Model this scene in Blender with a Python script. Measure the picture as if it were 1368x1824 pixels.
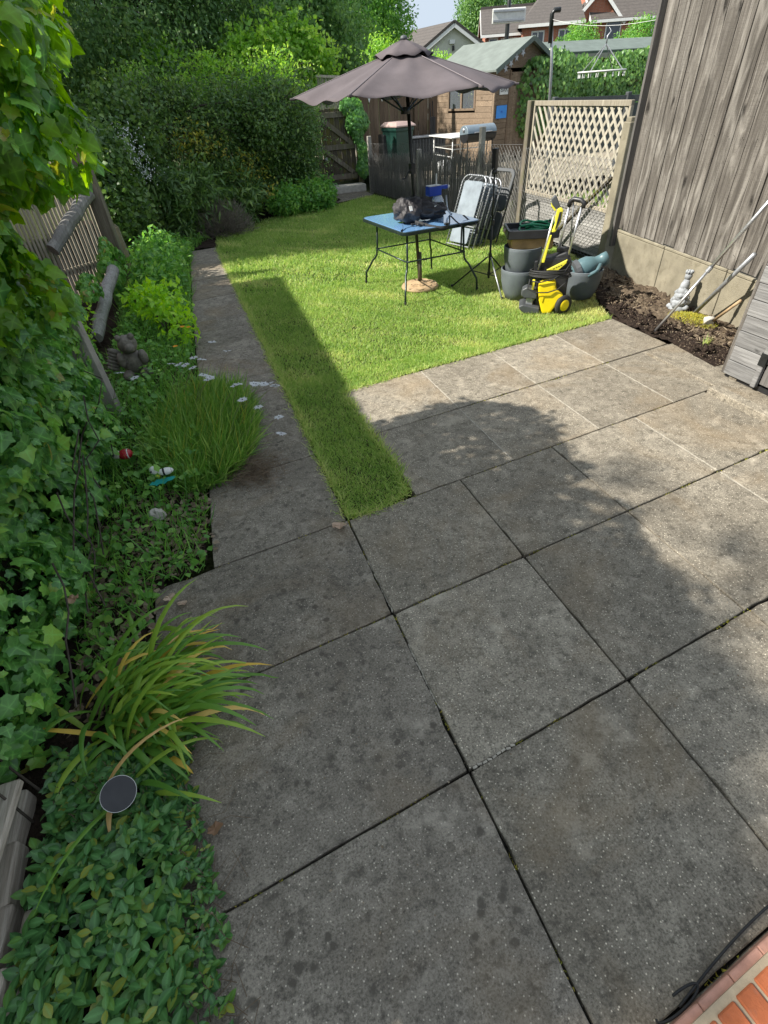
import bpy, bmesh, math, random
import numpy as np
from mathutils import Vector, Matrix, Quaternion
R = math.radians
rng = np.random.default_rng(7)
random.seed(7)
S = bpy.context.scene
for _o in list(bpy.data.objects):
    bpy.data.objects.remove(_o)

# ------------------------------------------------------------------ camera
cam_d = bpy.data.cameras.new('camera')
cam = bpy.data.objects.new('camera', cam_d)
S.collection.objects.link(cam)
S.camera = cam
cam_d.sensor_fit = 'VERTICAL'
cam_d.sensor_height = 24.0
cam_d.lens = 900 / 1824 * 24.0
cam_d.clip_start = 0.03
cam_d.clip_end = 600
CAM = Vector((0, 0, 2.0))
_p, _r, _y = R(39.8), R(-4.0), R(17.5)
_fw = Vector((math.sin(_y) * math.cos(_p), math.cos(_y) * math.cos(_p), -math.sin(_p)))
_rt0 = Vector((math.cos(_y), -math.sin(_y), 0))
_up0 = _rt0.cross(_fw)
_rt = _rt0 * math.cos(_r) + _up0 * math.sin(_r)
_up = _rt.cross(_fw)
cam.matrix_world = Matrix(((_rt.x, _up.x, -_fw.x, CAM.x), (_rt.y, _up.y, -_fw.y, CAM.y), (_rt.z, _up.z, -_fw.z, CAM.z), (0, 0, 0, 1)))

# ------------------------------------------------------------------ light
SUN = Vector((-0.85, 0.10, 0.80)).normalized()
w = bpy.data.worlds.new('World')
S.world = w
w.use_nodes = True
nt = w.node_tree
sky = nt.nodes.new('ShaderNodeTexSky')
sky.sky_type = 'NISHITA'
sky.sun_disc = False
sky.sun_elevation = math.asin(SUN.z)
sky.sun_rotation = math.atan2(SUN.x, SUN.y)
sky.air_density = 1.0
sky.dust_density = 0.6
sky.ozone_density = 1.2
sky_sat = nt.nodes.new('ShaderNodeHueSaturation')
sky_sat.inputs['Saturation'].default_value = 0.36
nt.links.new(sky.outputs[0], sky_sat.inputs['Color'])
sky_cap = nt.nodes.new('ShaderNodeMix')
sky_cap.data_type = 'RGBA'
sky_cap.blend_type = 'DARKEN'
sky_cap.inputs[0].default_value = 1.0
sky_cap.inputs[7].default_value = (1.66, 1.93, 2.25, 1)
nt.links.new(sky_sat.outputs[0], sky_cap.inputs[6])
nt.links.new(sky_cap.outputs[2], nt.nodes['Background'].inputs[0])
nt.nodes['Background'].inputs[1].default_value = 0.15
sun_d = bpy.data.lights.new('sun', 'SUN')
sun_d.energy = 3.5
sun_d.angle = R(0.7)
sun_d.color = (1.0, 0.95, 0.86)
sun = bpy.data.objects.new('sun', sun_d)
sun.rotation_mode = 'QUATERNION'
sun.rotation_quaternion = SUN.to_track_quat('Z', 'Y')
sun.location = (-20, 5, 25)
S.collection.objects.link(sun)
S.view_settings.view_transform = 'Standard'
S.view_settings.look = 'None'
S.view_settings.gamma = 1.0
S.view_settings.exposure = 1.42
S.view_settings.use_curve_mapping = False
S.cycles.use_denoising = True
S.cycles.max_bounces = 8
S.cycles.transparent_max_bounces = 16
S.cycles.caustics_reflective = False
S.cycles.caustics_refractive = False

# ------------------------------------------------------------------ helpers
COL = S.collection
def wloc(o):
    v = Vector((0, 0, 0))
    while o is not None:
        v = v + o.location
        o = o.parent
    return v
def tag(o, label=None, cat=None, group=None, kind=None):
    if label: o['label'] = label
    if cat: o['category'] = cat
    if group: o['group'] = group
    if kind: o['kind'] = kind
    return o
def empty(name, loc, label=None, cat=None, group=None, kind=None):
    o = bpy.data.objects.new(name, None)
    o.location = loc
    o.empty_display_size = .1
    COL.objects.link(o)
    return tag(o, label, cat, group, kind)
def link(name, me, mat, parent=None, loc=None):
    o = bpy.data.objects.new(name, me)
    if mat is not None and len(me.materials) == 0: me.materials.append(mat)
    COL.objects.link(o)
    if parent is not None: o.parent = parent
    if loc is not None: o.location = loc
    return o
def frame(z, x=None):
    """3x3 whose columns are x,y,z axes, z along the given direction"""
    z = Vector(z).normalized()
    if x is None: x = Vector((0, 0, 1)) if abs(z.z) < .9 else Vector((1, 0, 0))
    x = Vector(x); x = (x - z * x.dot(z)).normalized()
    y = z.cross(x)
    return Matrix((x, y, z)).transposed()
def rotz(a): return Matrix.Rotation(a, 3, 'Z')
class MB:
    def __init__(s): s.v = []; s.f = []
    def add(s, vs, fs):
        b = len(s.v); s.v += [Vector(q) for q in vs]; s.f += [tuple(b + i for i in q) for q in fs]; return s
    def box(s, c, d, m=None):
        c = Vector(c); vs = []
        for z in (-1, 1):
            for y in (-1, 1):
                for x in (-1, 1):
                    q = Vector((x * d[0] / 2, y * d[1] / 2, z * d[2] / 2))
                    vs.append(c + (m @ q if m is not None else q))
        return s.add(vs, [(0, 2, 3, 1), (4, 5, 7, 6), (0, 1, 5, 4), (2, 6, 7, 3), (1, 3, 7, 5), (0, 4, 6, 2)])
    def beam(s, a, b, wdt, thk, side=None):
        a, b = Vector(a), Vector(b)
        m = frame(b - a, side)
        return s.box((a + b) / 2, (wdt, thk, (b - a).length), m)
    def tube(s, pts, r, n=8, cap=True, sy=1.0):
        pts = [Vector(q) for q in pts]; k = len(pts)
        if not hasattr(r, '__len__'): r = [r] * k
        b = len(s.v); prev = None
        for i in range(k):
            t = (pts[min(i + 1, k - 1)] - pts[max(i - 1, 0)])
            if t.length < 1e-9: t = Vector((0, 0, 1))
            t.normalize()
            if prev is None:
                x = Vector((0, 0, 1)) if abs(t.z) < .9 else Vector((1, 0, 0))
            else: x = prev
            x = (x - t * x.dot(t)).normalized(); prev = x
            y = t.cross(x)
            for j in range(n):
                a = 2 * math.pi * j / n
                s.v.append(pts[i] + (x * math.cos(a) + y * math.sin(a) * sy) * r[i])
        for i in range(k - 1):
            for j in range(n):
                j2 = (j + 1) % n
                s.f.append((b + i * n + j, b + i * n + j2, b + (i + 1) * n + j2, b + (i + 1) * n + j))
        if cap:
            s.f.append(tuple(b + j for j in reversed(range(n)))); s.f.append(tuple(b + (k - 1) * n + j for j in range(n)))
        return s
    def lathe(s, prof, c, n=24, m=None, sx=1, sy=1, cap=True):
        c = Vector(c); b = len(s.v)
        for (r, z) in prof:
            for j in range(n):
                a = 2 * math.pi * j / n
                q = Vector((r * math.cos(a) * sx, r * math.sin(a) * sy, z))
                s.v.append(c + (m @ q if m is not None else q))
        for i in range(len(prof) - 1):
            for j in range(n):
                j2 = (j + 1) % n
                s.f.append((b + i * n + j, b + i * n + j2, b + (i + 1) * n + j2, b + (i + 1) * n + j))
        if cap:
            s.f.append(tuple(b + j for j in reversed(range(n)))); s.f.append(tuple(b + (len(prof) - 1) * n + j for j in range(n)))
        return s
    def prism(s, poly, o, ux, uy, ext):
        """polygon in the plane o+x*ux+y*uy, extruded by vector ext"""
        o, ux, uy, ext = Vector(o), Vector(ux), Vector(uy), Vector(ext); n = len(poly)
        vs = [o + ux * a + uy * b for a, b in poly]; vs += [q + ext for q in vs]
        fs = [tuple(reversed(range(n))), tuple(range(n, 2 * n))]
        fs += [(i, (i + 1) % n, n + (i + 1) % n, n + i) for i in range(n)]
        return s.add(vs, fs)
    def ell(s, c, r, nu=14, nv=9, m=None, jit=0):
        c = Vector(c); b = len(s.v)
        for i in range(1, nv):
            th = math.pi * i / nv
            for j in range(nu):
                a = 2 * math.pi * j / nu
                k = 1 + (random.uniform(-jit, jit) if jit else 0)
                q = Vector((r[0] * math.sin(th) * math.cos(a), r[1] * math.sin(th) * math.sin(a), r[2] * math.cos(th))) * k
                s.v.append(c + (m @ q if m is not None else q))
        for z in (1, -1):
            q = Vector((0, 0, r[2] * z)); s.v.append(c + (m @ q if m is not None else q))
        t, u = len(s.v) - 2, len(s.v) - 1
        for i in range(nv - 2):
            for j in range(nu):
                j2 = (j + 1) % nu
                s.f.append((b + i * nu + j, b + (i + 1) * nu + j, b + (i + 1) * nu + j2, b + i * nu + j2))
        for j in range(nu):
            j2 = (j + 1) % nu
            s.f.append((t, b + j, b + j2)); s.f.append((u, b + (nv - 2) * nu + j2, b + (nv - 2) * nu + j))
        return s
    def build(s, name, mat, parent=None, bevel=0, smooth=False, seg=1, sub=0, loc=None, weld=False):
        L = wloc(parent) if parent is not None else (Vector(loc) if loc is not None else Vector((0, 0, 0)))
        if loc is not None and parent is not None: L = L + Vector(loc)
        me = bpy.data.meshes.new(name)
        me.from_pydata([tuple(q - L) for q in s.v], [], s.f)
        bm = bmesh.new(); bm.from_mesh(me)
        if weld: bmesh.ops.remove_doubles(bm, verts=bm.verts, dist=1e-5)
        bmesh.ops.recalc_face_normals(bm, faces=bm.faces)
        if bevel > 0:
            ed = [e for e in bm.edges if len(e.link_faces) == 2 and e.calc_face_angle(0) > .5]
            bmesh.ops.bevel(bm, geom=ed, offset=bevel, segments=seg, affect='EDGES', profile=.6, clamp_overlap=True)
        for q in bm.faces: q.smooth = smooth
        bm.to_mesh(me); bm.free(); me.update()
        o = link(name, me, mat, parent)
        if loc is not None: o.location = loc
        if sub:
            md = o.modifiers.new('sub', 'SUBSURF'); md.levels = sub; md.render_levels = sub
        return o
def copy_tree(o, parent=None, loc=None, label=None):
    c = o.copy(); COL.objects.link(c); c.parent = parent
    if loc is not None: c.location = loc
    if label: c['label'] = label
    for ch in list(o.children): copy_tree(ch, c)
    return c

# ------------------------------------------------------------------ materials
def nodes(name):
    m = bpy.data.materials.new(name); m.use_nodes = True
    t = m.node_tree
    return m, t, t.nodes['Principled BSDF'], t.nodes['Material Output']
def N(t, typ, **k):
    n = t.nodes.new(typ)
    for a, b in k.items(): setattr(n, a, b)
    return n
def ramp(t, fac, stops, interp='LINEAR'):
    n = t.nodes.new('ShaderNodeValToRGB'); e = n.color_ramp.elements; n.color_ramp.interpolation = interp
    while len(e) < len(stops): e.new(0.5)
    for q, (p, c) in zip(e, stops):
        q.position = p; q.color = (c, c, c, 1) if not hasattr(c, '__len__') else (*c, 1)
    if fac is not None: t.links.new(fac, n.inputs[0])
    return n.outputs[0]
def mixc(t, fac, a, b, mode='MIX'):
    n = t.nodes.new('ShaderNodeMix'); n.data_type = 'RGBA'; n.blend_type = mode
    for i, q in ((0, fac), (6, a), (7, b)):
        if hasattr(q, 'is_output'): t.links.new(q, n.inputs[i])
        else: n.inputs[i].default_value = q if i == 0 else (*q, 1)
    return n.outputs[2]
def coords(t, scale=(1, 1, 1), rnd=True, kind='Object', rot=(0, 0, 0)):
    tc = N(t, 'ShaderNodeTexCoord'); mp = N(t, 'ShaderNodeMapping'); mp.inputs['Scale'].default_value = scale
    mp.inputs['Rotation'].default_value = rot
    if rnd:
        oi = N(t, 'ShaderNodeObjectInfo'); va = N(t, 'ShaderNodeVectorMath', operation='SCALE'); va.inputs[0].default_value = (37.1, 23.7, 51.3)
        t.links.new(oi.outputs['Random'], va.inputs['Scale'])
        ad = N(t, 'ShaderNodeVectorMath', operation='ADD'); t.links.new(tc.outputs[kind], ad.inputs[0]); t.links.new(va.outputs[0], ad.inputs[1])
        t.links.new(ad.outputs[0], mp.inputs[0])
    else: t.links.new(tc.outputs[kind], mp.inputs[0])
    return mp.outputs[0]
def noise(t, co, sc, det=4, rough=.55, dist=0):
    n = N(t, 'ShaderNodeTexNoise'); n.inputs['Scale'].default_value = sc; n.inputs['Detail'].default_value = det
    n.inputs['Roughness'].default_value = rough; n.inputs['Distortion'].default_value = dist
    t.links.new(co, n.inputs['Vector']); return n.outputs[0]
def voro(t, co, sc, feat='F1', out=0, rnd=1.0):
    n = N(t, 'ShaderNodeTexVoronoi'); n.feature = feat; n.inputs['Scale'].default_value = sc; n.inputs['Randomness'].default_value = rnd
    t.links.new(co, n.inputs['Vector']); return n.outputs[out]
def bump(t, b, h, st, dist=.01, prev=None):
    n = N(t, 'ShaderNodeBump'); n.inputs['Strength'].default_value = st; n.inputs['Distance'].default_value = dist
    t.links.new(h, n.inputs['Height'])
    if prev is not None: t.links.new(prev, n.inputs['Normal'])
    t.links.new(n.outputs[0], b.inputs['Normal']); return n.outputs[0]
def plain(name, c, rough=.5, metal=0, var=.15, sc=8, bmp=.0, bsc=60, spec=.5, coat=0, grime=None):
    m, t, b, o = nodes(name)
    co = coords(t); n = noise(t, co, sc, 5)
    d = tuple(q * (1 - var) for q in c); l = tuple(min(1, q * (1 + var)) for q in c)
    col = ramp(t, n, [(.3, d), (.7, l)])
    if grime:
        g = noise(t, co, sc * 2.3, 6, .7)
        col = mixc(t, ramp(t, g, [(.52, 0.), (.68, grime[1])]), col, grime[0])
    t.links.new(col, b.inputs['Base Color'])
    rr = ramp(t, noise(t, co, sc * 3, 3), [(.3, max(0, rough - .08)), (.7, min(1, rough + .1))]); t.links.new(rr, b.inputs['Roughness'])
    b.inputs['Metallic'].default_value = metal; b.inputs['Specular IOR Level'].default_value = spec
    b.inputs['Coat Weight'].default_value = coat
    if bmp: bump(t, b, noise(t, co, bsc, 6, .65), bmp, .004)
    return m
def wood(name, c1, c2, c3, axis='Z', gs=1.0, bmp=.5, knots=True, rough=.85, moss=None, saw=False):
    m, t, b, o = nodes(name)
    sc = {'Z': (34, 34, 1.6), 'X': (1.6, 34, 34), 'Y': (34, 1.6, 34)}[axis]
    sc = tuple(q * gs for q in sc)
    co = coords(t, sc)
    g1 = noise(t, co, 1.0, 8, .62, .6)
    g2 = noise(t, co, 3.4, 5, .7)
    co2 = coords(t, tuple(q * .12 + .4 for q in sc)); g3 = noise(t, co2, 1.6, 4)
    col = ramp(t, g1, [(.28, c1), (.5, c2), (.74, c3)])
    col = mixc(t, ramp(t, g2, [(.38, .55), (.56, 0.)]), col, tuple(q * .45 for q in c1))
    col = mixc(t, ramp(t, g3, [(.35, .0), (.7, .5)]), col, tuple(q * .62 for q in c2))
    if knots:
        ks_ = .62 if saw else 1.0; ck = coords(t, tuple(q * ks_ for q in {'Z': (7, 7, 2.6), 'X': (2.6, 7, 7), 'Y': (7, 2.6, 7)}[axis]))
        kn_ = N(t, 'ShaderNodeVectorMath', operation='ADD'); t.links.new(ck, kn_.inputs[0]); kz_ = N(t, 'ShaderNodeVectorMath', operation='SCALE'); kz_.inputs['Scale'].default_value = .35; kq_ = N(t, 'ShaderNodeTexNoise'); kq_.inputs['Scale'].default_value = 3.0; t.links.new(ck, kq_.inputs['Vector']); t.links.new(kq_.outputs['Color'], kz_.inputs[0]); t.links.new(kz_.outputs[0], kn_.inputs[1])
        kd = voro(t, kn_.outputs[0], 1.0)
        col = mixc(t, ramp(t, kd, [(.07, .95), (.16, 0.)]), col, tuple(q * .3 for q in c1))
    if saw:
        gs2 = noise(t, coords(t, (9, 9, 170)), 1.0, 3, .6)
        col = mixc(t, ramp(t, gs2, [(.36, .45), (.5, 0.)]), col, tuple(q * .5 for q in c2))
        gl_ = noise(t, coords(t, (5, 5, 1.1)), 1.3, 5, .6, 1.2); col = mixc(t, ramp(t, gl_, [(.5, 0.), (.72, .6)]), col, tuple(min(1, q * 1.25) for q in c3))
    if moss:
        gm = noise(t, coords(t, (3, 3, 2)), 1.5, 6, .65)
        col = mixc(t, ramp(t, gm, [(.48, 0.), (.62, moss[1])]), col, moss[0])
    oi = N(t, 'ShaderNodeObjectInfo'); hv = N(t, 'ShaderNodeHueSaturation'); mr = N(t, 'ShaderNodeMapRange'); mr.inputs[3].default_value = .84; mr.inputs[4].default_value = 1.1
    t.links.new(oi.outputs['Random'], mr.inputs[0]); t.links.new(mr.outputs[0], hv.inputs['Value']); t.links.new(col, hv.inputs['Color']); col = hv.outputs[0]
    t.links.new(col, b.inputs['Base Color']); b.inputs['Roughness'].default_value = rough; b.inputs['Specular IOR Level'].default_value = .25
    p = bump(t, b, g1, bmp, .006); bump(t, b, g2, bmp * .6, .003, p)
    return m
def leaf(name, c1, c2, c3, trans=.35, rough=.42, src='tint', spec=.45, gain=2.35, vein=.0, odd=None):
    c1, c2, c3 = (tuple(min(.82, q * gain) for q in c) for c in (c1, c2, c3))
    m, t, b, o = nodes(name)
    if src == 'tint':
        a = N(t, 'ShaderNodeAttribute'); a.attribute_name = 'tint'; f = a.outputs['Fac']
    else:
        a = N(t, 'ShaderNodeObjectInfo'); f = a.outputs['Random']
    col = ramp(t, f, [(.05, c1), (.5, c2), (.92, c3)] + ([(.965, odd)] if odd else []))
    if vein:
        va_ = N(t, 'ShaderNodeAttribute'); va_.attribute_name = 'vein'; pw_ = N(t, 'ShaderNodeMath', operation='POWER'); pw_.inputs[1].default_value = 3.0; t.links.new(va_.outputs['Fac'], pw_.inputs[0])
        col = mixc(t, ramp(t, pw_.outputs[0], [(.0, .0), (1., vein)]), col, tuple(min(.8, q * 2.0 + .03) for q in c2))
    co = coords(t, rnd=False); col = mixc(t, ramp(t, noise(t, co, 30, 4), [(.35, .0), (.75, .35)]), col, tuple(q * .55 for q in c2))
    t.links.new(col, b.inputs['Base Color']); b.inputs['Roughness'].default_value = rough; b.inputs['Specular IOR Level'].default_value = spec
    tr = N(t, 'ShaderNodeBsdfTranslucent'); hs = N(t, 'ShaderNodeHueSaturation'); hs.inputs['Hue'].default_value = .485
    hs.inputs['Saturation'].default_value = 1.1; hs.inputs['Value'].default_value = 1.9; t.links.new(col, hs.inputs['Color']); t.links.new(hs.outputs[0], tr.inputs[0])
    mx = N(t, 'ShaderNodeMixShader'); mx.inputs[0].default_value = trans
    t.links.new(b.outputs[0], mx.inputs[1]); t.links.new(tr.outputs[0], mx.inputs[2]); t.links.new(mx.outputs[0], o.inputs[0])
    return m
def slab_mat(name, lo, mid, hi, spots=.0, chips=.6):
    m, t, b, o = nodes(name)
    co = coords(t)
    big = noise(t, co, 1.7, 6, .6); med = noise(t, co, 11, 6, .7); fine = noise(t, co, 125, 5, .75); grit = voro(t, co, 130)
    col = ramp(t, big, [(.3, lo), (.5, mid), (.72, hi)])
    col = mixc(t, ramp(t, med, [(.32, .75), (.62, 0.)]), col, tuple(q * .62 for q in lo))
    col = mixc(t, ramp(t, fine, [(.37, .8), (.52, 0.)]), col, tuple(q * .36 for q in lo))
    col = mixc(t, ramp(t, fine, [(.58, .0), (.76, chips)]), col, tuple(min(1, q * 1.7) for q in hi))
    v2 = voro(t, co, 62); col = mixc(t, ramp(t, v2, [(.10, chips), (.19, 0.)]), col, tuple(min(1, q * 2.3) for q in hi))
    bl_ = noise(t, co, 24, 6, .72); col = mixc(t, ramp(t, bl_, [(.53, 0.), (.62, .62)]), col, tuple(q * .34 for q in lo))
    bl2 = noise(t, co, 7, 6, .7); col = mixc(t, ramp(t, bl2, [(.30, .5), (.45, 0.)]), col, tuple(min(1, q * 1.35) for q in hi))
    if spots:
        v3 = voro(t, co, 15)
        v3n = N(t, 'ShaderNodeMath', operation='ADD'); t.links.new(v3, v3n.inputs[0])
        mm = N(t, 'ShaderNodeMath', operation='MULTIPLY'); mm.inputs[1].default_value = .9; t.links.new(noise(t, co, 17, 5, .65), mm.inputs[0]); t.links.new(mm.outputs[0], v3n.inputs[1])
        sp = ramp(t, v3n.outputs[0], [(.60, spots), (.72, 0.)])
        mk_ = ramp(t, noise(t, co, 2.4, 4, .6), [(.42, 0.), (.6, 1.)]); ms_ = N(t, 'ShaderNodeMath', operation='MULTIPLY'); t.links.new(sp, ms_.inputs[0]); t.links.new(mk_, ms_.inputs[1])
        col = mixc(t, ms_.outputs[0], col, tuple(q * .42 for q in lo))
        lt = ramp(t, noise(t, co, 9, 3), [(.735, 0.), (.77, .5)]); col = mixc(t, lt, col, tuple(min(1, q * 1.9) for q in hi))
    st_ = noise(t, co, 1.1, 5, .65, .8); col = mixc(t, ramp(t, st_, [(.52, .0), (.72, .45)]), col, (lo[0] * 1.05, lo[1] * .86, lo[2] * .62))
    oi = N(t, 'ShaderNodeObjectInfo'); hv = N(t, 'ShaderNodeHueSaturation'); mr = N(t, 'ShaderNodeMapRange'); mr.inputs[3].default_value = .86; mr.inputs[4].default_value = 1.12
    t.links.new(oi.outputs['Random'], mr.inputs[0]); t.links.new(mr.outputs[0], hv.inputs['Value']); t.links.new(col, hv.inputs['Color'])
    t.links.new(hv.outputs[0], b.inputs['Base Color']); b.inputs['Roughness'].default_value = .9; b.inputs['Specular IOR Level'].default_value = .25
    p = bump(t, b, fine, .75, .006); p = bump(t, b, grit, .35, .004, p); bump(t, b, med, .4, .012, p)
    return m
def soil_mat(name, a, c, d):
    m, t, b, o = nodes(name); co = coords(t, rnd=False)
    n1 = noise(t, co, 5, 7, .65); n2 = noise(t, co, 48, 6, .7)
    col = ramp(t, n1, [(.3, a), (.55, c), (.75, d)]); col = mixc(t, ramp(t, n2, [(.4, .8), (.6, 0.)]), col, tuple(q * .4 for q in a))
    t.links.new(col, b.inputs['Base Color']); b.inputs['Roughness'].default_value = .95; b.inputs['Specular IOR Level'].default_value = .15
    p = bump(t, b, n2, 1.0, .02); bump(t, b, n1, .8, .05, p)
    return m
def brick_mat(name, c1, c2, mortar, sc=1.0):
    m, t, b, o = nodes(name)
    tc = N(t, 'ShaderNodeTexCoord'); sx = N(t, 'ShaderNodeSeparateXYZ'); t.links.new(tc.outputs['Object'], sx.inputs[0])
    ad = N(t, 'ShaderNodeMath', operation='ADD'); t.links.new(sx.outputs[0], ad.inputs[0]); t.links.new(sx.outputs[1], ad.inputs[1])
    cx = N(t, 'ShaderNodeCombineXYZ'); t.links.new(ad.outputs[0], cx.inputs[0]); t.links.new(sx.outputs[2], cx.inputs[1])
    br = N(t, 'ShaderNodeTexBrick'); t.links.new(cx.outputs[0], br.inputs[0]); br.inputs['Color1'].default_value = (*c1, 1); br.inputs['Color2'].default_value = (*c2, 1); br.inputs['Mortar'].default_value = (*mortar, 1)
    br.inputs['Scale'].default_value = sc; br.inputs['Brick Width'].default_value = .225; br.inputs['Row Height'].default_value = .075; br.inputs['Mortar Size'].default_value = .008
    col = mixc(t, ramp(t, noise(t, coords(t), 4, 5), [(.35, .5), (.7, 0.)]), br.outputs[0], tuple(q * .6 for q in c1))
    t.links.new(col, b.inputs['Base Color']); b.inputs['Roughness'].default_value = .9
    return m
def tile_mat(name, c):
    m, t, b, o = nodes(name); co = coords(t, (1, 1, 1))
    wv = N(t, 'ShaderNodeTexWave'); wv.wave_type = 'BANDS'; wv.bands_direction = 'Z'; wv.inputs['Scale'].default_value = 1.6; wv.inputs['Distortion'].default_value = .3; wv.wave_profile = 'SAW'
    t.links.new(co, wv.inputs[0])
    col = ramp(t, noise(t, co, 6, 6, .7), [(.3, tuple(q * .7 for q in c)), (.7, tuple(q * 1.25 for q in c))])
    col = mixc(t, ramp(t, wv.outputs[1], [(.0, .6), (.25, 0.)]), col, tuple(q * .4 for q in c))
    t.links.new(col, b.inputs['Base Color']); b.inputs['Roughness'].default_value = .85
    bump(t, b, wv.outputs[1], .6, .03)
    return m
def glass(name, tint=(.8, .9, 1), rough=.03):
    m, t, b, o = nodes(name)
    b.inputs['Base Color'].default_value = (*tint, 1); b.inputs['Roughness'].default_value = rough
    b.inputs['Transmission Weight'].default_value = .9; b.inputs['IOR'].default_value = 1.45
    return m

M = {}
M['slab'] = slab_mat('patio_concrete', (.238, .207, .160), (.305, .268, .209), (.372, .329, .259), 0, .85)
M['path'] = slab_mat('path_concrete', (.21, .183, .146), (.268, .236, .190), (.338, .300, .243), .9, .6)
M['soil'] = soil_mat('soil', (.032, .022, .017), (.052, .036, .027), (.075, .055, .04))
M['soil_dry'] = soil_mat('dry_soil', (.11, .08, .055), (.19, .145, .10), (.29, .235, .17))
M['joint'] = soil_mat('joint_dirt', (.03, .027, .022), (.045, .04, .032), (.06, .05, .04))
M['turf'] = soil_mat('turf_soil', (.05, .06, .02), (.07, .085, .03), (.10, .10, .045))
M['mortar'] = plain('mortar', (.33, .30, .245), .95, 0, .3, 40, .6)
M['fence'] = wood('weathered_fence_wood', (.046, .039, .033), (.148, .132, .115), (.31, .288, .258), 'Z', .62, 1.0, saw=True)
M['shedw'] = wood('grey_shed_wood', (.14, .135, .13), (.235, .23, .225), (.34, .335, .325), 'Y', .8, .6)
M['shedd'] = wood('dark_shed_door_wood', (.10, .09, .085), (.16, .15, .14), (.22, .20, .19), 'Z', .9, .5)
M['post'] = wood('post_wood', (.12, .10, .08), (.21, .18, .14), (.30, .27, .22), 'Z', .8, .7, moss=((.12, .13, .05), .5))
M['paleslat'] = wood('pale_cane', (.26, .225, .17), (.38, .335, .26), (.52, .47, .38), 'Z', 1.2, .5, knots=False)
M['log'] = wood('grey_log', (.19, .18, .165), (.31, .30, .28), (.43, .42, .39), 'Z', .7, .9, knots=False)
M['lattice'] = wood('lattice_wood', (.34, .31, .24), (.46, .42, .34), (.58, .54, .45), 'Z', 1., .4, knots=False)
M['nfence'] = wood('brown_fence_wood', (.13, .09, .06), (.20, .14, .095), (.27, .20, .14), 'Z', .8, .4)
M['cabin'] = wood('honey_shed_wood', (.21, .15, .10), (.29, .215, .15), (.37, .285, .205), 'X', .8, .3)
M['gate'] = wood('mossy_gate_wood', (.06, .05, .036), (.10, .085, .06), (.15, .13, .095), 'Z', .8, .7, moss=((.13, .12, .025), .8))
M['plank'] = wood('weathered_plank', (.30, .25, .19), (.46, .40, .33), (.60, .54, .46), 'Y', .8, .9)
M['concrete'] = plain('cast_concrete', (.235, .21, .155), .95, 0, .22, 5, .9, 90, .2, grime=((.15, .13, .09), .6))
M['concrete_g'] = plain('grey_concrete', (.30, .28, .25), .95, 0, .2, 6, .8, 80, .2, grime=((.16, .15, .12), .5))
M['black'] = plain('black_plastic', (.018, .018, .02), .42, 0, .25, 12)
M['blackm'] = plain('black_painted_metal', (.02, .022, .022), .35, .3, .25, 20)
M['green_m'] = plain('dark_green_metal', (.025, .04, .036), .32, .4, .2, 20)
M['yellow'] = plain('yellow_plastic', (.80, .60, .01), .33, 0, .06, 6)
M['yellow2'] = plain('lime_yellow_plastic', (.75, .68, .05), .4, 0, .05, 6)
M['alu'] = plain('aluminium', (.62, .62, .63), .34, .85, .1, 30)
M['galv'] = plain('grey_metal_tube', (.36, .37, .39), .42, .6, .15, 18)
M['greypl'] = plain('charcoal_planter', (.105, .122, .134), .62, 0, .18, 6, .35, 220)
M['darkgrey'] = plain('dark_grey_plastic', (.06, .065, .07), .5, 0, .2, 9)
M['teal'] = plain('grey_teal_plastic', (.085, .15, .165), .38, 0, .15, 8)
M['tan'] = plain('tan_plastic', (.42, .27, .11), .7, 0, .2, 9, .3)
M['hose'] = plain('green_hose', (.01, .22, .10), .38, 0, .2, 12)
M['canopy'] = plain('mauve_canopy_fabric', (.108, .092, .097), .85, 0, .22, 2.2, .25, 300, .2)
M['white'] = plain('white_paint', (.72, .72, .70), .5, 0, .08, 8)
M['offwhite'] = plain('off_white_plastic', (.62, .62, .60), .5, 0, .12, 8)
M['chairfab'] = plain('white_mesh_fabric', (.20, .235, .27), .7, 0, .2, 7, .4, 250)
M['bag'] = plain('charcoal_fabric', (.036, .033, .036), .62, 0, .35, 9, .7, 50)
M['strap'] = plain('black_webbing', (.022, .022, .023), .75, 0, .3, 30, .5, 200)
M['blue'] = plain('blue_plastic', (.012, .06, .42), .35, 0, .1, 8)
M['skyblue'] = plain('sky_blue_board', (.04, .25, .70), .5, 0, .08, 6)
M['resin'] = plain('tan_resin', (.36, .25, .14), .7, 0, .3, 14, .5, 40)
M['sand'] = plain('olive_metal', (.10, .09, .065), .5, .3, .2, 12)
M['rubber'] = plain('black_rubber', (.02, .02, .02), .7, 0, .2, 16)
M['pink'] = plain('faded_pink_lid', (.36, .26, .235), .55, 0, .15, 8)
M['bin'] = plain('green_bin_plastic', (.008, .042, .032), .45, 0, .25, 5)
M['felt'] = plain('green_roof_felt', (.16, .185, .17), .95, 0, .15, 4, .6, 150)
M['felt2'] = plain('sage_roof_felt', (.12, .15, .135), .95, 0, .15, 4, .4, 150)
M['brick'] = brick_mat('house_brick', (.50, .17, .09), (.42, .13, .07), (.36, .30, .25))
M['tile'] = tile_mat('brown_roof_tile', (.092, .080, .072))
M['render'] = plain('cream_render', (.55, .56, .48), .9, 0, .08, 3, .2)
M['pane'] = plain('window_pane', (.03, .04, .05), .05, 0, .3, 3, spec=.9)
M['stone'] = plain('pale_stone', (.50, .47, .42), .9, 0, .2, 14, .7, 60)
M['statue'] = plain('white_statue_stone', (.29, .305, .32), .8, 0, .18, 18, .6, 60, grime=((.2, .21, .22), .7))
M['greystone'] = plain('grey_statue_stone', (.16, .145, .12), .9, 0, .35, 20, .8, 70, grime=((.07, .065, .05), .8))
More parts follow.
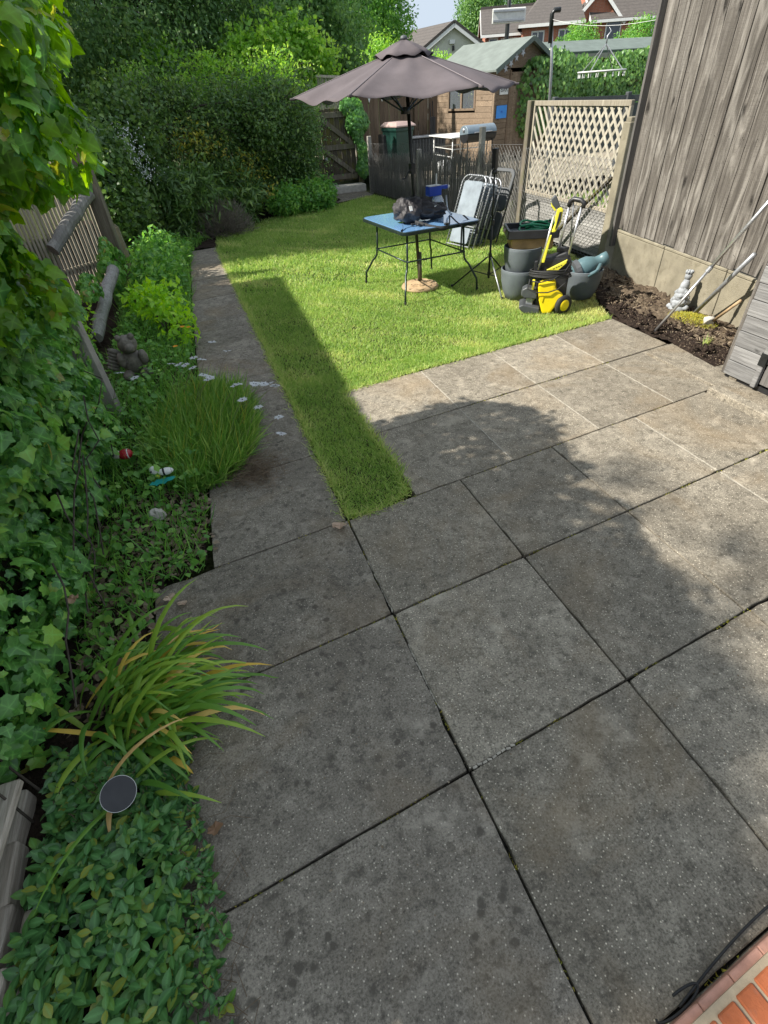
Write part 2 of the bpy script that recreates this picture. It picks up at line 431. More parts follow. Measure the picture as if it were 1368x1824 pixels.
M['lawncol'] = leaf('grass_blade', (.080, .150, .030), (.165, .245, .058), (.33, .33, .14), .42, .55, gain=1.85)
M['ivyg'] = leaf('ivy_leaf', (.022, .065, .020), (.05, .12, .026), (.12, .20, .035), .36, .30, spec=.5, vein=.6, odd=(.36, .30, .08), gain=2.7)
M['ivyo'] = leaf('ivy_leaf_single', (.024, .07, .022), (.06, .14, .028), (.13, .23, .035), .36, .30, 'obj', spec=.5, vein=.6, odd=(.40, .32, .08), gain=2.6)
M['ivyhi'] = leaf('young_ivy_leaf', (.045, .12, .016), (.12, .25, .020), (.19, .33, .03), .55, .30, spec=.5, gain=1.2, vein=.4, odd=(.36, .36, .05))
M['peri'] = leaf('periwinkle_leaf', (.03, .085, .028), (.05, .13, .036), (.10, .19, .035), .25, .35, gain=1.5, vein=.5, odd=(.30, .32, .05))
M['perio'] = leaf('periwinkle_leaf_single', (.035, .095, .03), (.055, .145, .04), (.11, .20, .04), .25, .35, 'obj', gain=1.5, vein=.5, odd=(.30, .32, .05))
M['iris'] = leaf('strap_leaf', (.04, .10, .016), (.075, .15, .022), (.16, .22, .03), .3, .4, 'obj')
M['irisdry'] = leaf('yellowed_strap_leaf', (.30, .20, .03), (.42, .26, .06), (.40, .22, .10), .3, .55, 'obj')
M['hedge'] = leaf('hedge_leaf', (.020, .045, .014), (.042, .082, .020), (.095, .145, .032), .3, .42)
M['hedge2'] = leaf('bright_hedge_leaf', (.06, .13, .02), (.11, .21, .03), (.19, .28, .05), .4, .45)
M['treeA'] = leaf('feathery_tree_leaf', (.028, .062, .022), (.052, .10, .030), (.11, .165, .05), .35, .5)
M['treeB'] = leaf('broad_tree_leaf', (.03, .085, .02), (.065, .15, .028), (.12, .22, .04), .4, .45)
M['treeC'] = leaf('far_tree_leaf', (.032, .075, .024), (.06, .12, .034), (.115, .19, .05), .35, .5)
M['purple'] = leaf('purple_leaf', (.05, .025, .035), (.09, .045, .055), (.13, .07, .07), .3, .5)
M['olive'] = leaf('olive_leaf', (.10, .12, .02), (.19, .19, .03), (.28, .24, .05), .4, .5)
M['lime'] = leaf('lime_leaf', (.08, .16, .016), (.13, .25, .02), (.20, .31, .03), .4, .4)
M['weed'] = leaf('weed_leaf', (.03, .085, .02), (.06, .14, .025), (.12, .20, .04), .35, .45, gain=2.6)
M['daisyleaf'] = leaf('daisy_blade', (.04, .10, .016), (.075, .165, .026), (.17, .24, .06), .35, .5, gain=1.9)
M['dry'] = leaf('dry_stem', (.14, .10, .065), (.22, .165, .11), (.32, .26, .18), .15, .8, gain=1)
M['greyherb'] = leaf('grey_herb', (.12, .10, .085), (.17, .15, .12), (.22, .20, .16), .2, .7, gain=1.1)
M['whitefl'] = leaf('white_petal', (.65, .65, .68), (.72, .72, .75), (.78, .78, .80), .3, .6, gain=1)
M['orangefl'] = leaf('orange_petal', (.75, .25, .01), (.8, .33, .01), (.85, .42, .02), .3, .6, gain=1)
M['deadleaf'] = leaf('dead_leaf', (.26, .15, .08), (.40, .27, .18), (.55, .42, .32), .2, .7, 'obj', gain=1)
M['bark'] = wood('bark', (.05, .04, .032), (.085, .07, .055), (.13, .11, .09), 'Z', .5, .9, knots=False)

# ------------------------------------------------------------------ leaf clouds
def tmpl(kind):
    if kind == 'leaf':
        v = [(0, 0, 0), (-.26, .42, .05), (0, .45, -.03), (.26, .42, .05), (0, 1, -.06)]; f = [(0, 2, 1), (0, 3, 2), (1, 2, 4), (2, 3, 4)]
    elif kind == 'broad':
        v = [(0, 0, 0), (-.4, .4, .07), (0, .5, -.03), (.4, .4, .07), (-.26, .75, .04), (.26, .75, .04), (0, 1.02, -.08)]
        f = [(0, 2, 1), (0, 3, 2), (1, 2, 4), (2, 3, 5), (4, 2, 6), (2, 5, 6)]
    elif kind == 'ivy':
        out = [(0, .02), (-.20, -.12), (-.44, -.04), (-.43, .17), (-.58, .38), (-.36, .50), (-.22, .74), (0, 1.0), (.22, .74), (.36, .50), (.58, .38), (.43, .17), (.44, -.04), (.20, -.12)]
        n_ = len(out); mid = [(x * .55, .36 + (y - .36) * .55) for x, y in out]
        zf = lambda x, y: .16 * abs(x) - .55 * x * x - .22 * max(0, y - .25) ** 2 - .12 * max(0, .1 - y)
        v = [(x, y, zf(x, y)) for x, y in out] + [(x, y, zf(x, y) + .02) for x, y in mid] + [(0, .36, 0)]
        f = [(i, (i + 1) % n_, n_ + (i + 1) % n_, n_ + i) for i in range(n_)] + [(n_ + i, n_ + (i + 1) % n_, 2 * n_) for i in range(n_)]
    elif kind == 'oval':
        ys_ = (0, .22, .48, .74, 1.0); ws_ = (.02, .20, .27, .19, .0); v = []
        for y, w_ in zip(ys_, ws_): v += [(-w_, y, .22 * w_ - .16 * y * y), (0, y, -.16 * y * y), (w_, y, .22 * w_ - .16 * y * y)]
        f = []
        for i in range(4): f += [(3 * i, 3 * i + 1, 3 * i + 4, 3 * i + 3), (3 * i + 1, 3 * i + 2, 3 * i + 5, 3 * i + 4)]
    elif kind == 'lance':
        v = [(0, 0, 0), (-.11, .4, .03), (.11, .4, .03), (0, 1, -.12)]; f = [(0, 2, 1), (1, 2, 3)]
    elif kind == 'blade':
        v = [(-.5, 0, 0), (.5, 0, 0), (-.35, .55, .08), (.35, .55, .08), (0, 1, .28)]; f = [(0, 1, 3, 2), (2, 3, 4)]
    elif kind == 'tri':
        v = [(-.5, 0, 0), (.5, 0, 0), (0, 1, .2)]; f = [(0, 1, 2)]
    elif kind == 'quad':
        v = [(0, 0, 0), (-.34, .5, .06), (.34, .5, .06), (0, 1, 0)]; f = [(0, 2, 1), (1, 2, 3)]
    return np.array(v, float), f
TM = {k: tmpl(k) for k in ('leaf', 'broad', 'ivy', 'oval', 'lance', 'blade', 'tri', 'quad')}
_tips = {0: .9, 2: .5, 4: .8, 7: 1., 10: .8, 12: .5}
VEIN = {'ivy': [_tips.get(i, .0) for i in range(14)] + [(_tips.get(i, .0) + .0) * 1.0 if i in _tips else .12 for i in range(14)] + [1.], 'oval': [0, 1., 0] * 5}
def nrm(a): return a / (np.linalg.norm(a, axis=-1, keepdims=True) + 1e-9)
def axes(ydir, zdir):
    y = nrm(ydir); z = zdir - (zdir * y).sum(1, keepdims=True) * y; z = nrm(z); x = np.cross(y, z)
    return x, y, z
def cloud(name, kind, pos, ydir, zdir, size, tint, mat, parent=None, width=None, stuff=False, smooth=False):
    tv, tf = TM[kind]; n = len(pos); k = len(tv)
    x, y, z = axes(ydir, zdir)
    sz = np.asarray(size).reshape(-1, 1, 1) * np.ones((n, 1, 1)); wd = sz if width is None else np.asarray(width).reshape(-1, 1, 1) * np.ones((n, 1, 1))
    V = pos[:, None, :] + x[:, None, :] * tv[None, :, 0:1] * wd + y[:, None, :] * tv[None, :, 1:2] * sz + z[:, None, :] * tv[None, :, 2:3] * sz
    if parent is not None: V = V - np.array(wloc(parent))
    me = bpy.data.meshes.new(name)
    lt = np.array([len(q) for q in tf]); li = np.concatenate([np.array(q) for q in tf]); nl = len(li)
    me.vertices.add(n * k); me.vertices.foreach_set('co', V.reshape(-1).astype(np.float32))
    me.loops.add(n * nl); me.loops.foreach_set('vertex_index', (li[None, :] + (np.arange(n) * k)[:, None]).reshape(-1).astype(np.int32))
    me.polygons.add(n * len(tf)); st = np.concatenate([[0], np.cumsum(lt)[:-1]])
    me.polygons.foreach_set('loop_start', (st[None, :] + (np.arange(n) * nl)[:, None]).reshape(-1).astype(np.int32))
    me.polygons.foreach_set('loop_total', np.tile(lt, n).astype(np.int32))
    me.update(calc_edges=True)
    a = me.attributes.new('tint', 'FLOAT', 'POINT'); a.data.foreach_set('value', np.repeat(np.asarray(tint, np.float32), k))
    if kind in VEIN:
        a = me.attributes.new('vein', 'FLOAT', 'POINT'); a.data.foreach_set('value', np.tile(np.asarray(VEIN[kind], np.float32), n)); smooth = True
    if smooth: me.polygons.foreach_set('use_smooth', np.ones(n * len(tf), bool))
    o = link(name, me, mat, parent)
    if stuff: o['kind'] = 'stuff'
    return o
def rdir(n): return nrm(rng.normal(size=(n, 3)))
def blob_pts(blobs, n, clump=.3, per=22, shell=.55, squash=1.0):
    """leaf positions and outward directions gathered in clumps inside ellipsoids"""
    bl = np.array([b[:6] for b in blobs], float)
    wt = np.array([(b[3] * b[4] + b[4] * b[5] + b[3] * b[5]) for b in blobs]); wt = wt / wt.sum()
    nc = max(1, n // per); bi = rng.choice(len(bl), nc, p=wt); d = rdir(nc); rr = rng.uniform(shell, 1, (nc, 1)) ** .6
    cc = bl[bi, :3] + d * bl[bi, 3:] * rr; od = nrm(d / bl[bi, 3:])
    cs = clump * rng.uniform(.5, 1.4, nc); ct = rng.uniform(-.22, .22, nc)
    ci = rng.integers(0, nc, n); q = rdir(n); q[:, 2] *= squash
    pos = cc[ci] + q * (cs[ci] * rng.uniform(.35, 1, n) ** .5)[:, None]
    return pos, nrm(od[ci] * .7 + q * .8), ct[ci]
def foliage(name, blobs, n, size, mat, parent, kind='leaf', clump=.3, per=22, droop=.3, shell=.55, zmin=.02, stuff=False, squash=1.0, flat=.35):
    pos, od, ct = blob_pts(blobs, n, clump, per, shell, squash)
    keep = pos[:, 2] > zmin; pos, od, ct = pos[keep], od[keep], ct[keep]; k = len(pos)
    zd = nrm(od * .6 + rdir(k) * .7 + np.array([0, 0, flat])); yd = nrm(rdir(k) * .8 + od * .4 + np.array([0, 0, -droop]))
    sz = size * rng.uniform(.6, 1.3, k); tint = np.clip(rng.normal(.45, .2, k) + ct, 0, 1)
    return cloud(name, kind, pos, yd, zd, sz, tint, mat, parent, stuff=stuff)
def shoots(name, blobs, n, ln, size, mat, parent, per=12, kind='leaf', up=.35):
    """straggling leafy shoots that break a crown's outline"""
    bl = np.array([b[:6] for b in blobs], float); wt = bl[:, 3] * bl[:, 4] + bl[:, 4] * bl[:, 5] + bl[:, 3] * bl[:, 5]; bi = rng.choice(len(bl), n, p=wt / wt.sum())
    d = rdir(n); d[:, 2] = np.abs(d[:, 2]) * .9 + .1 * d[:, 2]; st = bl[bi, :3] + d * bl[bi, 3:] * .9; dr_ = nrm(d + np.array([0, 0, up]) + rdir(n) * .4); L_ = ln * rng.uniform(.5, 1.3, n)
    P_, Y_, T_ = [], [], []; mb = MB()
    for i in range(n):
        pts = [st[i] + dr_[i] * L_[i] * t + np.array([0, 0, -1.]) * L_[i] * .55 * t * t for t in np.linspace(0, 1, per)]; P_ += pts; tg = rng.uniform(.3, .9)
        Y_ += [dr_[i] * .5 + rng.normal(0, .6, 3) for _ in pts]; T_ += [np.clip(tg + rng.normal(0, .1), 0, 1) for _ in pts]; mb.tube([pts[0], pts[per // 2], pts[-1]], [.006, .004, .0015], 3, False)
    P_ = np.array(P_); k = P_[:, 2] > .02
    cloud(name, kind, P_[k], np.array(Y_)[k], (rdir(len(P_)) + np.array([0, 0, .6]))[k], size * rng.uniform(.6, 1.25, k.sum()), np.array(T_)[k], mat, parent, stuff=True)
    mb.build('twigs', M['bark'], parent)['kind'] = 'stuff'
def limbs(parent, base, top, r0, blobs, name='trunk', k=9):
    mb = MB(); base, top = Vector(base), Vector(top); pts = []
    for i in range(6):
        t = i / 5; pts.append(base.lerp(top, t) + Vector((random.uniform(-.06, .06), random.uniform(-.06, .06), 0)) * (top - base).length * (t > 0) * .6)
    mb.tube(pts, [r0 * (1 - .75 * i / 5) for i in range(6)], 8)
    for j in range(k):
        b = blobs[j % len(blobs)]; e = Vector(b[:3]) + Vector((random.uniform(-.6, .6) * b[3], random.uniform(-.6, .6) * b[4], random.uniform(-.4, .6) * b[5]))
        s = pts[random.choice((1, 2, 3, 4))]; mid = s.lerp(e, .5) + Vector((random.uniform(-.15, .15), random.uniform(-.15, .15), .12)) * (e - s).length * .5
        mb.tube([s, s.lerp(mid, .5), mid, mid.lerp(e, .6), e], [r0 * .42, r0 * .34, r0 * .24, r0 * .15, r0 * .05], 6)
    return mb.build(name, M['bark'], parent, smooth=True)
def tree(name, label, base, blobs, n, size, mat, cat='tree', group=None, kind='leaf', clump=.45, r0=.14, per=26, droop=.3, trunk=True, top=None, shell=.4, sh=None):
    e = empty(name, base, label, cat, group)
    if sh: shoots('shoots', blobs, sh[0], sh[1], size, mat, e, kind=kind)
    foliage('crown', blobs, n, size, mat, e, kind, clump, per, droop, shell)
    if trunk:
        c = max(blobs, key=lambda b: b[2] + b[5]); limbs(e, base, top or (c[0], c[1], c[2] + c[5] * .5), r0, blobs)
    return e

# ================================================================== STRUCTURE
def sheet(name, poly, z, mat, label=None, kind='structure', cat=None, parent=None):
    me = bpy.data.meshes.new(name); me.from_pydata([(x, y, z) for x, y in poly], [], [tuple(range(len(poly)))])
    o = link(name, me, mat, parent); return tag(o, label, cat, None, kind)
def in_poly(P, poly):
    x, y = P[:, 0], P[:, 1]; c = np.zeros(len(P), bool); n = len(poly)
    for i in range(n):
        x1, y1 = poly[i]; x2, y2 = poly[(i + 1) % n]
        k = ((y1 > y) != (y2 > y)) & (x < (x2 - x1) * (y - y1) / (y2 - y1 + 1e-12) + x1); c ^= k
    return c
def scatter(poly, n):
    a = np.array(poly); lo, hi = a.min(0), a.max(0); q = rng.uniform(lo, hi, (n, 2)); return q[in_poly(q, poly)]
sheet('ground', [(-150, -40), (150, -40), (150, 200), (-150, 200)], -.09, M['turf'], 'bare earth and rough grass around the garden')

SK = .117
ROW = dict(Y=-.96, Z=-.15, A=.66, B=1.474, C=2.25, D=3.074, E=3.862)
def slab(parent, quad, mat, gap, th=.05, z=0., nm='slab', tilt=.002):
    """a paving slab with a slightly worn, irregular outline; quad is its four corners"""
    c = sum((Vector((*q, 0)) for q in quad), Vector()) / 4; n = len(quad); P = [Vector((*q, 0)) - c for q in quad]
    pts = []
    for i in range(4):
        a, b = P[i], P[(i + 1) % 4]; e = (b - a).normalized(); nn = Vector((-e.y, e.x, 0))
        g = gap[i]
        for k in range(12):
            t = k / 12
            if k == 0:
                a0 = P[i - 1]; e0 = (a - a0).normalized(); n0 = Vector((-e0.y, e0.x, 0)); g0 = gap[i - 1]
                q = a + nn * g + n0 * g0 + (nn + n0) * random.uniform(.000, .006)
            else: q = a.lerp(b, t) + nn * (g + random.uniform(-.0008, .0022) + (.010 * random.random() if random.random() < .07 else 0))
            pts.append(q)
    m = len(pts); tx, ty = random.uniform(-tilt, tilt), random.uniform(-tilt, tilt); dz = random.uniform(-.0015, .0015)
    vs = []
    for lvl in range(3):
        for q in pts:
            k = q.length; inn = -q.normalized() * (.004 if lvl == 0 else 0)
            zz = {0: 0, 1: -.0035, 2: -th}[lvl] + (q.x * tx + q.y * ty + dz if lvl < 2 else 0)
            vs.append(q + inn + Vector((0, 0, zz)))
    fs = [tuple(range(m))]
    for l in range(2):
        for i in range(m):
            j = (i + 1) % m; fs.append((l * m + i, (l + 1) * m + i, (l + 1) * m + j, l * m + j))
    me = bpy.data.meshes.new(nm); me.from_pydata([tuple(q) for q in vs], [], fs); me.update()
    o = link(nm, me, mat, parent); o.location = (c.x, c.y, z); return o
def gq(x0, x1, r0, r1): return [(x0, ROW[r0] + SK * x0), (x1, ROW[r0] + SK * x1), (x1, ROW[r1] + SK * x1), (x0, ROW[r1] + SK * x0)]
patio = sheet('patio', [(.48, -1.2), (4.4, -1.2), (4.4, 3.3), (4.07, 4.33), (.955, 3.97), (.955, 2.36), (.48, 2.30)], -.03, M['joint'], 'grey concrete slab patio with dark joints')
wide, thin, hair = .0042, .003, .002
for r0, r1, cols, g in (('Y', 'Z', (.494, 1.298, 2.08, 2.85, 3.612), thin), ('Z', 'A', (.494, 1.298, 2.08, 2.85, 3.612), thin), ('A', 'B', (.494, 1.298, 2.06, 2.85, 3.612), thin),
                        ('B', 'C', (.494, 1.298, 2.06, 2.848, 3.612), thin), ('C', 'D', (.965, 1.728, 2.512, 3.276, 4.066), hair), ('D', 'E', (.95, 1.728, 2.512, 3.276, 4.066), hair)):
    for a, b in zip(cols[:-1], cols[1:]): slab(patio, gq(a, b, r0, r1), M['slab'], (wide, g, wide, g))
# pale mortar in the narrow joints
for x, r0, r1 in ((1.728, 'C', 'D'), (2.512, 'C', 'D'), (3.276, 'C', 'D'), (1.728, 'D', 'E'), (2.512, 'D', 'E'), (3.276, 'D', 'E'), (2.848, 'B', 'C'), (2.85, 'A', 'B')):
    mj = MB(); y0_, y1_ = ROW[r0] + SK * x + .012, ROW[r1] + SK * x - .012; k = 26
    for i in range(k):
        ya_, yb_ = y0_ + (y1_ - y0_) * i / k, y0_ + (y1_ - y0_) * (i + 1) / k; mj.box((x + random.uniform(-.0012, .0012), (ya_ + yb_) / 2, -.006), (.007 + random.uniform(0, .004), (yb_ - ya_) * 1.02, .009 + random.uniform(0, .004)))
    mj.build('joint_mortar', M['mortar'], patio)
# kerb edging and concrete pad below the shed
kb = MB(); kb.prism([(3.622, 2.66), (3.72, 2.66), (3.72, .3), (3.622, .3)], (0, 0, -.03), (1, 0, 0), (0, 1, 0), (0, 0, .075)); kb.build('kerb_edging', M['slab'], patio, bevel=.006)
pd = MB(); pd.prism([(3.725, 3.45), (4.066, 3.5), (4.0, 2.95), (5.6, 2.95), (5.6, .3), (3.725, .3)], (0, 0, -.05), (1, 0, 0), (0, 1, 0), (0, 0, .072)); pd.build('concrete_pad', M['slab'], patio, bevel=.004)
path = sheet('path', [(-.63, -1.2), (.492, -1.2), (.492, 10.45), (.02, 10.45), (-.14, 6.8), (-.29, 3.0), (-.31, 2.22), (-.63, 2.16)], -.031, M['joint'], 'narrow dark concrete slab path along the planted border')
def pl(y): return np.interp(y, [-1, 1.5, 2.3, 3, 6.8, 10.5], [-.46, -.44, -.315, -.28, -.15, .05])
ys = [('Y', 'Z'), ('Z', 'A'), ('A', 'B'), ('B', 'C')]
for r0, r1 in ys:
    q = gq(-.64, .492, r0, r1)
    slab(path, q, M['path'], (wide, thin, wide, 0))
yy = [2.25, 3.05, 3.86, 4.62, 5.6, 6.5, 7.4, 8.4, 9.4, 10.4]
for a, b in zip(yy[:-1], yy[1:]):
    o = slab(path, [(pl(a), a + SK * pl(a)), (.49, a + SK * .49), (.49 + (.0 if b < 10 else .0), b + SK * .49), (pl(b), b + SK * pl(b))], M['path'], (thin, .004, thin, 0), tilt=.006)
# strip of old mortar along the joint between path and patio
mt = MB()
for (x, y0, y1) in ((.497, 1.0, 1.35), (.499, 1.56, 1.95)):
    k = 14
    for i in range(k):
        y = y0 + (y1 - y0) * i / k; mt.box((x + random.uniform(-.002, .002), y, -.008), (.006 + random.random() * .006, (y1 - y0) / k * .9, (.006 + random.random() * .008) if random.random() < .6 else .002), rotz(random.uniform(-.2, .2)))
mt.build('mortar_crumbs', M['mortar'], path)['kind'] = 'stuff'
mt = MB()
for i in range(9): x = .52 + i * .022; mt.box((x, .66 + SK * x + random.uniform(-.003, .003), -.004), (.018, .008, .012), rotz(random.uniform(-.4, .4)))
mt.build('mortar_crumbs', M['mortar'], patio)['kind'] = 'stuff'

LAWN = [(.505, 2.32), (.75, 2.33), (.93, 2.42), (.965, 2.7), (.95, 3.19), (.955, 3.97), (1.73, 4.09), (2.5, 4.18), (3.27, 4.27), (4.05, 4.37), (4.3, 4.9), (4.75, 5.5), (5.2, 6.3), (5.4, 8.4), (4.75, 14.0), (4.0, 13.6), (3.1, 12.75), (1.84, 12.6), (.6, 11.6), (.505, 10.3)]
lawn = sheet('lawn', LAWN, -.012, M['turf'], 'rectangular lawn between path and chain link fence')
def noise2(x, y, s=1.0):
    return (np.sin(x * 2.3 * s + 1.3 * np.sin(y * 1.7 * s)) + np.sin(y * 3.1 * s + 1.1 * np.sin(x * 2.9 * s + 2)) + np.sin((x + y) * 5.3 * s)) / 6 + .5
def grass(name, pts, h, wd, kind, parent, mat, zb=-.012, lean=.7, dry=0, stuff=True):
    n = len(pts); nz = noise2(pts[:, 0], pts[:, 1], 1.0); nz2 = noise2(pts[:, 0] + 9, pts[:, 1] + 4, 2.7)
    pos = np.column_stack([pts, np.full(n, zb)]); yd = np.column_stack([rng.normal(0, lean, n), rng.normal(0, lean, n), np.full(n, 1.)])
    sz = h * rng.uniform(.5, 1.25, n) * (.7 + .6 * nz); tint = np.clip(.45 + .18 * (nz2 - .5) + rng.normal(0, .2, n) + dry, 0, 1)
    return cloud(name, kind, pos, yd, rdir(n), sz, tint, mat, parent, width=wd * rng.uniform(.6, 1.3, n), stuff=stuff)
def clip_y(q, a, b): return q[(q[:, 1] >= a) & (q[:, 1] < b)]
near = clip_y(scatter(LAWN, 1500000), 2.2, 4.4); near = near[:26000]
mid = clip_y(scatter(LAWN, 520000), 4.2, 7.2); mid = mid[:110000]
far = clip_y(scatter(LAWN, 200000), 7, 14.5); far = far[:75000]
dr = lambda q: np.clip(1.6 - np.hypot(q[:, 0] - 4.5, (q[:, 1] - 5.4) * .8), 0, 1) * .55 + np.clip(noise2(q[:, 0] * .9 + 2, q[:, 1] * .9, 1.5) - .62, 0, 1) * .9 - np.clip(.35 - noise2(q[:, 0] * 1.1, q[:, 1] * 1.1 + 5, 2.1), 0, 1) * .5
gn = grass('grass', near, .035, .0050, 'blade', None, M['lawncol'], dry=dr(near)); tag(gn, 'short mown grass covering the lawn', 'grass')
grass('grass_blades', mid, .041, .0065, 'blade', gn, M['lawncol'], dry=dr(mid))
grass('grass_blades', far, .060, .012, 'blade', gn, M['lawncol'], dry=dr(far))
# overhanging turf fringe along the path and patio edges
fr = []
ed = [(.505, 10.2), (.505, 2.32), (.75, 2.33), (.93, 2.42), (.965, 2.7), (.95, 3.19), (.955, 3.97), (1.73, 4.09), (2.5, 4.18), (3.27, 4.27), (4.05, 4.37)]
for (x1, y1), (x2, y2) in zip(ed[:-1], ed[1:]):
    L = math.hypot(x2 - x1, y2 - y1); k = int(L * 700); t = rng.uniform(0, 1, k)[:, None]
    wv = .022 * np.sin(np.linspace(0, 9 * L, k))[:, None]
    fr.append(np.array([x1, y1]) * (1 - t) + np.array([x2, y2]) * t + rng.normal(0, .020, (k, 2)) * (.4 + 1.2 * noise2(np.linspace(0, 20 * L, k), np.zeros(k), .6)[:, None]))
fr = np.concatenate(fr); grass('grass_fringe', fr, .055, .0055, 'blade', gn, M['lawncol'], zb=-.004, lean=.9, dry=.18)

# moss and dirt in the joints
mp_ = []
for r0 in ('Z', 'A', 'B', 'C', 'D'):
    x = rng.uniform(-.6, 3.6, 420); mp_.append(np.column_stack([x, ROW[r0] + SK * x + rng.normal(0, .003, 420)]))
y = rng.uniform(-.1, 2.3, 260); mp_.append(np.column_stack([.493 + rng.normal(0, .003, 260), y]))
mp_ = np.concatenate(mp_); mp_ = mp_[noise2(mp_[:, 0] * 2, mp_[:, 1] * 2, 2.2) > .50]; n = len(mp_)
o = cloud('joint_moss', 'tri', np.column_stack([mp_, np.full(n, -.012)]), np.column_stack([rng.normal(0, .7, (n, 2)), np.ones(n)]), rdir(n), rng.uniform(.008, .020, n), rng.uniform(0, 1, n), M['olive'], None, width=.007, stuff=True); tag(o, 'bits of moss and debris in the slab joints', 'moss')
# planted border on the left, soil bed on the right
def lumpy(name, poly, z, mat, label, amp=.03, res=.06, kind='structure', parent=None):
    a = np.array(poly); lo, hi = a.min(0), a.max(0); nx, ny = int((hi[0] - lo[0]) / res) + 2, int((hi[1] - lo[1]) / res) + 2
    X, Y = np.meshgrid(np.linspace(lo[0], hi[0], nx), np.linspace(lo[1], hi[1], ny)); P = np.column_stack([X.ravel(), Y.ravel()])
    Z = z + amp * (noise2(P[:, 0], P[:, 1], 3) + .6 * noise2(P[:, 0] + 3, P[:, 1], 9) - .8) + rng.normal(0, amp * .18, len(P)); k = in_poly(P, poly)
    fs = []
    for j in range(ny - 1):
        for i in range(nx - 1):
            q = (j * nx + i, j * nx + i + 1, (j + 1) * nx + i + 1, (j + 1) * nx + i)
            if k[q[0]] and k[q[2]]: fs.append(q)
    me = bpy.data.meshes.new(name); me.from_pydata([(x, y, zz) for (x, y), zz in zip(P, Z)], [], fs)
    for q in me.polygons: q.use_smooth = True
    o = link(name, me, mat, parent); return tag(o, label, None, None, kind)
lumpy('border_soil', [(-2.2, -.6), (-.645, -.6), (-.645, 2.19), (-.31, 2.23), (-.29, 3), (-.15, 6.8), (.05, 10.45), (.55, 10.45), (.6, 11.5), (1.9, 12.6), (3.2, 12.8), (3.9, 14), (3.9, 15.4), (-2.2, 15.4)], .004, M['soil'], 'dark planted border soil left of the path', .03, .06)
lumpy('bed_soil', [(4.08, 4.32), (3.98, 2.85), (4.8, 2.85), (4.86, 3.6), (5.2, 5.7), (5.35, 6.3), (4.7, 5.5), (4.3, 4.9)], .01, M['soil'], 'brown soil bed at the foot of the tall fence', .05, .035)
sheet('bed_soil_edge', [(4.0, 2.82), (4.9, 2.82), (5.1, 4.5), (4.6, 5.0), (4.06, 4.36)], -.014, M['soil'], 'brown soil along the patio edge')
lumpy('bed_soil_dry', [(4.5, 4.9), (4.35, 4.2), (4.5, 2.9), (4.85, 2.9), (5.2, 5.7), (5.3, 6.3), (4.8, 5.6)], .03, M['soil_dry'], 'dry crumbly soil along the concrete base of the fence', .06, .03)
# crumbs and dead stalks on the bed
BED = [(4.12, 4.25), (4.02, 2.95), (4.72, 2.95), (4.8, 3.6), (5.1, 5.6), (4.75, 5.4), (4.35, 4.85)]
q = scatter(BED, 5200); n = len(q)
cb = cloud('dead_stalks', 'lance', np.column_stack([q, np.full(n, .03)]), np.column_stack([rng.normal(size=(n, 2)), rng.uniform(-.05, .5, n)]), rdir(n) + np.array([0, 0, 1.]), rng.uniform(.025, .085, n) * (.15 + .8 * (q[:, 0] > 4.42 + .15 * np.sin(q[:, 1] * 5))), rng.uniform(0, 1, n), M['dry'], None, stuff=True, width=rng.uniform(.02, .06, n))
tag(cb, 'dead brown stalks and litter on the soil bed by the fence', 'dead stalks')
cl = MB()
for i in range(300):
    x, y = q[i]; s_ = random.uniform(.008, .028); cl.ell((x, y, .03 + s_ * .2), (s_, s_ * .9, s_ * .7), 6, 4, rotz(random.random() * 6), .2)
tag(cl.build('soil_clods', M['soil'], None), 'loose clods of earth on the soil bed', 'soil clods', kind='stuff')

# ================================================================== FENCES
# tall feather-edge panel on the right
FA, FB = Vector((5.20, 5.78, 0)), Vector((4.70, 2.72, 0))
fd = (FB - FA).normalized(); fn = Vector((-fd.y, fd.x, 0)); fn = fn if fn.x < 0 else -fn
tall = empty('board_fence', FA, 'tall weathered grey board fence panel on concrete base', 'fence')
L = (FB - FA).length; bw = .20; nb = int(L / (bw * .92))
for i in range(nb):
    s0 = i * bw * .92; z1 = 2.60 + random.uniform(-.012, .012); z0 = .50 + random.uniform(-.01, .01)
    a = FA + fd * s0; prof = [(0, .000), (bw, .0), (bw, .013 + random.uniform(0, .004)), (bw * .98, .015), (bw * .5, .011), (0, .004)]
    b_ = MB(); ux, uy = fd, fn; k = 7; base = len(b_.v)
    off = random.uniform(-.002, .003); bow = random.uniform(-.012, .012)
    rings = []
    for j in range(k):
        z = z0 + (z1 - z0) * j / (k - 1); sh = bow * math.sin(math.pi * j / (k - 1))
        rings.append([a + fd * (p[0] + (.0 if j else 0)) + fn * (p[1] + off + sh * .5 + random.uniform(-.001, .001)) + Vector((0, 0, z)) for p in prof])
    m_ = len(prof)
    for r_ in rings: b_.v += r_
    for j in range(k - 1):
        for p in range(m_): b_.f.append((j * m_ + p, j * m_ + (p + 1) % m_, (j + 1) * m_ + (p + 1) % m_, (j + 1) * m_ + p))
    b_.f.append(tuple(range(m_))); b_.f.append(tuple(range((k - 1) * m_, k * m_)))
    b_.build('board', M['fence'], tall, loc=(0, 0, 0))
for z in (.62, 1.5, 2.45): MB().beam(FA + Vector((0, 0, z)) - fn * .03, FB + Vector((0, 0, z)) - fn * .03, .075, .04).build('rail', M['fence'], tall)
MB().beam(FA - fd * .022 + fn * .025 + Vector((0, 0, .30)), FA - fd * .022 + fn * .025 + Vector((0, 0, 2.58)), .10, .04, fn).build('edge_batten', M['shedd'], tall, bevel=.003)
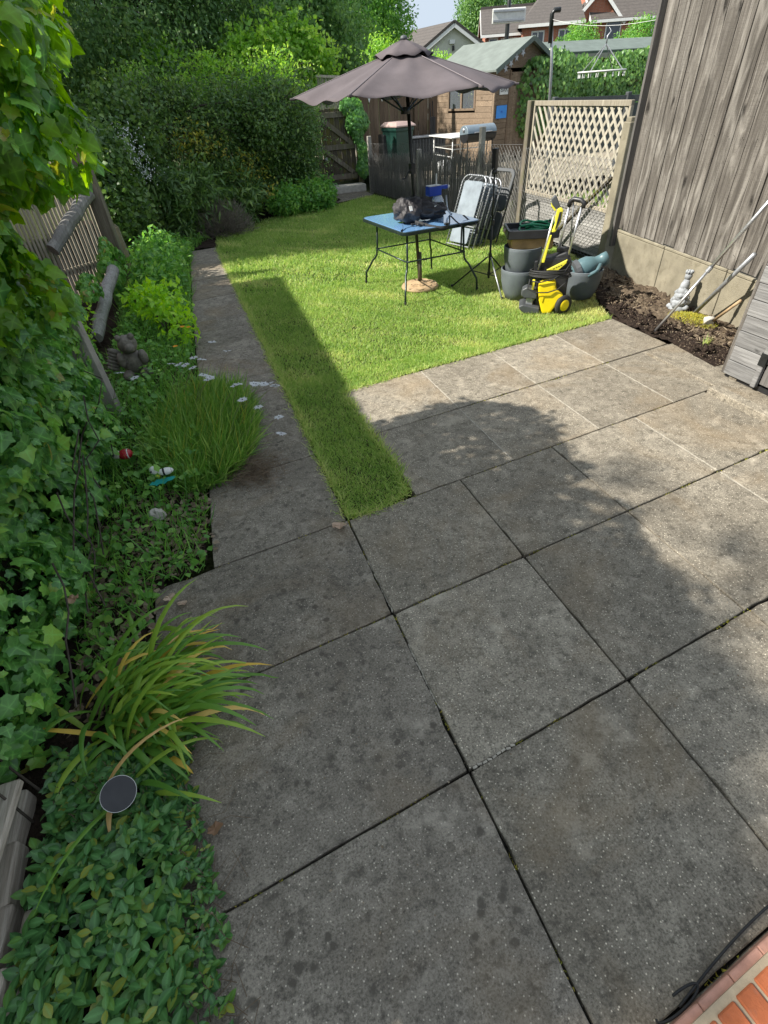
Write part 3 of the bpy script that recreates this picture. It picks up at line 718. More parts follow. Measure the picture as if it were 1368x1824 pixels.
# nail heads
nl_ = MB()
for i in range(nb):
    for z in (.62, 1.5):
        p = FA + fd * (i * bw * .92 + bw * .8) + fn * .026 + Vector((0, 0, z)); nl_.lathe([(.004, 0), (.004, .002)], p, 6, frame(fn))
nl_.build('nails', M['blackm'], tall)['kind'] = 'stuff'
wallb = empty('concrete_wall', FA, 'buff concrete gravel boards under the tall board fence', 'wall')
sg = 0.0
for i, ln in enumerate((.98, 1.0, 1.05)):
    a = FA + fd * (sg + .006) - fn * .025; b = FA + fd * (sg + ln - .006) - fn * .025
    MB().beam(a + Vector((0, 0, .20)), b + Vector((0, 0, .20)), .52, .085, (0, 0, 1)).build('gravel_board', M['concrete'], wallb, bevel=.008, seg=2)
    cp = MB(); cp.beam(a + Vector((0, 0, .475)) + fn * .004, b + Vector((0, 0, .475)) + fn * .004, .028, .085, (0, 0, 1)); cp.build('top_strip', M['concrete'], wallb, bevel=.006)
    sg += ln
fp = empty('concrete_post', (5.33, 6.08, 0), 'square concrete fence post between trellis and tall panel', 'post')
pf = MB(); c = Vector((5.33, 6.08, 0)); m_ = rotz(math.atan2(fd.y, fd.x) + math.pi / 2)
pf.v = []; pf.box(c + Vector((0, 0, .7)), (.15, .15, 1.72), m_); pf.box(c + Vector((-.005, 0, 1.58)), (.11, .11, .05), m_)
pf.build('shaft', M['concrete'], fp, bevel=.012, seg=2)

# trellis panel
TA, TB = Vector((5.50, 8.42, 0)), Vector((5.40, 6.22, 0))
td = (TB - TA).normalized(); tn = Vector((-1, 0.045, 0)).normalized()
tre = empty('trellis_panel', TA, 'pale diagonal lattice trellis panel with grey top rail', 'trellis')
TL = (TB - TA).length; z0, z1 = .62, 1.70
def lat(dirn, off):
    sp = .142; k = int((TL + (z1 - z0)) / sp) + 2
    for i in range(-2, k):
        # line s = i*sp + dirn*(z-z0)
        s_a, za = i * sp, z0
        if dirn < 0: s_a = i * sp
        pts = []
        for z in np.linspace(z0, z1, 60):
            s_ = i * sp + dirn * (z - z0) * .82 + (0 if dirn > 0 else (z1 - z0) * .0)
            if .03 < s_ < TL - .03: pts.append((s_, z))
        if len(pts) < 4: continue
        (s1, za), (s2, zb) = pts[0], pts[-1]
        MB().beam(TA + td * s1 + tn * off + Vector((0, 0, za)), TA + td * s2 + tn * off + Vector((0, 0, zb)), .036, .010, td).build('lath', M['lattice'], tre)
lat(-1, .006)
lat(1, -.006)
for (a, b, w_) in (((0, z1 + .025), (TL, z1 + .025), .06), ((0, z0 - .02), (TL, z0 - .02), .05)):
    MB().beam(TA + td * a[0] + Vector((0, 0, a[1])), TA + td * b[0] + Vector((0, 0, b[1])), w_, .05, (0, 0, 1)).build('rail', M['paleslat'], tre, bevel=.004)
for s_ in (.015, TL - .015): MB().beam(TA + td * s_ + Vector((0, 0, z0)), TA + td * s_ + Vector((0, 0, z1)), .035, .045, td).build('stile', M['paleslat'], tre, bevel=.003)
M['lathgrey'] = wood('bleached_lath', (.20, .19, .175), (.32, .31, .29), (.44, .43, .41), 'Y', 1.0, .5, knots=False)
# slatted panel below the trellis
low = empty('slatted_panel', TA, 'whitish overlapped lath panel under the trellis', 'fence')
for i in range(15):
    z = .05 + i * .037; MB().beam(TA + td * .05 + Vector((-.01 + random.uniform(-.004, .004), 0, z)), TB - td * .05 + Vector((-.01, 0, z)), .036, .012, Vector((.25, 0, 1))).build('lath', M['lathgrey'], low)
tp = MB(); c = Vector((5.50, 8.52, 0)); tp.box(c + Vector((0, 0, .86)), (.11, .10, 1.80)); tag(tp.build('timber_post', M['post'], None, bevel=.008), 'mossy square timber post at the far end of the trellis', 'post')
db = MB(); db.beam((5.25, 7.35, .05), (5.36, 6.28, .98), .05, .03, (1, 0, 0)); tag(db.build('leaning_batten', M['gate'], None, bevel=.003), 'dark thin batten leaning diagonally against the slatted panel', 'batten')

M['wire'] = plain('dull_wire', (.13, .13, .13), .6, .4, .2, 30)
# chain link fence with brushwood screen
def chain(parent, A, B, z0, z1f, name='wire_mesh', sp=.085, r=.0020):
    A, B = Vector(A), Vector(B); d = (B - A); Lc = d.length; d.normalize(); mb = MB()
    hmax = max(z1f(0), z1f(1)) - z0
    for sgn in (1, -1):
        k = int((Lc + hmax) / sp) + 1
        for i in range(-int(hmax / sp) - 1, k):
            s_ = i * sp; pts = []
            for z in np.linspace(0, hmax, 24):
                x = s_ + sgn * z
                if 0 <= x <= Lc and z <= z1f(x / Lc) - z0: pts.append((x, z))
            if len(pts) < 2: continue
            a = A + d * pts[0][0] + Vector((0, 0, z0 + pts[0][1])); b = A + d * pts[-1][0] + Vector((0, 0, z0 + pts[-1][1]))
            n_ = Vector((-d.y, d.x, 0)) * (.003 * sgn); mb.tube([a + n_, b + n_], r, 3, False)
    for t in (.02, .5, .98):
        mb.tube([A + d * (Lc * u) + Vector((0, 0, z0 + (z1f(u) - z0) * t)) for u in np.linspace(0, 1, 8)], r * 1.1, 3, False)
    o = mb.build(name, M['wire'], parent); o['kind'] = 'stuff'; return o
CA, CB = Vector((4.86, 14.7, 0)), Vector((5.44, 8.58, 0))
chf = empty('chain_link_fence', CA, 'galvanised chain link fence with grey brushwood screen behind', 'fence')
chain(chf, CA, CB, .03, lambda t: 1.02 + .22 * t)
cd = (CB - CA).normalized(); CL = (CB - CA).length
rs = MB(); k = 950
for i in range(k):
    s_ = CL * i / k + random.uniform(-.004, .004); h = .76 + .34 * s_ / CL + random.uniform(-.10, .07) - (.12 if random.random() < .15 else 0)
    a = CA + cd * s_ + Vector((.045 + random.uniform(-.018, .018), 0, -.02)); rs.tube([a, a + Vector((random.uniform(-.02, .02), random.uniform(-.03, .03), h))], random.uniform(.0028, .0062), 3, True)
o = rs.build('brushwood', M['log'], chf); o['kind'] = 'stuff'
M['brush'] = wood('brushwood_cane', (.15, .138, .122), (.25, .235, .21), (.40, .38, .34), 'Z', 1.0, .4, knots=False); o.data.materials[0] = M['brush']
for t, h in ((.0, 1.15), (.42, 1.0), (.80, 1.42)):
    p = CA + cd * CL * t; MB().box(p + Vector((.06, 0, h / 2 - .03)), (.09, .09, h + .06)).build('post', M['concrete_g'], chf, bevel=.008)
ch2 = empty('chain_link_fence', (5.36, 8.4, 0), 'short run of chain link in front of the trellis', 'fence')
chain(ch2, (5.40, 8.42, 0), (5.24, 6.16, 0), .03, lambda t: 1.20)

# left boundary: cane panel, posts, logs
cane = empty('cane_panel', (-1.5, 8.2, 0), 'upright cane slat panel beside the mossy timber post', 'fence')
ca, cb_ = Vector((-1.00, 8.62, 0)), Vector((-2.05, 7.75, 0)); cdir = (cb_ - ca).normalized()
for i in range(26):
    p = ca + cdir * (.05 + i * .052); h = 1.86 + random.uniform(-.06, .06); sd_ = cdir * random.uniform(-.012, .012)
    MB().beam(p + Vector((0, 0, .05 + random.uniform(0, .05))), p + sd_ + Vector((0, 0, h)), random.uniform(.024, .034), .014, cdir).build('slat', M['paleslat'], cane)
for z in (.4, 1.5): MB().beam(ca + Vector((0, .03, z)), cb_ + Vector((0, .03, z)), .04, .02, (0, 0, 1)).build('rail', M['paleslat'], cane)
def stub(a, b, w_, t_, label, mat, sx=(0, 1, 0)):
    s_ = MB(); a, b = Vector(a), Vector(b); s_.beam(a, b, w_, t_, sx)
    d = (b - a).normalized(); s_.lathe([(t_ * .62, 0), (t_ * .35, t_ * .35)], b, 4, frame(d, sx) @ rotz(math.pi / 4))
    return tag(s_.build('fence_post', mat, None, bevel=.008, seg=2), label, 'post')
stub((-.93, 4.35, -.1), (-1.02, 4.62, .74), .15, .10, 'short tan concrete spur post in the ivy beside the path', M['concrete_g'], (1, -.25, 0))
stub((-.88, 9.2, -.1), (-.93, 9.3, .66), .13, .12, 'pale concrete stub behind the tall timber post', M['concrete'])
tl = MB(); tl.beam((-.93, 8.62, -.1), (-.97, 8.58, 1.98), .17, .12, (1, -.2, 0)); tag(tl.build('fence_post', M['post'], None, bevel=.008), 'tall mossy timber post at the end of the cane panel', 'post')
def log(a, b, r, label):
    a, b = Vector(a), Vector(b); k = 9; mb = MB()
    mb.tube([a.lerp(b, i / (k - 1)) + Vector((random.uniform(-.01, .01), random.uniform(-.01, .01), random.uniform(-.008, .008))) for i in range(k)], [r * random.uniform(.9, 1.08) for _ in range(k)], 12)
    return tag(mb.build('log_rail', M['log'], None, smooth=False, bevel=.004), label, 'log')
log((-1.60, 8.02, .68), (-1.00, 8.50, 1.19), .080, 'grey round log propped high across the cane slats')
log((-1.17, 6.15, .12), (-.92, 7.4, .50), .066, 'grey round log lying low beside the mossy post')

# ================================================================== GATE AND FAR BOUNDARY
gt = empty('garden_gate', (4.3, 15.2, 0), 'mossy ledged and braced timber gate at the end of the garden', 'gate')
gx0, gx1, gz0, gz1, gy = 3.86, 4.72, .22, 1.72, 15.25
nbd = 7
for i in range(nbd):
    w_ = (gx1 - gx0) / nbd; MB().box((gx0 + w_ * (i + .5), gy, (gz0 + gz1) / 2 + random.uniform(-.01, .01)), (w_ * .94, .022, gz1 - gz0)).build('board', M['gate'], gt, bevel=.003)
for z in (gz0 + .1, .95, gz1 - .12): MB().box(((gx0 + gx1) / 2, gy - .03, z), (gx1 - gx0, .03, .11)).build('ledge', M['post'], gt, bevel=.004)
for za, zb in ((gz1 - .2, 1.0), (.90, gz0 + .16)): MB().beam((gx0 + .05, gy - .033, za), (gx1 - .08, gy - .033, zb), .10, .03, (0, 0, 1)).build('brace', M['post'], gt, bevel=.004)
MB().lathe([(.04, 0), (.05, .02), (.03, .05)], (gx0 + .05, gy - .05, .72), 10, frame((0, -1, 0))).build('latch', M['galv'], gt, smooth=True)
for x, h, lb in ((3.78, 1.66, 'mossy timber gate post on the hedge side'), (4.83, 1.30, 'timber gate post carrying ivy beside the chain link')):
    s_ = MB(); s_.box((x, gy, h / 2), (.11, .11, h)); tag(s_.build('gate_post', M['gate'], None, bevel=.008), lb, 'post')
st = MB(); st.box((4.3, 15.05, .07), (1.05, .38, .16)); tag(st.build('threshold_stone', M['stone'], None, bevel=.02, seg=2), 'pale stone threshold under the garden gate', 'step')
sheet('paving_strip', [(3.3, 13.4), (4.75, 14.1), (4.8, 15.1), (3.8, 15.1)], -.006, M['path'], 'worn grey paving in front of the garden gate')
wk = empty('wicker_screen', (4.3, 16.3, 0), 'pale wicker cane screen rising behind the gate', 'fence')
for i in range(34):
    x = 4.18 + i * .024; MB().tube([(x, 16.3, .3), (x + random.uniform(-.01, .01), 16.3, 2.36 - .002 * i + random.uniform(-.03, .03))], .008, 5).build('cane', M['lattice'], wk)
MB().beam((4.15, 16.27, 2.36), (5.0, 16.27, 2.30), .05, .03, (0, 0, 1)).build('rail', M['lattice'], wk)

# ================================================================== NEIGHBOUR'S GARDEN
TZ = .30
Z0 = Vector((0, 0, 1))
sheet('terrace', [(5.6, 11.0), (40, 11.0), (40, 30), (5.2, 30), (5.2, 14.5)], TZ - .02, M['slab'], 'sunlit paving of the neighbouring garden')
sheet('neighbour_lawn', [(5.55, 2), (30, 2), (30, 11.0), (5.6, 11.0)], -.02, M['turf'], 'neighbouring lawn behind the trellis')
q = scatter([(5.6, 4), (10, 4), (10, 10.9), (5.6, 10.9)], 26000)
o = grass('neighbour_grass', q, .09, .012, 'blade', None, M['lawncol'], zb=-.02); tag(o, 'rough grass growing behind the trellis', 'grass')
nf = empty('board_fence', (5.3, 16.5, TZ), 'brown vertical board fence behind the wheelie bin', 'fence')
for i in range(17):
    x = 5.2 + i * .145; MB().box((x, 16.5 - .012 * (i % 2), 1.15), (.138, .018, 1.74)).build('board', M['nfence'], nf, bevel=.002)
for x in (5.28, 6.9): MB().box((x, 16.44, 1.15), (.09, .08, 1.74)).build('post', M['nfence'], nf, bevel=.004)
MB().box((6.35, 16.46, 2.03), (2.45, .10, .03)).build('capping', M['nfence'], nf)
# bunting strung along the fence
bt = empty('bunting', (6.3, 16.38, 1.9), 'small pale pennants strung along the brown fence', 'bunting')
MB().tube([(5.3 + .3 * i, 16.36, 1.90 - .05 * math.sin(math.pi * (i % 4) / 4)) for i in range(8)], .004, 4).build('cord', M['white'], bt)
for i in range(6):
    x = 5.5 + i * .36; MB().prism([(0, 0), (.09, 0), (.045, -.12)], (x, 16.355, 1.88), (1, 0, 0), (0, 0, 1), (0, .004, 0)).build('pennant', M['white'], bt)

# garden cabin with window
gd, wd_ = Vector((.954, .30, 0)), Vector((-.30, .954, 0)); C0 = Vector((8.5, 15.0, TZ)); CW, CLn, CE, CR = 2.35, 2.25, 1.96, 2.50
cab = empty('garden_shed', C0, 'honey coloured timber shed with window, green felt roof and shaded door end', 'shed')
def wallbox(p, d, s0, s1, z0_, z1_, t, nm, mat, par=cab, off=0, bev=.003):
    n_ = Vector((d.y, -d.x, 0)) if d is gd else Vector((-d.y, d.x, 0))
    m = Matrix((d, Vector((0, 0, 1)).cross(d), Vector((0, 0, 1)))).transposed()
    return MB().box(p + d * ((s0 + s1) / 2) + n_ * (off) + Vector((0, 0, (z0_ + z1_) / 2)), (s1 - s0, t, z1_ - z0_), m).build(nm, mat, par, bevel=bev)
bh = .122; nB = 16
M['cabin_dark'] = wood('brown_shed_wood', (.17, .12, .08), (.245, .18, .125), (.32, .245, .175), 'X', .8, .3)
for i in range(nB):
    z = i * bh; zt = min(z + bh - .004, CE)
    if zt <= z: break
    if z + bh > 1.16 and z < 1.70:
        segs = ((.03, .64), (1.70, CLn))
    else: segs = ((.03, CLn),)
    for a, b in segs: wallbox(C0, wd_, a, b, z, zt, .03, 'board', M['cabin'], off=.002 * (i % 2))
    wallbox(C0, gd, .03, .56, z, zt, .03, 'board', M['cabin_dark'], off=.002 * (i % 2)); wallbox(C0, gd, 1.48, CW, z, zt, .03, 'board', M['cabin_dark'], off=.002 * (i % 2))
M['clear'] = glass('clear_glass'); wn = wallbox(C0, wd_, .64, 1.70, 1.16, 1.70, .006, 'window', M['clear'], off=-.005, bev=0)
for a, b, c_, d_ in ((.64, 1.70, 1.14, 1.19), (.64, 1.70, 1.66, 1.71), (.63, .69, 1.16, 1.70), (1.65, 1.71, 1.16, 1.70), (1.14, 1.20, 1.16, 1.70)): wallbox(C0, wd_, a, b, c_, d_, .045, 'window_frame', M['cabin_dark'], off=.01)
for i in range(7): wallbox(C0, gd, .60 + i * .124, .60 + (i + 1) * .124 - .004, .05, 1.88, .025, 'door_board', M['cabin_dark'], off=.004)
for a in (.56, 1.46): wallbox(C0, gd, a - .02, a + .03, 0, 1.92, .05, 'door_trim', M['nfence'], off=.012)
MB().prism([(0, .03), (0, -.03), (.34, -.008), (.34, .008)], C0 + gd * 1.46 + Vector((0, 0, 1.62)) + Vector((gd.y, -gd.x, 0)) * .03, -gd, (0, 0, 1), Vector((gd.y, -gd.x, 0)) * .006).build('hinge', M['galv'], cab)
wallbox(C0, gd, -.02, .03, 0, CE, .07, 'corner_trim', M['cabin'], off=.012)
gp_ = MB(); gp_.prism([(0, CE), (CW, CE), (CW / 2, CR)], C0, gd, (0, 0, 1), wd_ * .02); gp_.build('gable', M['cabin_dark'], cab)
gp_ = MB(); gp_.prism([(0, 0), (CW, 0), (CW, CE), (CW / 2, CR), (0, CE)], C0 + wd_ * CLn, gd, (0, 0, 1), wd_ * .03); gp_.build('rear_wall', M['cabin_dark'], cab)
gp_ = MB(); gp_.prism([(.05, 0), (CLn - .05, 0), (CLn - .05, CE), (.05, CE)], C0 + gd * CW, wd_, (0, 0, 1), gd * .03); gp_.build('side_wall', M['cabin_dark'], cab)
for sgn in (0, 1):
    a = Vector((-.14, CE - .06)) if sgn == 0 else Vector((CW + .14, CE - .06)); b = Vector((CW / 2, CR + .02))
    r_ = MB(); th = Vector((0, 0, .035)); o_ = C0 - wd_ * .16; e_ = wd_ * (CLn + .3)
    p1, p2 = o_ + gd * a.x + Vector((0, 0, a.y)), o_ + gd * b.x + Vector((0, 0, b.y))
    r_.add([p1, p2, p2 + e_, p1 + e_, p1 + th, p2 + th, p2 + e_ + th, p1 + e_ + th], [(0, 1, 2, 3), (7, 6, 5, 4), (0, 4, 5, 1), (1, 5, 6, 2), (2, 6, 7, 3), (3, 7, 4, 0)]); rf = r_.build('roof', M['felt'], cab)
    br = MB(); br.beam(p1 - wd_ * .012, p2 - wd_ * .012, .10, .02, (0, 0, 1)); br.build('bargeboard', M['felt2'], rf)
# items seen through the window
for s_, mt_, lb in ((1.36, M['yellow2'], 'yellow and white jacket behind the left shed pane'), (.98, M['yellow2'], 'yellow jacket behind the right shed pane')):
    hv = MB(); hc = C0 + wd_ * s_ + gd * .22 + Z0 * 1.40; hv.ell(hc, (.13, .16, .20), 12, 8, None, .1); hv.ell(hc + Z0 * .17, (.08, .19, .07), 10, 6, None, .1); tag(hv.build('hanging_jacket', mt_, None, smooth=True), lb, 'jacket')
# signs on the shed
gn_ = Vector((gd.y, -gd.x, 0))
def sign(s0, s1, z0_, z1_, mat, label, text=None, tcol=None, size=.07, text2=None):
    e = empty('sign_board', C0 + gd * (s0 + s1) / 2 + Vector((0, 0, z0_)), label, 'sign')
    p = C0 + gd * ((s0 + s1) / 2) + gn_ * .035 + Vector((0, 0, (z0_ + z1_) / 2)); m = Matrix((gd, Vector((0, 0, 1)).cross(gd), Vector((0, 0, 1)))).transposed()
    MB().box(p, (s1 - s0, .012, z1_ - z0_), m).build('board', mat, e, bevel=.003)
    for tx, dz, sz in ((text, 0, size), (text2, .075, size * .5)):
        if not tx: continue
        cu = bpy.data.curves.new('lettering', 'FONT'); cu.body = tx; cu.size = sz; cu.extrude = .001; cu.align_x = 'CENTER'; cu.align_y = 'CENTER'; cu.materials.append(tcol)
        tmp_ = bpy.data.objects.new('lettering_curve', cu); COL.objects.link(tmp_); me_ = bpy.data.meshes.new_from_object(tmp_.evaluated_get(bpy.context.evaluated_depsgraph_get())); bpy.data.objects.remove(tmp_)
        t_ = bpy.data.objects.new('lettering', me_); COL.objects.link(t_); t_.parent = e
        mm = Matrix((gd, Vector((0, 0, 1)), gn_)).transposed().to_4x4(); mm.translation = p + gn_ * .009 + Vector((0, 0, dz - (.02 if text2 else 0))) - wloc(e); t_.matrix_local = mm
    return e
sign(.18, .50, 1.44, 1.68, M['offwhite'], 'small white sign with dark lettering above the blue board', 'BAR', M['darkgrey'], .15, 'THE')
sign(.10, .50, .95, 1.22, M['skyblue'], 'plain sky blue board fixed below the white sign', 'IN', M['blue'], .07)
# ornaments on the gable
oz = empty('star_garland', C0 + gd * .3 + Vector((0, 0, 1.8)), 'grey metal star ornaments hung along the shed gable edge', 'ornament')
for s_, z_ in ((.18, 1.95), (.36, 2.04), (.55, 2.15), (.78, 2.24)):
    c = C0 + gd * s_ - wd_ * .18 + Vector((0, 0, z_)); poly = []
    for k in range(10): r_ = .085 if k % 2 == 0 else .035; a = k * math.pi / 5 + s_ * 3; poly.append((r_ * math.cos(a), r_ * math.sin(a)))
    MB().prism(poly, c, gd, (0, 0, 1), -wd_ * .012).build('star', M['galv'], oz)

# wheelie bin
def wheelie(loc, rz, label):
    e = empty('wheelie_bin', loc, label, 'bin'); m = rotz(rz); L0 = Vector(loc)
    def ring(wx, wy, z, dy=0): return [L0 + m @ Vector((sx * wx / 2, sy * wy / 2 + dy, z)) for sx, sy in ((-1, -1), (1, -1), (1, 1), (-1, 1))]
    b = MB(); rr = [ring(.42, .46, .05), ring(.54, .62, .86), ring(.58, .66, .88), ring(.58, .66, .95)]
    for r_ in rr: b.v += r_
    for l in range(3):
        for j in range(4): b.f.append((l * 4 + j, l * 4 + (j + 1) % 4, l * 4 + 4 + (j + 1) % 4, l * 4 + 4 + j))
    b.f.append((3, 2, 1, 0)); b.f.append((12, 13, 14, 15)); b.build('body', M['bin'], e, bevel=.025, seg=2, smooth=False)
    l_ = MB(); rr = [ring(.62, .72, .955, -.02), ring(.62, .72, .985, -.02), ring(.46, .52, 1.06, .0)]
    for r_ in rr: l_.v += r_
    for l in range(2):
        for j in range(4): l_.f.append((l * 4 + j, l * 4 + (j + 1) % 4, l * 4 + 4 + (j + 1) % 4, l * 4 + 4 + j))
    l_.f.append((3, 2, 1, 0)); l_.f.append((8, 9, 10, 11)); l_.build('lid', M['pink'], e, bevel=.02, seg=2)
    h = MB(); h.tube([L0 + m @ Vector((x, .38, 1.0)) for x in (-.27, .27)], .016, 8); h.build('handle', M['black'], e)
    for s_ in (-1, 1): MB().lathe([(.10, -.025), (.10, .025)], L0 + m @ Vector((s_ * .24, .24, .10)), 16, m @ frame((1, 0, 0))).build('wheel', M['rubber'], e, bevel=.008)
    return e
wheelie((5.92, 15.3, TZ), .25, 'dark green wheelie bin with faded pink lid')
bx = empty('storage_box', (7.05, 16.05, TZ), 'low black slatted storage box against the brown fence', 'box')
MB().box((7.05, 16.05, TZ + .33), (1.0, .42, .60)).build('body', M['black'], bx, bevel=.01)
for i in range(11): MB().box((6.6 + i * .09, 15.83, TZ + .33), (.06, .02, .56)).build('slat', M['darkgrey'], bx)
MB().box((7.05, 16.03, TZ + .655), (1.06, .48, .04)).build('lid', M['galv'], bx, bevel=.008)
b2 = MB(); b2.box((5.72, 15.6, TZ + .40), (.34, .40, .80)); tag(b2.build('planter_box', M['black'], None, bevel=.012), 'black box standing left of the green wheelie bin', 'box')
for x, h, lb in ((7.30, 1.05, 'black broom leaning on the fence, left of the pair'), (7.38, 1.10, 'black broom leaning on the fence, right of the pair')):
    s_ = MB(); s_.tube([(x, 16.2, TZ), (x + .03, 16.42, TZ + h + .3)], .012, 6); s_.box((x + .0, 16.25, TZ + .75), (.07, .05, .62)); tag(s_.build('broom', M['black'], None), lb, 'broom')
# glass-topped table and barrel smoker
tt = empty('garden_table', (7.05, 14.4, TZ), 'white framed rectangular table standing behind the chain link', 'table')
mb = MB(); mb.box((7.15, 14.35, 1.02), (.95, 1.35, .028)); mb.build('table_top', M['offwhite'], tt, bevel=.008)
for sx in (-1, 1):
    for sy in (-1, 1):
        x, y = 7.15 + sx * .38, 14.35 + sy * .55; MB().tube([(x, y, 1.0), (x, y, .70), (x + sx * .02, y - sy * .02, .55), (x + sx * .10, y + sy * .06, TZ)], .014, 7).build('leg', M['white'], tt, smooth=True)
for sy in (-1, 1): MB().tube([(6.77, 14.35 + sy * .55, .78), (7.53, 14.35 + sy * .55, .78)], .010, 6).build('stretcher', M['white'], tt)
for z in (.78, .62): MB().tube([(6.80, 13.8, z), (6.80, 14.9, z)], .009, 6).build('side_rail', M['white'], tt)
sm = empty('barrel_smoker', (7.30, 13.2, TZ), 'grey barrel barbecue smoker behind the chain link', 'barbecue')
sd = Vector((.97, .16, 0)).normalized(); sc_ = Vector((7.16, 13.25, 1.10))
fr_ = frame(sd, (0, 0, 1))
up_ = MB(); n_ = 20; vs = []
for e_ in (-.42, .42):
    for j in range(n_ + 1): a = math.pi * j / n_ - .1; vs.append(sc_ + sd * e_ + (Vector((0, 0, 1)) * math.sin(a) + Vector((-sd.y, sd.x, 0)) * math.cos(a)) * .17)
up_.add(vs, [(j, j + 1, n_ + 2 + j, n_ + 1 + j) for j in range(n_)] + [tuple(range(n_ + 1)), tuple(reversed(range(n_ + 1, 2 * n_ + 2)))])
M['smoker'] = plain('grey_smoker_metal', (.20, .25, .29), .4, .3, .12, 7); up_.build('lid', M['smoker'], sm, smooth=False, bevel=.006)
lo_ = MB(); vs = []
for e_ in (-.415, .415):
    for j in range(n_ + 1): a = math.pi + math.pi * j / n_; vs.append(sc_ + sd * e_ + (Vector((0, 0, 1)) * math.sin(a) + Vector((-sd.y, sd.x, 0)) * math.cos(a)) * .168)
lo_.add(vs, [(j, j + 1, n_ + 2 + j, n_ + 1 + j) for j in range(n_)] + [tuple(range(n_ + 1)), tuple(reversed(range(n_ + 1, 2 * n_ + 2)))]); lo_.build('firebox', M['black'], sm)
MB().lathe([(.035, 0), (.04, .012), (.02, .03)], sc_ - sd * .42 + Vector((0, 0, .08)), 14, frame(-sd)).build('vent', M['galv'], sm)
MB().tube([sc_ + sd * e_ + Vector((sd.y, -sd.x, 0)) * .20 + Vector((0, 0, .03)) for e_ in (-.25, .25)], .012, 8).build('handle', M['galv'], sm)
for e_ in (-.36, .36):
    for s_ in (-1, 1): MB().tube([sc_ + sd * e_ + Vector((0, s_ * .1, -.1)), sc_ + sd * e_ * 1.05 + Vector((0, s_ * .22, -.80))], .013, 6).build('leg', M['blackm'], sm)
ck = MB(); ck.ell((6.6, 13.9, .42), (.26, .2, .15), 18, 12, None, .16); tag(ck.build('white_sack', M['offwhite'], None, smooth=True), 'crumpled white sack under the white table', 'sack')
# leaning clothes prop pole and hanging airer
gp2 = empty('clothes_post', (8.30, 12.0, TZ), 'thin grey clothes post with black bracket behind the trellis', 'post')
MB().tube([(8.30, 12.0, TZ), (8.12, 12.0, 2.2), (7.99, 12.0, 2.95)], .028, 10).build('shaft', M['galv'], gp2, smooth=True)
br = MB(); br.tube([(8.02, 12.0, 2.55), (7.99, 12.0, 2.98), (8.03, 11.98, 3.03), (8.14, 11.95, 3.03)], .042, 8); br.build('bracket', M['blackm'], gp2, smooth=True)
wl = MB(); wl.tube([Vector((8.0, 12.0, 2.9)).lerp(Vector((7.6, 7.0, 2.72)), t) - Vector((0, 0, .55 * 4 * t * (1 - t) * .35)) for t in np.linspace(0, 1, 12)], .003, 4); tag(wl.build('washing_line', M['white'], None), 'thin white washing line running from the grey clothes post', 'washing line')
ar = empty('hanging_airer', (7.76, 9.9, 2.05), 'round white peg airer hanging on chains above the trellis', 'airer')
def torus(c, R_, r_, n=40, k=6, m=None):
    mb = MB(); c = Vector(c)
    for i in range(n):
        a = 2 * math.pi * i / n
        for j in range(k):
            b = 2 * math.pi * j / k; q = Vector(((R_ + r_ * math.cos(b)) * math.cos(a), (R_ + r_ * math.cos(b)) * math.sin(a), r_ * math.sin(b))); mb.v.append(c + (m @ q if m is not None else q))
    for i in range(n):
        for j in range(k): mb.f.append((i * k + j, ((i + 1) % n) * k + j, ((i + 1) % n) * k + (j + 1) % k, i * k + (j + 1) % k))
    return mb
ac = Vector((7.76, 9.9, 2.05))
torus(ac, .40, .014).build('ring', M['offwhite'], ar, smooth=True); torus(ac, .22, .010).build('inner_ring', M['offwhite'], ar, smooth=True)
for i in range(4): a = i * math.pi / 2 + .4; MB().tube([ac, ac + Vector((.4 * math.cos(a), .4 * math.sin(a), 0))], .008, 5).build('spoke', M['offwhite'], ar)
for i in range(4): a = i * math.pi / 2 + .4; MB().tube([ac + Vector((.38 * math.cos(a), .38 * math.sin(a), .01)), ac + Vector((0, 0, .36))], .008, 5).build('chain', M['galv'], ar)
MB().tube([ac + Vector((0, 0, .36)), ac + Vector((0, 0, .46)), ac + Vector((.06, 0, .52)), ac + Vector((0, 0, .58)), ac + Vector((-.06, 0, .52))], .012, 7).build('hook', M['galv'], ar, smooth=True)
for i in range(18):
    a = 2 * math.pi * i / 18; p = ac + Vector((.39 * math.cos(a), .39 * math.sin(a), -.05)); MB().box(p, (.012, .010, .06), rotz(a)).build('peg', M['white'], ar)

# far green-roofed outbuilding under ivy
ob = empty('outbuilding', (12.6, 17.2, TZ), 'low outbuilding with sage felt roof half hidden by ivy', 'outbuilding')
MB().box((13.6, 18.0, 1.35), (5.4, 2.2, 2.2)).build('wall', M['cabin'], ob)
rf = MB(); rf.prism([(16.8, 2.44), (16.75, 2.56), (18.1, 2.86), (19.4, 2.56), (19.4, 2.44)], (10.7, 0, 0), (0, 1, 0), (0, 0, 1), (5.8, 0, 0)); rf.build('roof', M['felt2'], ob, bevel=.01)
MB().box((13.6, 16.78, 2.44), (5.8, .03, .12)).build('fascia', M['concrete_g'], ob)
kf = empty('dark_trellis_fence', (8.8, 10.9, TZ), 'dark fence rail with posts showing above the trellis', 'fence')
MB().beam((7.3, 10.6, 1.66), (9.8, 10.0, 1.60), .10, .04, (0, 0, 1)).build('rail', M['darkgrey'], kf)
for x, y in ((7.34, 10.6), (8.75, 10.25), (9.7, 10.02)): MB().box((x, y, .85), (.09, .09, 1.75)).build('post', M['darkgrey'], kf, bevel=.01)
MB().beam((7.3, 10.62, 1.2), (9.8, 10.02, 1.2), .7, .02, (0, 0, 1)).build('panel', M['darkgrey'], kf)

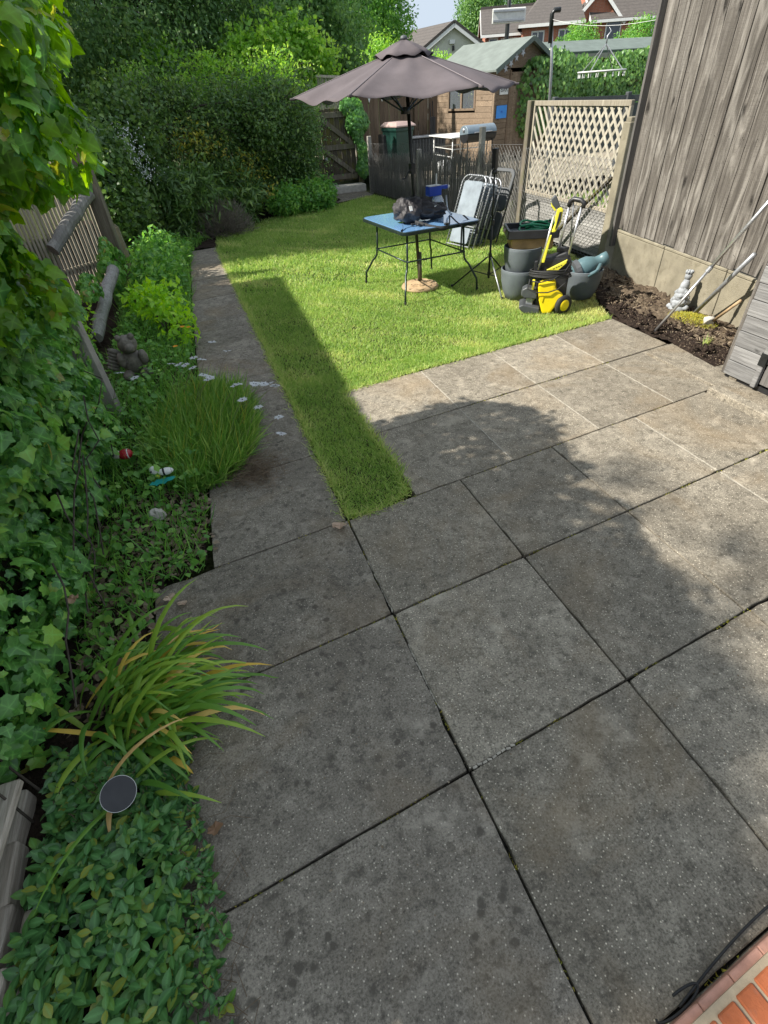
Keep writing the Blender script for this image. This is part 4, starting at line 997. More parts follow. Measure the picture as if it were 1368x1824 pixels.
# lamp post with the back of a street sign
lp = empty('street_lamp', (14.1, 24.2, 0), 'tall black lamp post with the back of a pale street sign', 'lamp post')
MB().tube([(14.15, 24.2, 0), (14.13, 24.2, 3), (14.10, 24.2, 7.2)], [.10, .085, .06], 12).build('column', M['blackm'], lp, smooth=True)
MB().box((14.05, 24.02, 3.95), (1.32, .05, .44), rotz(-.25)).build('sign_plate', M['offwhite'], lp, bevel=.03)
for z in (3.82, 4.09): MB().box((14.03, 23.98, z), (1.22, .04, .05), rotz(-.25)).build('sign_channel', M['galv'], lp)
for z in (3.82, 4.09): MB().lathe([(.105, -.025), (.105, .025)], (14.12, 24.2, z), 14).build('clip', M['blackm'], lp)
MB().tube([(14.10, 24.2, 7.2), (13.9, 24.0, 7.5), (13.4, 23.6, 7.55)], .05, 8).build('arm', M['blackm'], lp, smooth=True)

# ================================================================== HOUSES
def window(par, p, d, n_, wdt, hgt, panes=2):
    """white framed window on a wall: p lower-left corner, d along wall, n_ outward"""
    m = Matrix((d, -n_, Vector((0, 0, 1)))).transposed(); z = Vector((0, 0, 1))
    wn_ = MB().box(p + d * wdt / 2 + z * hgt / 2 + n_ * .01, (wdt, .04, hgt), m).build('window', M['pane'], par)
    f = MB(); t_ = .085
    for c, s_ in ((p + d * wdt / 2 + z * t_ / 2, (wdt, .08, t_)), (p + d * wdt / 2 + z * (hgt - t_ / 2), (wdt, .08, t_))): f.box(c + n_ * .03, s_, m)
    for i in range(panes + 1): f.box(p + d * (t_ / 2 + (wdt - t_) * i / panes) + z * hgt / 2 + n_ * .032, (t_, .076, hgt - .02), m)
    f.build('frame', M['white'], wn_); MB().box(p + d * wdt / 2 - z * .05 + n_ * .06, (wdt + .15, .16, .08), m).build('sill', M['white'], wn_)
    return wn_
def roof_slab(par, p1, p2, p3, p4, mat, th=.14, nm='roof'):
    p = [Vector(q) for q in (p1, p2, p3, p4)]; t_ = Vector((0, 0, th))
    return MB().add(p + [q + t_ for q in p], [(0, 1, 2, 3), (7, 6, 5, 4), (0, 4, 5, 1), (1, 5, 6, 2), (2, 6, 7, 3), (3, 7, 4, 0)]).build(nm, mat, par)
Z = Vector((0, 0, 1))
# house with hipped front: front wall runs along d
def house(o_, d, W_, D_, eav, rid, label, wins, name='brick_house', hip=False):
    o_, d = Vector(o_), Vector(d).normalized(); n_ = Vector((d.y, -d.x, 0)); bk = -n_
    e = empty(name, o_, label, 'house')
    w_ = MB(); w_.prism([(0, 0), (W_, 0), (W_, D_), (0, D_)], o_, d, bk, Z * eav); w_.build('wall', M['brick'], e)
    mid_ = D_ / 2
    for s_ in (0, W_): MB().prism([(0, eav), (D_, eav), (mid_, rid)], o_ + d * (s_ - (.2 if s_ else 0)), bk, Z, d * .2).build('gable', M['brick'], e)
    ov = .35
    a = o_ - bk * ov - d * ov + Z * (eav - .12); b = o_ + d * (W_ + ov) - bk * ov + Z * (eav - .12); r1 = o_ + bk * mid_ + Z * rid
    rf = roof_slab(e, a, b, r1 + d * (W_ + ov), r1 - d * ov, M['tile'])
    a2 = o_ + bk * (D_ + ov) - d * ov + Z * (eav - .12); roof_slab(e, r1 - d * ov, r1 + d * (W_ + ov), a2 + d * (W_ + 2 * ov), a2, M['tile'])
    MB().beam(r1 - d * ov + Z * .16, r1 + d * (W_ + ov) + Z * .16, .22, .14).build('ridge_tiles', M['tile'], rf)
    MB().beam(a + Z * .02 - bk * .03, b + Z * .02 - bk * .03, .16, .10, Z).build('gutter', M['white'], e)
    for s_ in (-ov, W_ + ov):
        for q_ in (a - d * (-ov) + d * 0, a2 + d * ov): MB().beam(q_ + d * (s_) , r1 + d * (s_) + Z * 0, .22, .05, Z).build('bargeboard', M['white'], e)
    for (s_, z_, ww, hh, pn) in wins: window(e, o_ + d * s_ + Z * z_, d, n_, ww, hh, pn)
    return e, n_
h1, n1 = house((25.6, 47.0, 0), (.90, -.44, 0), 6.6, 7.0, 4.80, 6.35, 'red brick house with brown tiled roof behind the lamp post', [(.25, 3.75, .70, .85, 1), (1.15, 3.25, 1.25, 1.3, 2)])
d1 = Vector((.90, -.44, 0)).normalized()
# forward wing of the first house
wg = Vector((25.6, 47.0, 0)) + d1 * 2.65 + n1 * 1.0
w_ = MB(); w_.prism([(0, 0), (4.0, 0), (4.0, 3), (0, 3)], wg, d1, -n1, Z * 5.05); w_.build('wing_wall', M['brick'], h1)
roof_slab(h1, wg + n1 * .35 - d1 * .35 + Z * 4.95, wg + n1 * .35 + d1 * 4.4 + Z * 4.95, wg - n1 * 3.6 + d1 * 4.4 + Z * 6.55, wg - n1 * 3.6 + d1 * 1.4 + Z * 6.55, M['tile'], nm='wing_roof')
roof_slab(h1, wg + n1 * .35 - d1 * .35 + Z * 4.95, wg - n1 * 3.6 + d1 * 1.4 + Z * 6.55, wg - n1 * 4.2 + d1 * 1.3 + Z * 6.6, wg - n1 * 3.0 - d1 * .35 + Z * 4.95, M['tile'], nm='wing_roof')
MB().beam(wg + n1 * .38 - d1 * .35 + Z * 5.03, wg + n1 * .38 + d1 * 4.4 + Z * 5.03, .18, .10, Z).build('gutter', M['white'], h1)
for s_, ww in ((.65, .95), (2.6, .95)): window(h1, wg + d1 * s_ + Z * 3.55, d1, n1, ww, 1.2, 2)
MB().box(wg + d1 * .35 + n1 * .06 + Z * 4.35, (.22, .12, .30), rotz(math.atan2(d1.y, d1.x))).build('alarm_box', M['tan'], h1)
MB().box(Vector((25.6, 47.0, 0)) + d1 * 5.4 - n1 * 3.3 + Z * 6.55, (.5, .4, .8), rotz(-.45)).build('chimney', M['brick'], h1)
# right-hand gable of the first house
g0 = Vector((25.6, 47.0, 0)) + d1 * 6.5 - n1 * .6
MB().prism([(0, 0), (3.4, 0), (3.4, 5.0), (1.7, 6.75), (0, 5.0)], g0, d1, Z, -n1 * 5).build('gable_wing', M['brick'], h1)
for a_, b_ in (((-.3, 4.85), (1.7, 6.8)), ((1.7, 6.8), (3.7, 4.85))):
    pa, pb_ = g0 + n1 * .3 + d1 * a_[0] + Z * a_[1], g0 + n1 * .3 + d1 * b_[0] + Z * b_[1]; roof_slab(h1, pa, pb_, pb_ - n1 * 5.6, pa - n1 * 5.6, M['tile'], nm='wing_roof'); MB().beam(pa + n1 * .03, pb_ + n1 * .03, .2, .05, Z).build('bargeboard', M['white'], h1)
h2, n2 = house((32.9, 43.8, 0), (.93, -.36, 0), 11, 8.0, 5.15, 8.0, 'red brick house at the right, cut off by the tall fence', [(.9, 3.7, 1.15, 1.35, 1), (4.3, 3.7, 1.2, 1.35, 1), (6.2, 3.7, 1.6, 1.3, 2)])
d2 = Vector((.93, -.36, 0)).normalized(); MB().tube([Vector((32.9, 43.8, 0)) + d2 * .12 + n2 * .08 + Z * z for z in (.2, 5.1)], .05, 8).build('downpipe', M['white'], h2)
MB().tube([Vector((32.9, 43.8, 0)) + d2 * 5 + n2 * (-1.2) + Z * z for z in (6.0, 6.9)], .06, 8).build('vent_pipe', M['white'], h2)
# cream gabled bungalow
bg = empty('bungalow', (21.5, 46, 0), 'cream rendered bungalow gable with white bargeboards and brown roof', 'house')
bo, bd = Vector((20.3, 46.4, 0)), Vector((.97, -.24, 0)).normalized(); bn = Vector((bd.y, -bd.x, 0)); BW = 5.0
MB().prism([(0, 0), (BW, 0), (BW, 3.7), (BW * .42, 5.35), (0, 4.1)], bo, bd, Z, -bn * .2).build('gable_wall', M['render'], bg)
ap = bo + bd * BW * .42 + Z * 5.42; el = bo - bd * .4 + Z * 3.95; er = bo + bd * (BW + .45) + Z * 3.45
dp_ = -bn * 9 - bd * 3.5
roof_slab(bg, el + bn * .25, ap + bn * .25, ap + dp_, el + dp_, M['tile']); roof_slab(bg, ap + bn * .25, er + bn * .25, er + dp_, ap + dp_, M['tile'])
for a, b in ((el, ap), (ap, er)): MB().beam(a + bn * .28 - Z * .08, b + bn * .28 - Z * .08, .24, .05, Z).build('bargeboard', M['white'], bg)
for a, b in ((el, ap), (ap, er)): MB().beam(a + bn * .27 + Z * .12, b + bn * .27 + Z * .12, .16, .10, Z).build('verge_tiles', M['tile'], bg)
MB().box(bo + bd * 2.0 + bn * .1 + Z * 4.45, (.38, .14, .22), rotz(-.24)).build('security_light', M['white'], bg)
MB().box(bo + bd * 2.1 + bn * .08 + Z * 4.1, (.14, .2, .28), rotz(-.24)).build('lamp', M['blackm'], bg)

# ================================================================== GARDEN THINGS
# ---- parasol
M['seam'] = plain('pale_seam', (.22, .19, .20), .9)
PC = Vector((2.565, 6.39, 0)); PB = Vector((2.72, 6.39, 0)); PR_ = 1.17
par = empty('parasol', PB, 'faded mauve parasol standing through the glass patio table', 'parasol')
va = [R(a) for a in (223.5, 283.5, 343.5, 43.5, 103.5, 163.5)]; ZT, ZR, ZV = 2.315, 1.985, 2.30
def can_z(r): return ZT - (ZT - ZR) * (r / PR_) ** 1.02
for i in range(6):
    a0, a1 = va[i], va[(i + 1) % 6] + (2 * math.pi if i == 5 and False else 0)
    d0, d1_ = Vector((math.cos(a0), math.sin(a0), 0)), Vector((math.cos(a1), math.sin(a1), 0))
    nu, nv = 16, 14; mb = MB()
    for j in range(nv + 1):
        r = .16 + (PR_ - .16) * j / nv
        for k in range(nu + 1):
            t = k / nu; p = d0.lerp(d1_, t) * r; s_ = math.sin(math.pi * t)
            p *= 1 - .035 * s_ * (j / nv) ** 3
            fold = .020 * math.sin(t * 13 + i * 2 + r * 3) * math.sin(math.pi * t) * (r / PR_) + .010 * math.sin(t * 7 + r * 9 + i)* s_ * (r / PR_)
            z = can_z(r) - .055 * s_ * (r / PR_) ** 1.3 + fold
            mb.v.append(PC + Vector((p.x, p.y, z)))
    for j in range(nv):
        for k in range(nu): q = j * (nu + 1) + k; mb.f.append((q, q + 1, q + nu + 2, q + nu + 1))
    o = mb.build('canopy_panel', M['canopy'], par, smooth=True)
    md = o.modifiers.new('thick', 'SOLIDIFY'); md.thickness = .003
    rb = MB(); rb.tube([PC + d0 * .03 + Vector((0, 0, ZT - .04)), PC + d0 * PR_ + Vector((0, 0, ZR - .018))], .009, 6); rb.build('rib', M['blackm'], par)
    rb = MB(); rb.tube([PC + d0 * .04 + Vector((0, 0, 1.82)), PC + d0 * PR_ * .5 + Vector((0, 0, can_z(PR_ * .5) - .03))], .008, 6); rb.build('strut', M['blackm'], par)
    sm2 = MB(); sm2.tube([PC + d0 * r_ + Vector((0, 0, can_z(r_) + .002)) for r_ in np.linspace(.2, PR_, 8)], .0035, 5); sm2.build('seam', M['seam'], o)
    rb = MB(); rb.box(PC + d0 * (PR_ + .004) + Vector((0, 0, ZR - .008)), (.06, .03, .02), rotz(a0)); rb.build('rib_tip', M['canopy'], par, bevel=.005)
vm = MB(); nn = 48
for j, (r, z) in enumerate(((.03, 2.375), (.12, 2.345), (.22, 2.305), (.30, 2.268))):
    for k in range(nn):
        a = 2 * math.pi * k / nn; am = ((a - va[0]) % (math.pi / 3)) / (math.pi / 3); s_ = math.sin(math.pi * am)
        vm.v.append(PC + Vector((math.cos(a) * r * (1 - .10 * s_), math.sin(a) * r * (1 - .10 * s_), z - (.022 * s_ * (r / .3)) + (.012 * math.sin(a * 9) * (j == 3)))))
for j in range(3):
    for k in range(nn): vm.f.append((j * nn + k, j * nn + (k + 1) % nn, (j + 1) * nn + (k + 1) % nn, (j + 1) * nn + k))
vo = vm.build('vent_cap', M['canopy'], par, smooth=True); md = vo.modifiers.new('thick', 'SOLIDIFY'); md.thickness = .004
MB().lathe([(.035, 0), (.038, .012), (.03, .03), (.012, .036)], PC + Vector((0, 0, 2.372)), 14).build('finial', M['darkgrey'], par, smooth=True)
MB().tube([PB, PC + Vector((0, 0, 2.38))], .019, 14).build('pole', M['blackm'], par, smooth=True)
hb = PB.lerp(PC, .55) + Vector((0, 0, 1.30)); ck_ = MB(); ck_.box(hb, (.055, .075, .10)); ck_.tube([hb + Vector((-.02, -.03, 0)), hb + Vector((-.07, -.05, -.03)), hb + Vector((-.10, -.05, -.08)), hb + Vector((-.14, -.05, -.085))], .010, 7); ck_.build('crank', M['black'], par, bevel=.006)
MB().lathe([(.045, -.03), (.05, 0), (.045, .03)], PC + Vector((0, 0, 1.82)), 12).build('runner', M['black'], par)
pb = empty('umbrella_stand', PB, 'round tan resin parasol base with woven relief', 'parasol base')
MB().lathe([(.235, 0), (.24, .02), (.225, .045), (.16, .06), (.05, .075), (.045, .09)], PB, 36).build('disc', M['resin'], pb, smooth=True)
rl = MB()
for i in range(26):
    a = random.uniform(0, 6.28); r0_ = random.uniform(.07, .19); a2 = a + random.uniform(.3, 1.1)
    rl.tube([PB + Vector((math.cos(a + (a2 - a) * t) * (r0_ + .04 * math.sin(3 * t)), math.sin(a + (a2 - a) * t) * (r0_ + .04 * math.sin(3 * t)), .062 - .03 * max(0, r0_ - .12) / .1)) for t in np.linspace(0, 1, 7)], .009, 6)
rl.build('relief', M['resin'], pb, smooth=True)
MB().tube([PB + Vector((0, 0, .05)), PB + Vector((-.005, 0, .42))], .028, 14).build('sleeve', M['sand'], pb, smooth=True)
MB().tube([PB + Vector((.03, -.02, .34)), PB + Vector((.075, -.05, .34))], .012, 8).build('clamp_knob', M['black'], pb)

# ---- patio table
TC = Vector((2.74, 6.45, 0)); tb = empty('patio_table', TC, 'square glass topped patio table with dark green tubular legs', 'table')
TR = rotz(R(6)); thx, thy, tz = .51, .57, .775
def rrect(hx, hy, r, n=6):
    pts = []
    for cx, cy, a0 in ((hx - r, hy - r, 0), (-hx + r, hy - r, 90), (-hx + r, -hy + r, 180), (hx - r, -hy + r, 270)):
        for k in range(n + 1): a = R(a0 + 90 * k / n); pts.append((cx + r * math.cos(a), cy + r * math.sin(a)))
    return pts
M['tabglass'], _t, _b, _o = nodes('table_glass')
_b.inputs['Base Color'].default_value = (.22, .44, .78, 1); _b.inputs['Roughness'].default_value = .18; _b.inputs['Specular IOR Level'].default_value = 1.0; _b.inputs['Coat Weight'].default_value = 1.0; _b.inputs['Coat Roughness'].default_value = .08  # blue base colour paints the sky's reflection into the glass
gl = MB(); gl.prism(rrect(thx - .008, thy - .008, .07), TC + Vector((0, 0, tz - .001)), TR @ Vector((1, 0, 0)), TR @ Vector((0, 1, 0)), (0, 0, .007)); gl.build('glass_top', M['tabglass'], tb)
rm = MB(); o_, i_ = rrect(thx + .012, thy + .012, .085), rrect(thx - .022, thy - .022, .06); n_ = len(o_)
for z in (tz - .034, tz + .002):
    for pl_ in (o_, i_): rm.v += [TC + TR @ Vector((x, y, z)) for x, y in pl_]
for k in range(n_):
    k2 = (k + 1) % n_
    rm.f += [(k, k2, 2 * n_ + k2, 2 * n_ + k), (n_ + k2, n_ + k, 3 * n_ + k, 3 * n_ + k2), (2 * n_ + k, 2 * n_ + k2, 3 * n_ + k2, 3 * n_ + k), (k2, k, n_ + k, n_ + k2)]
rm.build('rim', M['green_m'], tb, bevel=.004)
for sx in (-1, 1):
    for sy in (-1, 1):
        P_ = [(.38, .40, .75), (.39, .41, .45), (.40, .42, .36), (.415, .435, .325), (.44, .46, .295), (.485, .54, .17), (.50, .556, .14), (.505, .562, .105), (.51, .568, .0)]
        lg = MB().tube([TC + TR @ Vector((sx * x, sy * y, z)) for x, y, z in P_], .0125, 10).build('leg', M['green_m'], tb, smooth=True)
        MB().lathe([(.015, 0), (.016, .03), (.013, .035)], TC + TR @ Vector((sx * .51, sy * .568, 0)), 10).build('foot_cap', M['black'], lg)
for a, b in (((-1, -1), (1, -1)), ((1, -1), (1, 1)), ((1, 1), (-1, 1)), ((-1, 1), (-1, -1))): MB().tube([TC + TR @ Vector((q[0] * .40, q[1] * .42, .43)) for q in (a, b)], .009, 8).build('stretcher', M['green_m'], tb, smooth=True)

# ---- rucksack on the table
def lump(c, r, seed, nu=84, nv=52, amp=.10, m=None, flatz=None, fr=3.0):
    rs_ = np.random.default_rng(seed); mb = MB(); mb.ell((0, 0, 0), (1, 1, 1), nu, nv); Q = np.array([tuple(q) for q in mb.v]); D = np.zeros(len(Q))
    for o_, (f_, a_) in enumerate(((fr, 1.0), (fr * 2.1, .55), (fr * 4.3, .28))):
        for _ in range(5):
            k = rs_.normal(size=3) * f_; wp_ = Q + .25 * np.sin(Q[:, [1, 2, 0]] * rs_.uniform(2, 5) + rs_.uniform(0, 6)); D += a_ * (1 - 2 * np.abs(np.sin(wp_ @ k * .5 + rs_.uniform(0, 6.28))) ** .8) / 5
    s_ = 1 + amp * D; P_ = Q * s_[:, None] * np.array(r)
    out = []
    for p in P_:
        p = Vector(p)
        if m is not None: p = m @ p
        p = p + Vector(c)
        if flatz is not None: p.z = max(p.z, flatz + .002 * random.random())
        out.append(p)
    mb.v = out; return mb
BZ = tz + .008
bag = empty('rucksack', (2.55, 6.25, BZ), 'charcoal fabric rucksack slumped on the glass table', 'rucksack')
def tw(x, y, z): return TC + TR @ Vector((x, y, z))
l1 = lump(tw(-.21, -.12, BZ + .12), (.20, .20, .155), 3, amp=.22, flatz=BZ); l1.build('body', M['bag'], bag, smooth=True)
l2 = lump(tw(.05, -.17, BZ + .095), (.24, .17, .105), 5, amp=.26, flatz=BZ); l2.build('front_pocket', M['bag'], bag, smooth=True)
l3 = lump(tw(-.07, .02, BZ + .13), (.25, .13, .11), 8, amp=.22, flatz=BZ); l3.build('top_lid', M['bag'], bag, smooth=True)
l4 = lump(tw(.19, -.20, BZ + .115), (.075, .07, .07), 11, amp=.3, flatz=BZ); l4.build('side_pocket', M['bag'], bag, smooth=True)
def band(pts, w_, th, side):
    mb = MB(); pts = [Vector(q) for q in pts]; k = len(pts)
    for i in range(k):
        t = (pts[min(i + 1, k - 1)] - pts[max(0, i - 1)]).normalized(); s_ = Vector(side); s_ = (s_ - t * s_.dot(t)).normalized(); n_ = t.cross(s_)
        for a, b in ((-1, -1), (1, -1), (1, 1), (-1, 1)): mb.v.append(pts[i] + s_ * a * w_ / 2 + n_ * b * th / 2)
    for i in range(k - 1):
        for j in range(4): mb.f.append((i * 4 + j, i * 4 + (j + 1) % 4, i * 4 + 4 + (j + 1) % 4, i * 4 + 4 + j))
    mb.f += [(3, 2, 1, 0), tuple(k * 4 - 4 + j for j in range(4))]; return mb
band([tw(-.24 + .46 * t, -.34 - .26 * math.sin(math.pi * t), BZ + .03 - .05 * math.sin(math.pi * t)) for t in np.linspace(0, 1, 16)], .045, .012, (0, 0, 1)).build('hip_belt', M['strap'], bag, smooth=True)
band([tw(.20, -.40 - .12 * t, BZ + .05 - .04 * t) for t in (0, .5, 1)] + [tw(.21, -.625, BZ - .02 - .28 * t) for t in (0, .3, .6, 1)], .020, .004, (1, 0, 0)).build('strap', M['strap'], bag)
band([tw(.40, -.36 - .1 * t, BZ + .03 - .03 * t) for t in (0, .5, 1)] + [tw(.42, -.63, BZ - .03 - .10 * t) for t in (0, .5, 1)], .022, .004, (1, 0, 0)).build('strap', M['strap'], bag)
band([tw(-.38, -.30, BZ + .12), tw(-.42, -.38, BZ + .03), tw(-.46, -.46, BZ + .006), tw(-.52, -.52, BZ + .006)], .018, .004, (0, 0, 1)).build('strap', M['strap'], bag)
for x, y in ((-.24, -.42), (-.17, -.44), (-.28, -.36), (.02, -.595)):
    b_ = MB(); b_.box(tw(x, y, BZ + .02), (.05, .028, .022), TR @ rotz(random.uniform(-.6, .6))); b_.build('buckle', M['black'], bag, bevel=.006)
b_ = MB(); b_.box(tw(-.27, -.30, BZ + .17), (.035, .006, .05), TR @ Matrix.Rotation(-.5, 3, 'X')); b_.build('tag', M['white'], bag)
lg_ = MB(); lg_.prism([(-.02, -.006), (.0, -.002), (.025, .012), (.004, .004), (-.015, .008)], tw(.055, -.30, BZ + .155), TR @ Vector((1, 0, .1)), TR @ Vector((0, .5, .8)), TR @ Vector((0, -.003, .002))); lg_.build('logo', M['white'], bag)
# ---- pressure sprayer
sp = empty('pressure_sprayer', tw(.26, .06, BZ), 'clear hand sprayer bottle with bright blue pump head', 'sprayer')
M['milky'], _t, _b, _o = nodes('milky_bottle'); _b.inputs['Base Color'].default_value = (.75, .80, .84, 1); _b.inputs['Roughness'].default_value = .25; _b.inputs['Transmission Weight'].default_value = .55
sb = tw(.27, .02, BZ)
MB().lathe([(.07, 0), (.078, .01), (.08, .10), (.074, .16), (.05, .20), (.035, .215)], sb, 28).build('bottle', M['milky'], sp, smooth=True)
MB().lathe([(.066, .005), (.07, .07)], sb, 20).build('liquid', M['yellow2'], sp, smooth=True)
MB().box(sb + Vector((-.055, 0, .26)), (.17, .10, .10), TR).build('pump_head', M['blue'], sp, bevel=.012, seg=2); MB().box(sb + Vector((.075, .01, .285)), (.12, .045, .04), TR).build('spout', M['blue'], sp, bevel=.008)
MB().box(sb + Vector((-.055, 0, .313)), (.165, .095, .008), TR).build('cap', M['white'], sp, bevel=.003)
MB().tube([sb + Vector((-.02, 0, .31)), sb + Vector((-.02, 0, .43))], .009, 8).build('plunger', M['white'], sp); MB().lathe([(.010, 0), (.016, .01), (.014, .03)], sb + Vector((.13, .015, .285)), 10, frame((1, .1, 0))).build('nozzle', M['white'], sp)
MB().tube([sb + Vector((.10, -.02, .20)), sb + Vector((.12, -.03, .05)), sb + Vector((.16, -.05, -.0)), sb + Vector((.17, -.06, .0))], .012, 8).build('spray_hose', M['milky'], sp, smooth=True)

# ---- stack of folded chairs against the chain link
def fold_chair(label):
    e = empty('folding_chair', (0, 0, 0), label, 'chair', 'folded chairs leaning in a stack'); W_, H_ = .50, .98
    def fr(hx, y0, y1, z, r=.011, nm='frame'):
        pts = [(-hx, y0, z), (-hx, y1 - .12, z)] + [(-hx + .12 - .12 * math.cos(t), y1 - .12 + .12 * math.sin(t), z) for t in np.linspace(.3, 1.57, 4)] + [(hx - .12 + .12 * math.sin(t), y1 - .12 + .12 * math.cos(t), z) for t in np.linspace(0, 1.3, 4)] + [(hx, y1 - .12, z), (hx, y0, z)]
        return MB().tube(pts, r, 8).build(nm, M['galv'], e, smooth=True)
    fr(W_ / 2, .0, H_, 0); fr(W_ / 2 - .03, .02, .52, -.035, nm='seat_frame')
    for y in (.02, .30): MB().tube([(-W_ / 2, y, -.0), (W_ / 2, y, -.0)], .009, 7).build('cross_bar', M['galv'], e)
    pn = MB(); pn.prism(rrect(W_ / 2 - .055, .29, .05), (0, .615, .004), (1, 0, 0), (0, 1, 0), (0, 0, .008)); pn.build('back_fabric', M['chairfab'], e, bevel=.003)
    pn = MB(); pn.prism(rrect(W_ / 2 - .055, .11, .03), (0, .165, .004), (1, 0, 0), (0, 1, 0), (0, 0, .008)); pn.build('seat_fabric', M['chairfab'], e, bevel=.003)
    el = MB()
    for sx in (-1, 1):
        for i in range(19): y = .10 + i * .044; el.tube([(sx * (W_ / 2 - .06), y, .009), (sx * (W_ / 2 + .004), y + .012, .012)], .005, 4)
    for i in range(8): x = -.16 + i * .046; el.tube([(x, .895, .009), (x + .008, H_ + .006, .012)], .005, 4)
    el.build('elastic_lacing', M['darkgrey'], e)
    for sx in (-1, 1): MB().beam((sx * (W_ / 2 + .02), .30, -.02), (sx * (W_ / 2 + .02), .66, -.02), .022, .016, (0, 0, 1)).build('armrest', M['darkgrey'], e, bevel=.004)
    return e
xa = Vector((.30, -.95, 0)).normalized(); ya = Vector((.33, .10, .90)); ya = (ya - xa * ya.dot(xa)).normalized(); za = xa.cross(ya)
if za.x > 0: za = -za; xa = -xa
cm = Matrix((xa, ya, za)).transposed().to_4x4()
labs = ['front folded garden chair of the leaning stack, white fabric facing the table', 'second folded garden chair in the leaning stack', 'third folded garden chair in the leaning stack', 'rearmost white folded garden chair of the leaning stack']
base_chair = fold_chair(labs[0])
for i in range(4):
    c_ = base_chair if i == 0 else copy_tree(base_chair, None, None, labs[i])
    mm = cm.copy(); mm.translation = Vector((4.06, 8.02, .02)) - za * (.062 * i) + xa * (.02 * i) + Vector((.035 * i, .02 * i, .0)); c_.matrix_world = mm
bc = empty('plastic_folding_chair', (0, 0, 0), 'black folded chair with carrying slot behind the white ones', 'chair')
fr_o = rrect(.25, .52, .10); fr_i = rrect(.20, .06, .05)
pn = MB(); pn.prism(rrect(.25, .20, .10), (0, .30, 0), (1, 0, 0), (0, 1, 0), (0, 0, .03)); pn.build('seat', M['darkgrey'], bc, bevel=.006)
rim_ = MB(); a_, b_ = rrect(.25, .29, .10), rrect(.205, .245, .07)
for z in (0, .03):
    for pl_ in (a_, b_): rim_.v += [Vector((x, y + .80, z)) for x, y in pl_]
n_ = len(a_)
for k in range(n_):
    k2 = (k + 1) % n_; rim_.f += [(k, k2, 2 * n_ + k2, 2 * n_ + k), (n_ + k2, n_ + k, 3 * n_ + k, 3 * n_ + k2), (2 * n_ + k, 2 * n_ + k2, 3 * n_ + k2, 3 * n_ + k), (k2, k, n_ + k, n_ + k2)]
rim_.build('back_frame', M['darkgrey'], bc, bevel=.004); MB().prism(rrect(.205, .14, .03), (0, .70, .006), (1, 0, 0), (0, 1, 0), (0, 0, .016)).build('backrest', M['darkgrey'], bc)
for sx in (-1, 1): MB().tube([(sx * .24, 0, -.02), (sx * .24, .9, -.02)], .012, 8).build('leg', M['blackm'], bc)
mm = cm.copy(); mm.translation = Vector((4.40, 8.06, .02)) - za * .20; bc.matrix_world = mm

# ---- black tripod stand
tc = Vector((3.44, 5.90, 0)); tri = empty('tripod_stand', tc, 'thin black tripod stand with a black phone clamp on top', 'tripod')
MB().tube([tc + Vector((0, 0, .13)), tc + Vector((-.005, 0, .75))], .013, 10).build('lower_tube', M['blackm'], tri, smooth=True); MB().tube([tc + Vector((-.005, 0, .72)), tc + Vector((-.02, 0, 1.22))], .009, 10).build('upper_tube', M['blackm'], tri, smooth=True)
MB().lathe([(.022, 0), (.022, .05)], tc + Vector((0, 0, .36)), 12).build('hub', M['black'], tri); MB().lathe([(.02, 0), (.02, .05)], tc + Vector((0, 0, .72)), 12).build('collar', M['black'], tri); MB().lathe([(.02, 0), (.02, .04)], tc + Vector((0, 0, .16)), 12).build('lower_hub', M['black'], tri)
for a in (140, 262, 20):
    d = Vector((math.cos(R(a)), math.sin(R(a)), 0)); lg = MB().tube([tc + d * .03 + Vector((0, 0, .37)), tc + d * .46 + Vector((0, 0, .012))], .009, 8).build('leg', M['blackm'] if a != 262 else M['galv'], tri, smooth=True)
    MB().lathe([(.013, 0), (.014, .03)], tc + d * .465, 10).build('rubber_foot', M['rubber'], lg); MB().tube([tc + d * .02 + Vector((0, 0, .17)), tc + d * .22 + Vector((0, 0, .21))], .006, 6).build('brace', M['blackm'], tri)
hd = tc + Vector((-.02, 0, 1.22)); MB().lathe([(.03, 0), (.034, .02), (.02, .05)], hd, 12).build('ball_head', M['black'], tri, smooth=True); MB().box(hd + Vector((-.005, 0, .14)), (.062, .05, .19), rotz(.5)).build('phone_clamp', M['black'], tri, bevel=.01, seg=2)

# ---- planters
def planter(c, r, h, label, nm='planter'):
    e = empty(nm, c, label, 'planter', 'charcoal round planters'); c = Vector(c)
    o = MB().lathe([(r * .58, 0), (r * .66, .008), (r * .83, h * .28), (r * .95, h * .62), (r * .99, h - .03), (r * 1.0, h - .006), (r * .985, h), (r * .95, h), (r * .92, h - .04), (r * .80, h * .3), (r * .6, .03)], c, 48, cap=True).build('bowl', M['greypl'], e, smooth=True)
    torus(c + Vector((0, 0, h - .002)), r * .968, .008, 48, 8).build('rim', M['greypl'], e, smooth=True); return e
pA = Vector((3.58, 5.42, 0)); planter(pA, .225, .33, 'charcoal planter on the grass, lower of the two nested'); planter(pA + Vector((.0, .0, .235)), .215, .33, 'charcoal planter nested in the lower one under the tray')
pBc = Vector((4.20, 5.10, 0)); planter(pBc, .225, .31, 'charcoal planter holding the teal blower behind the pressure washer')
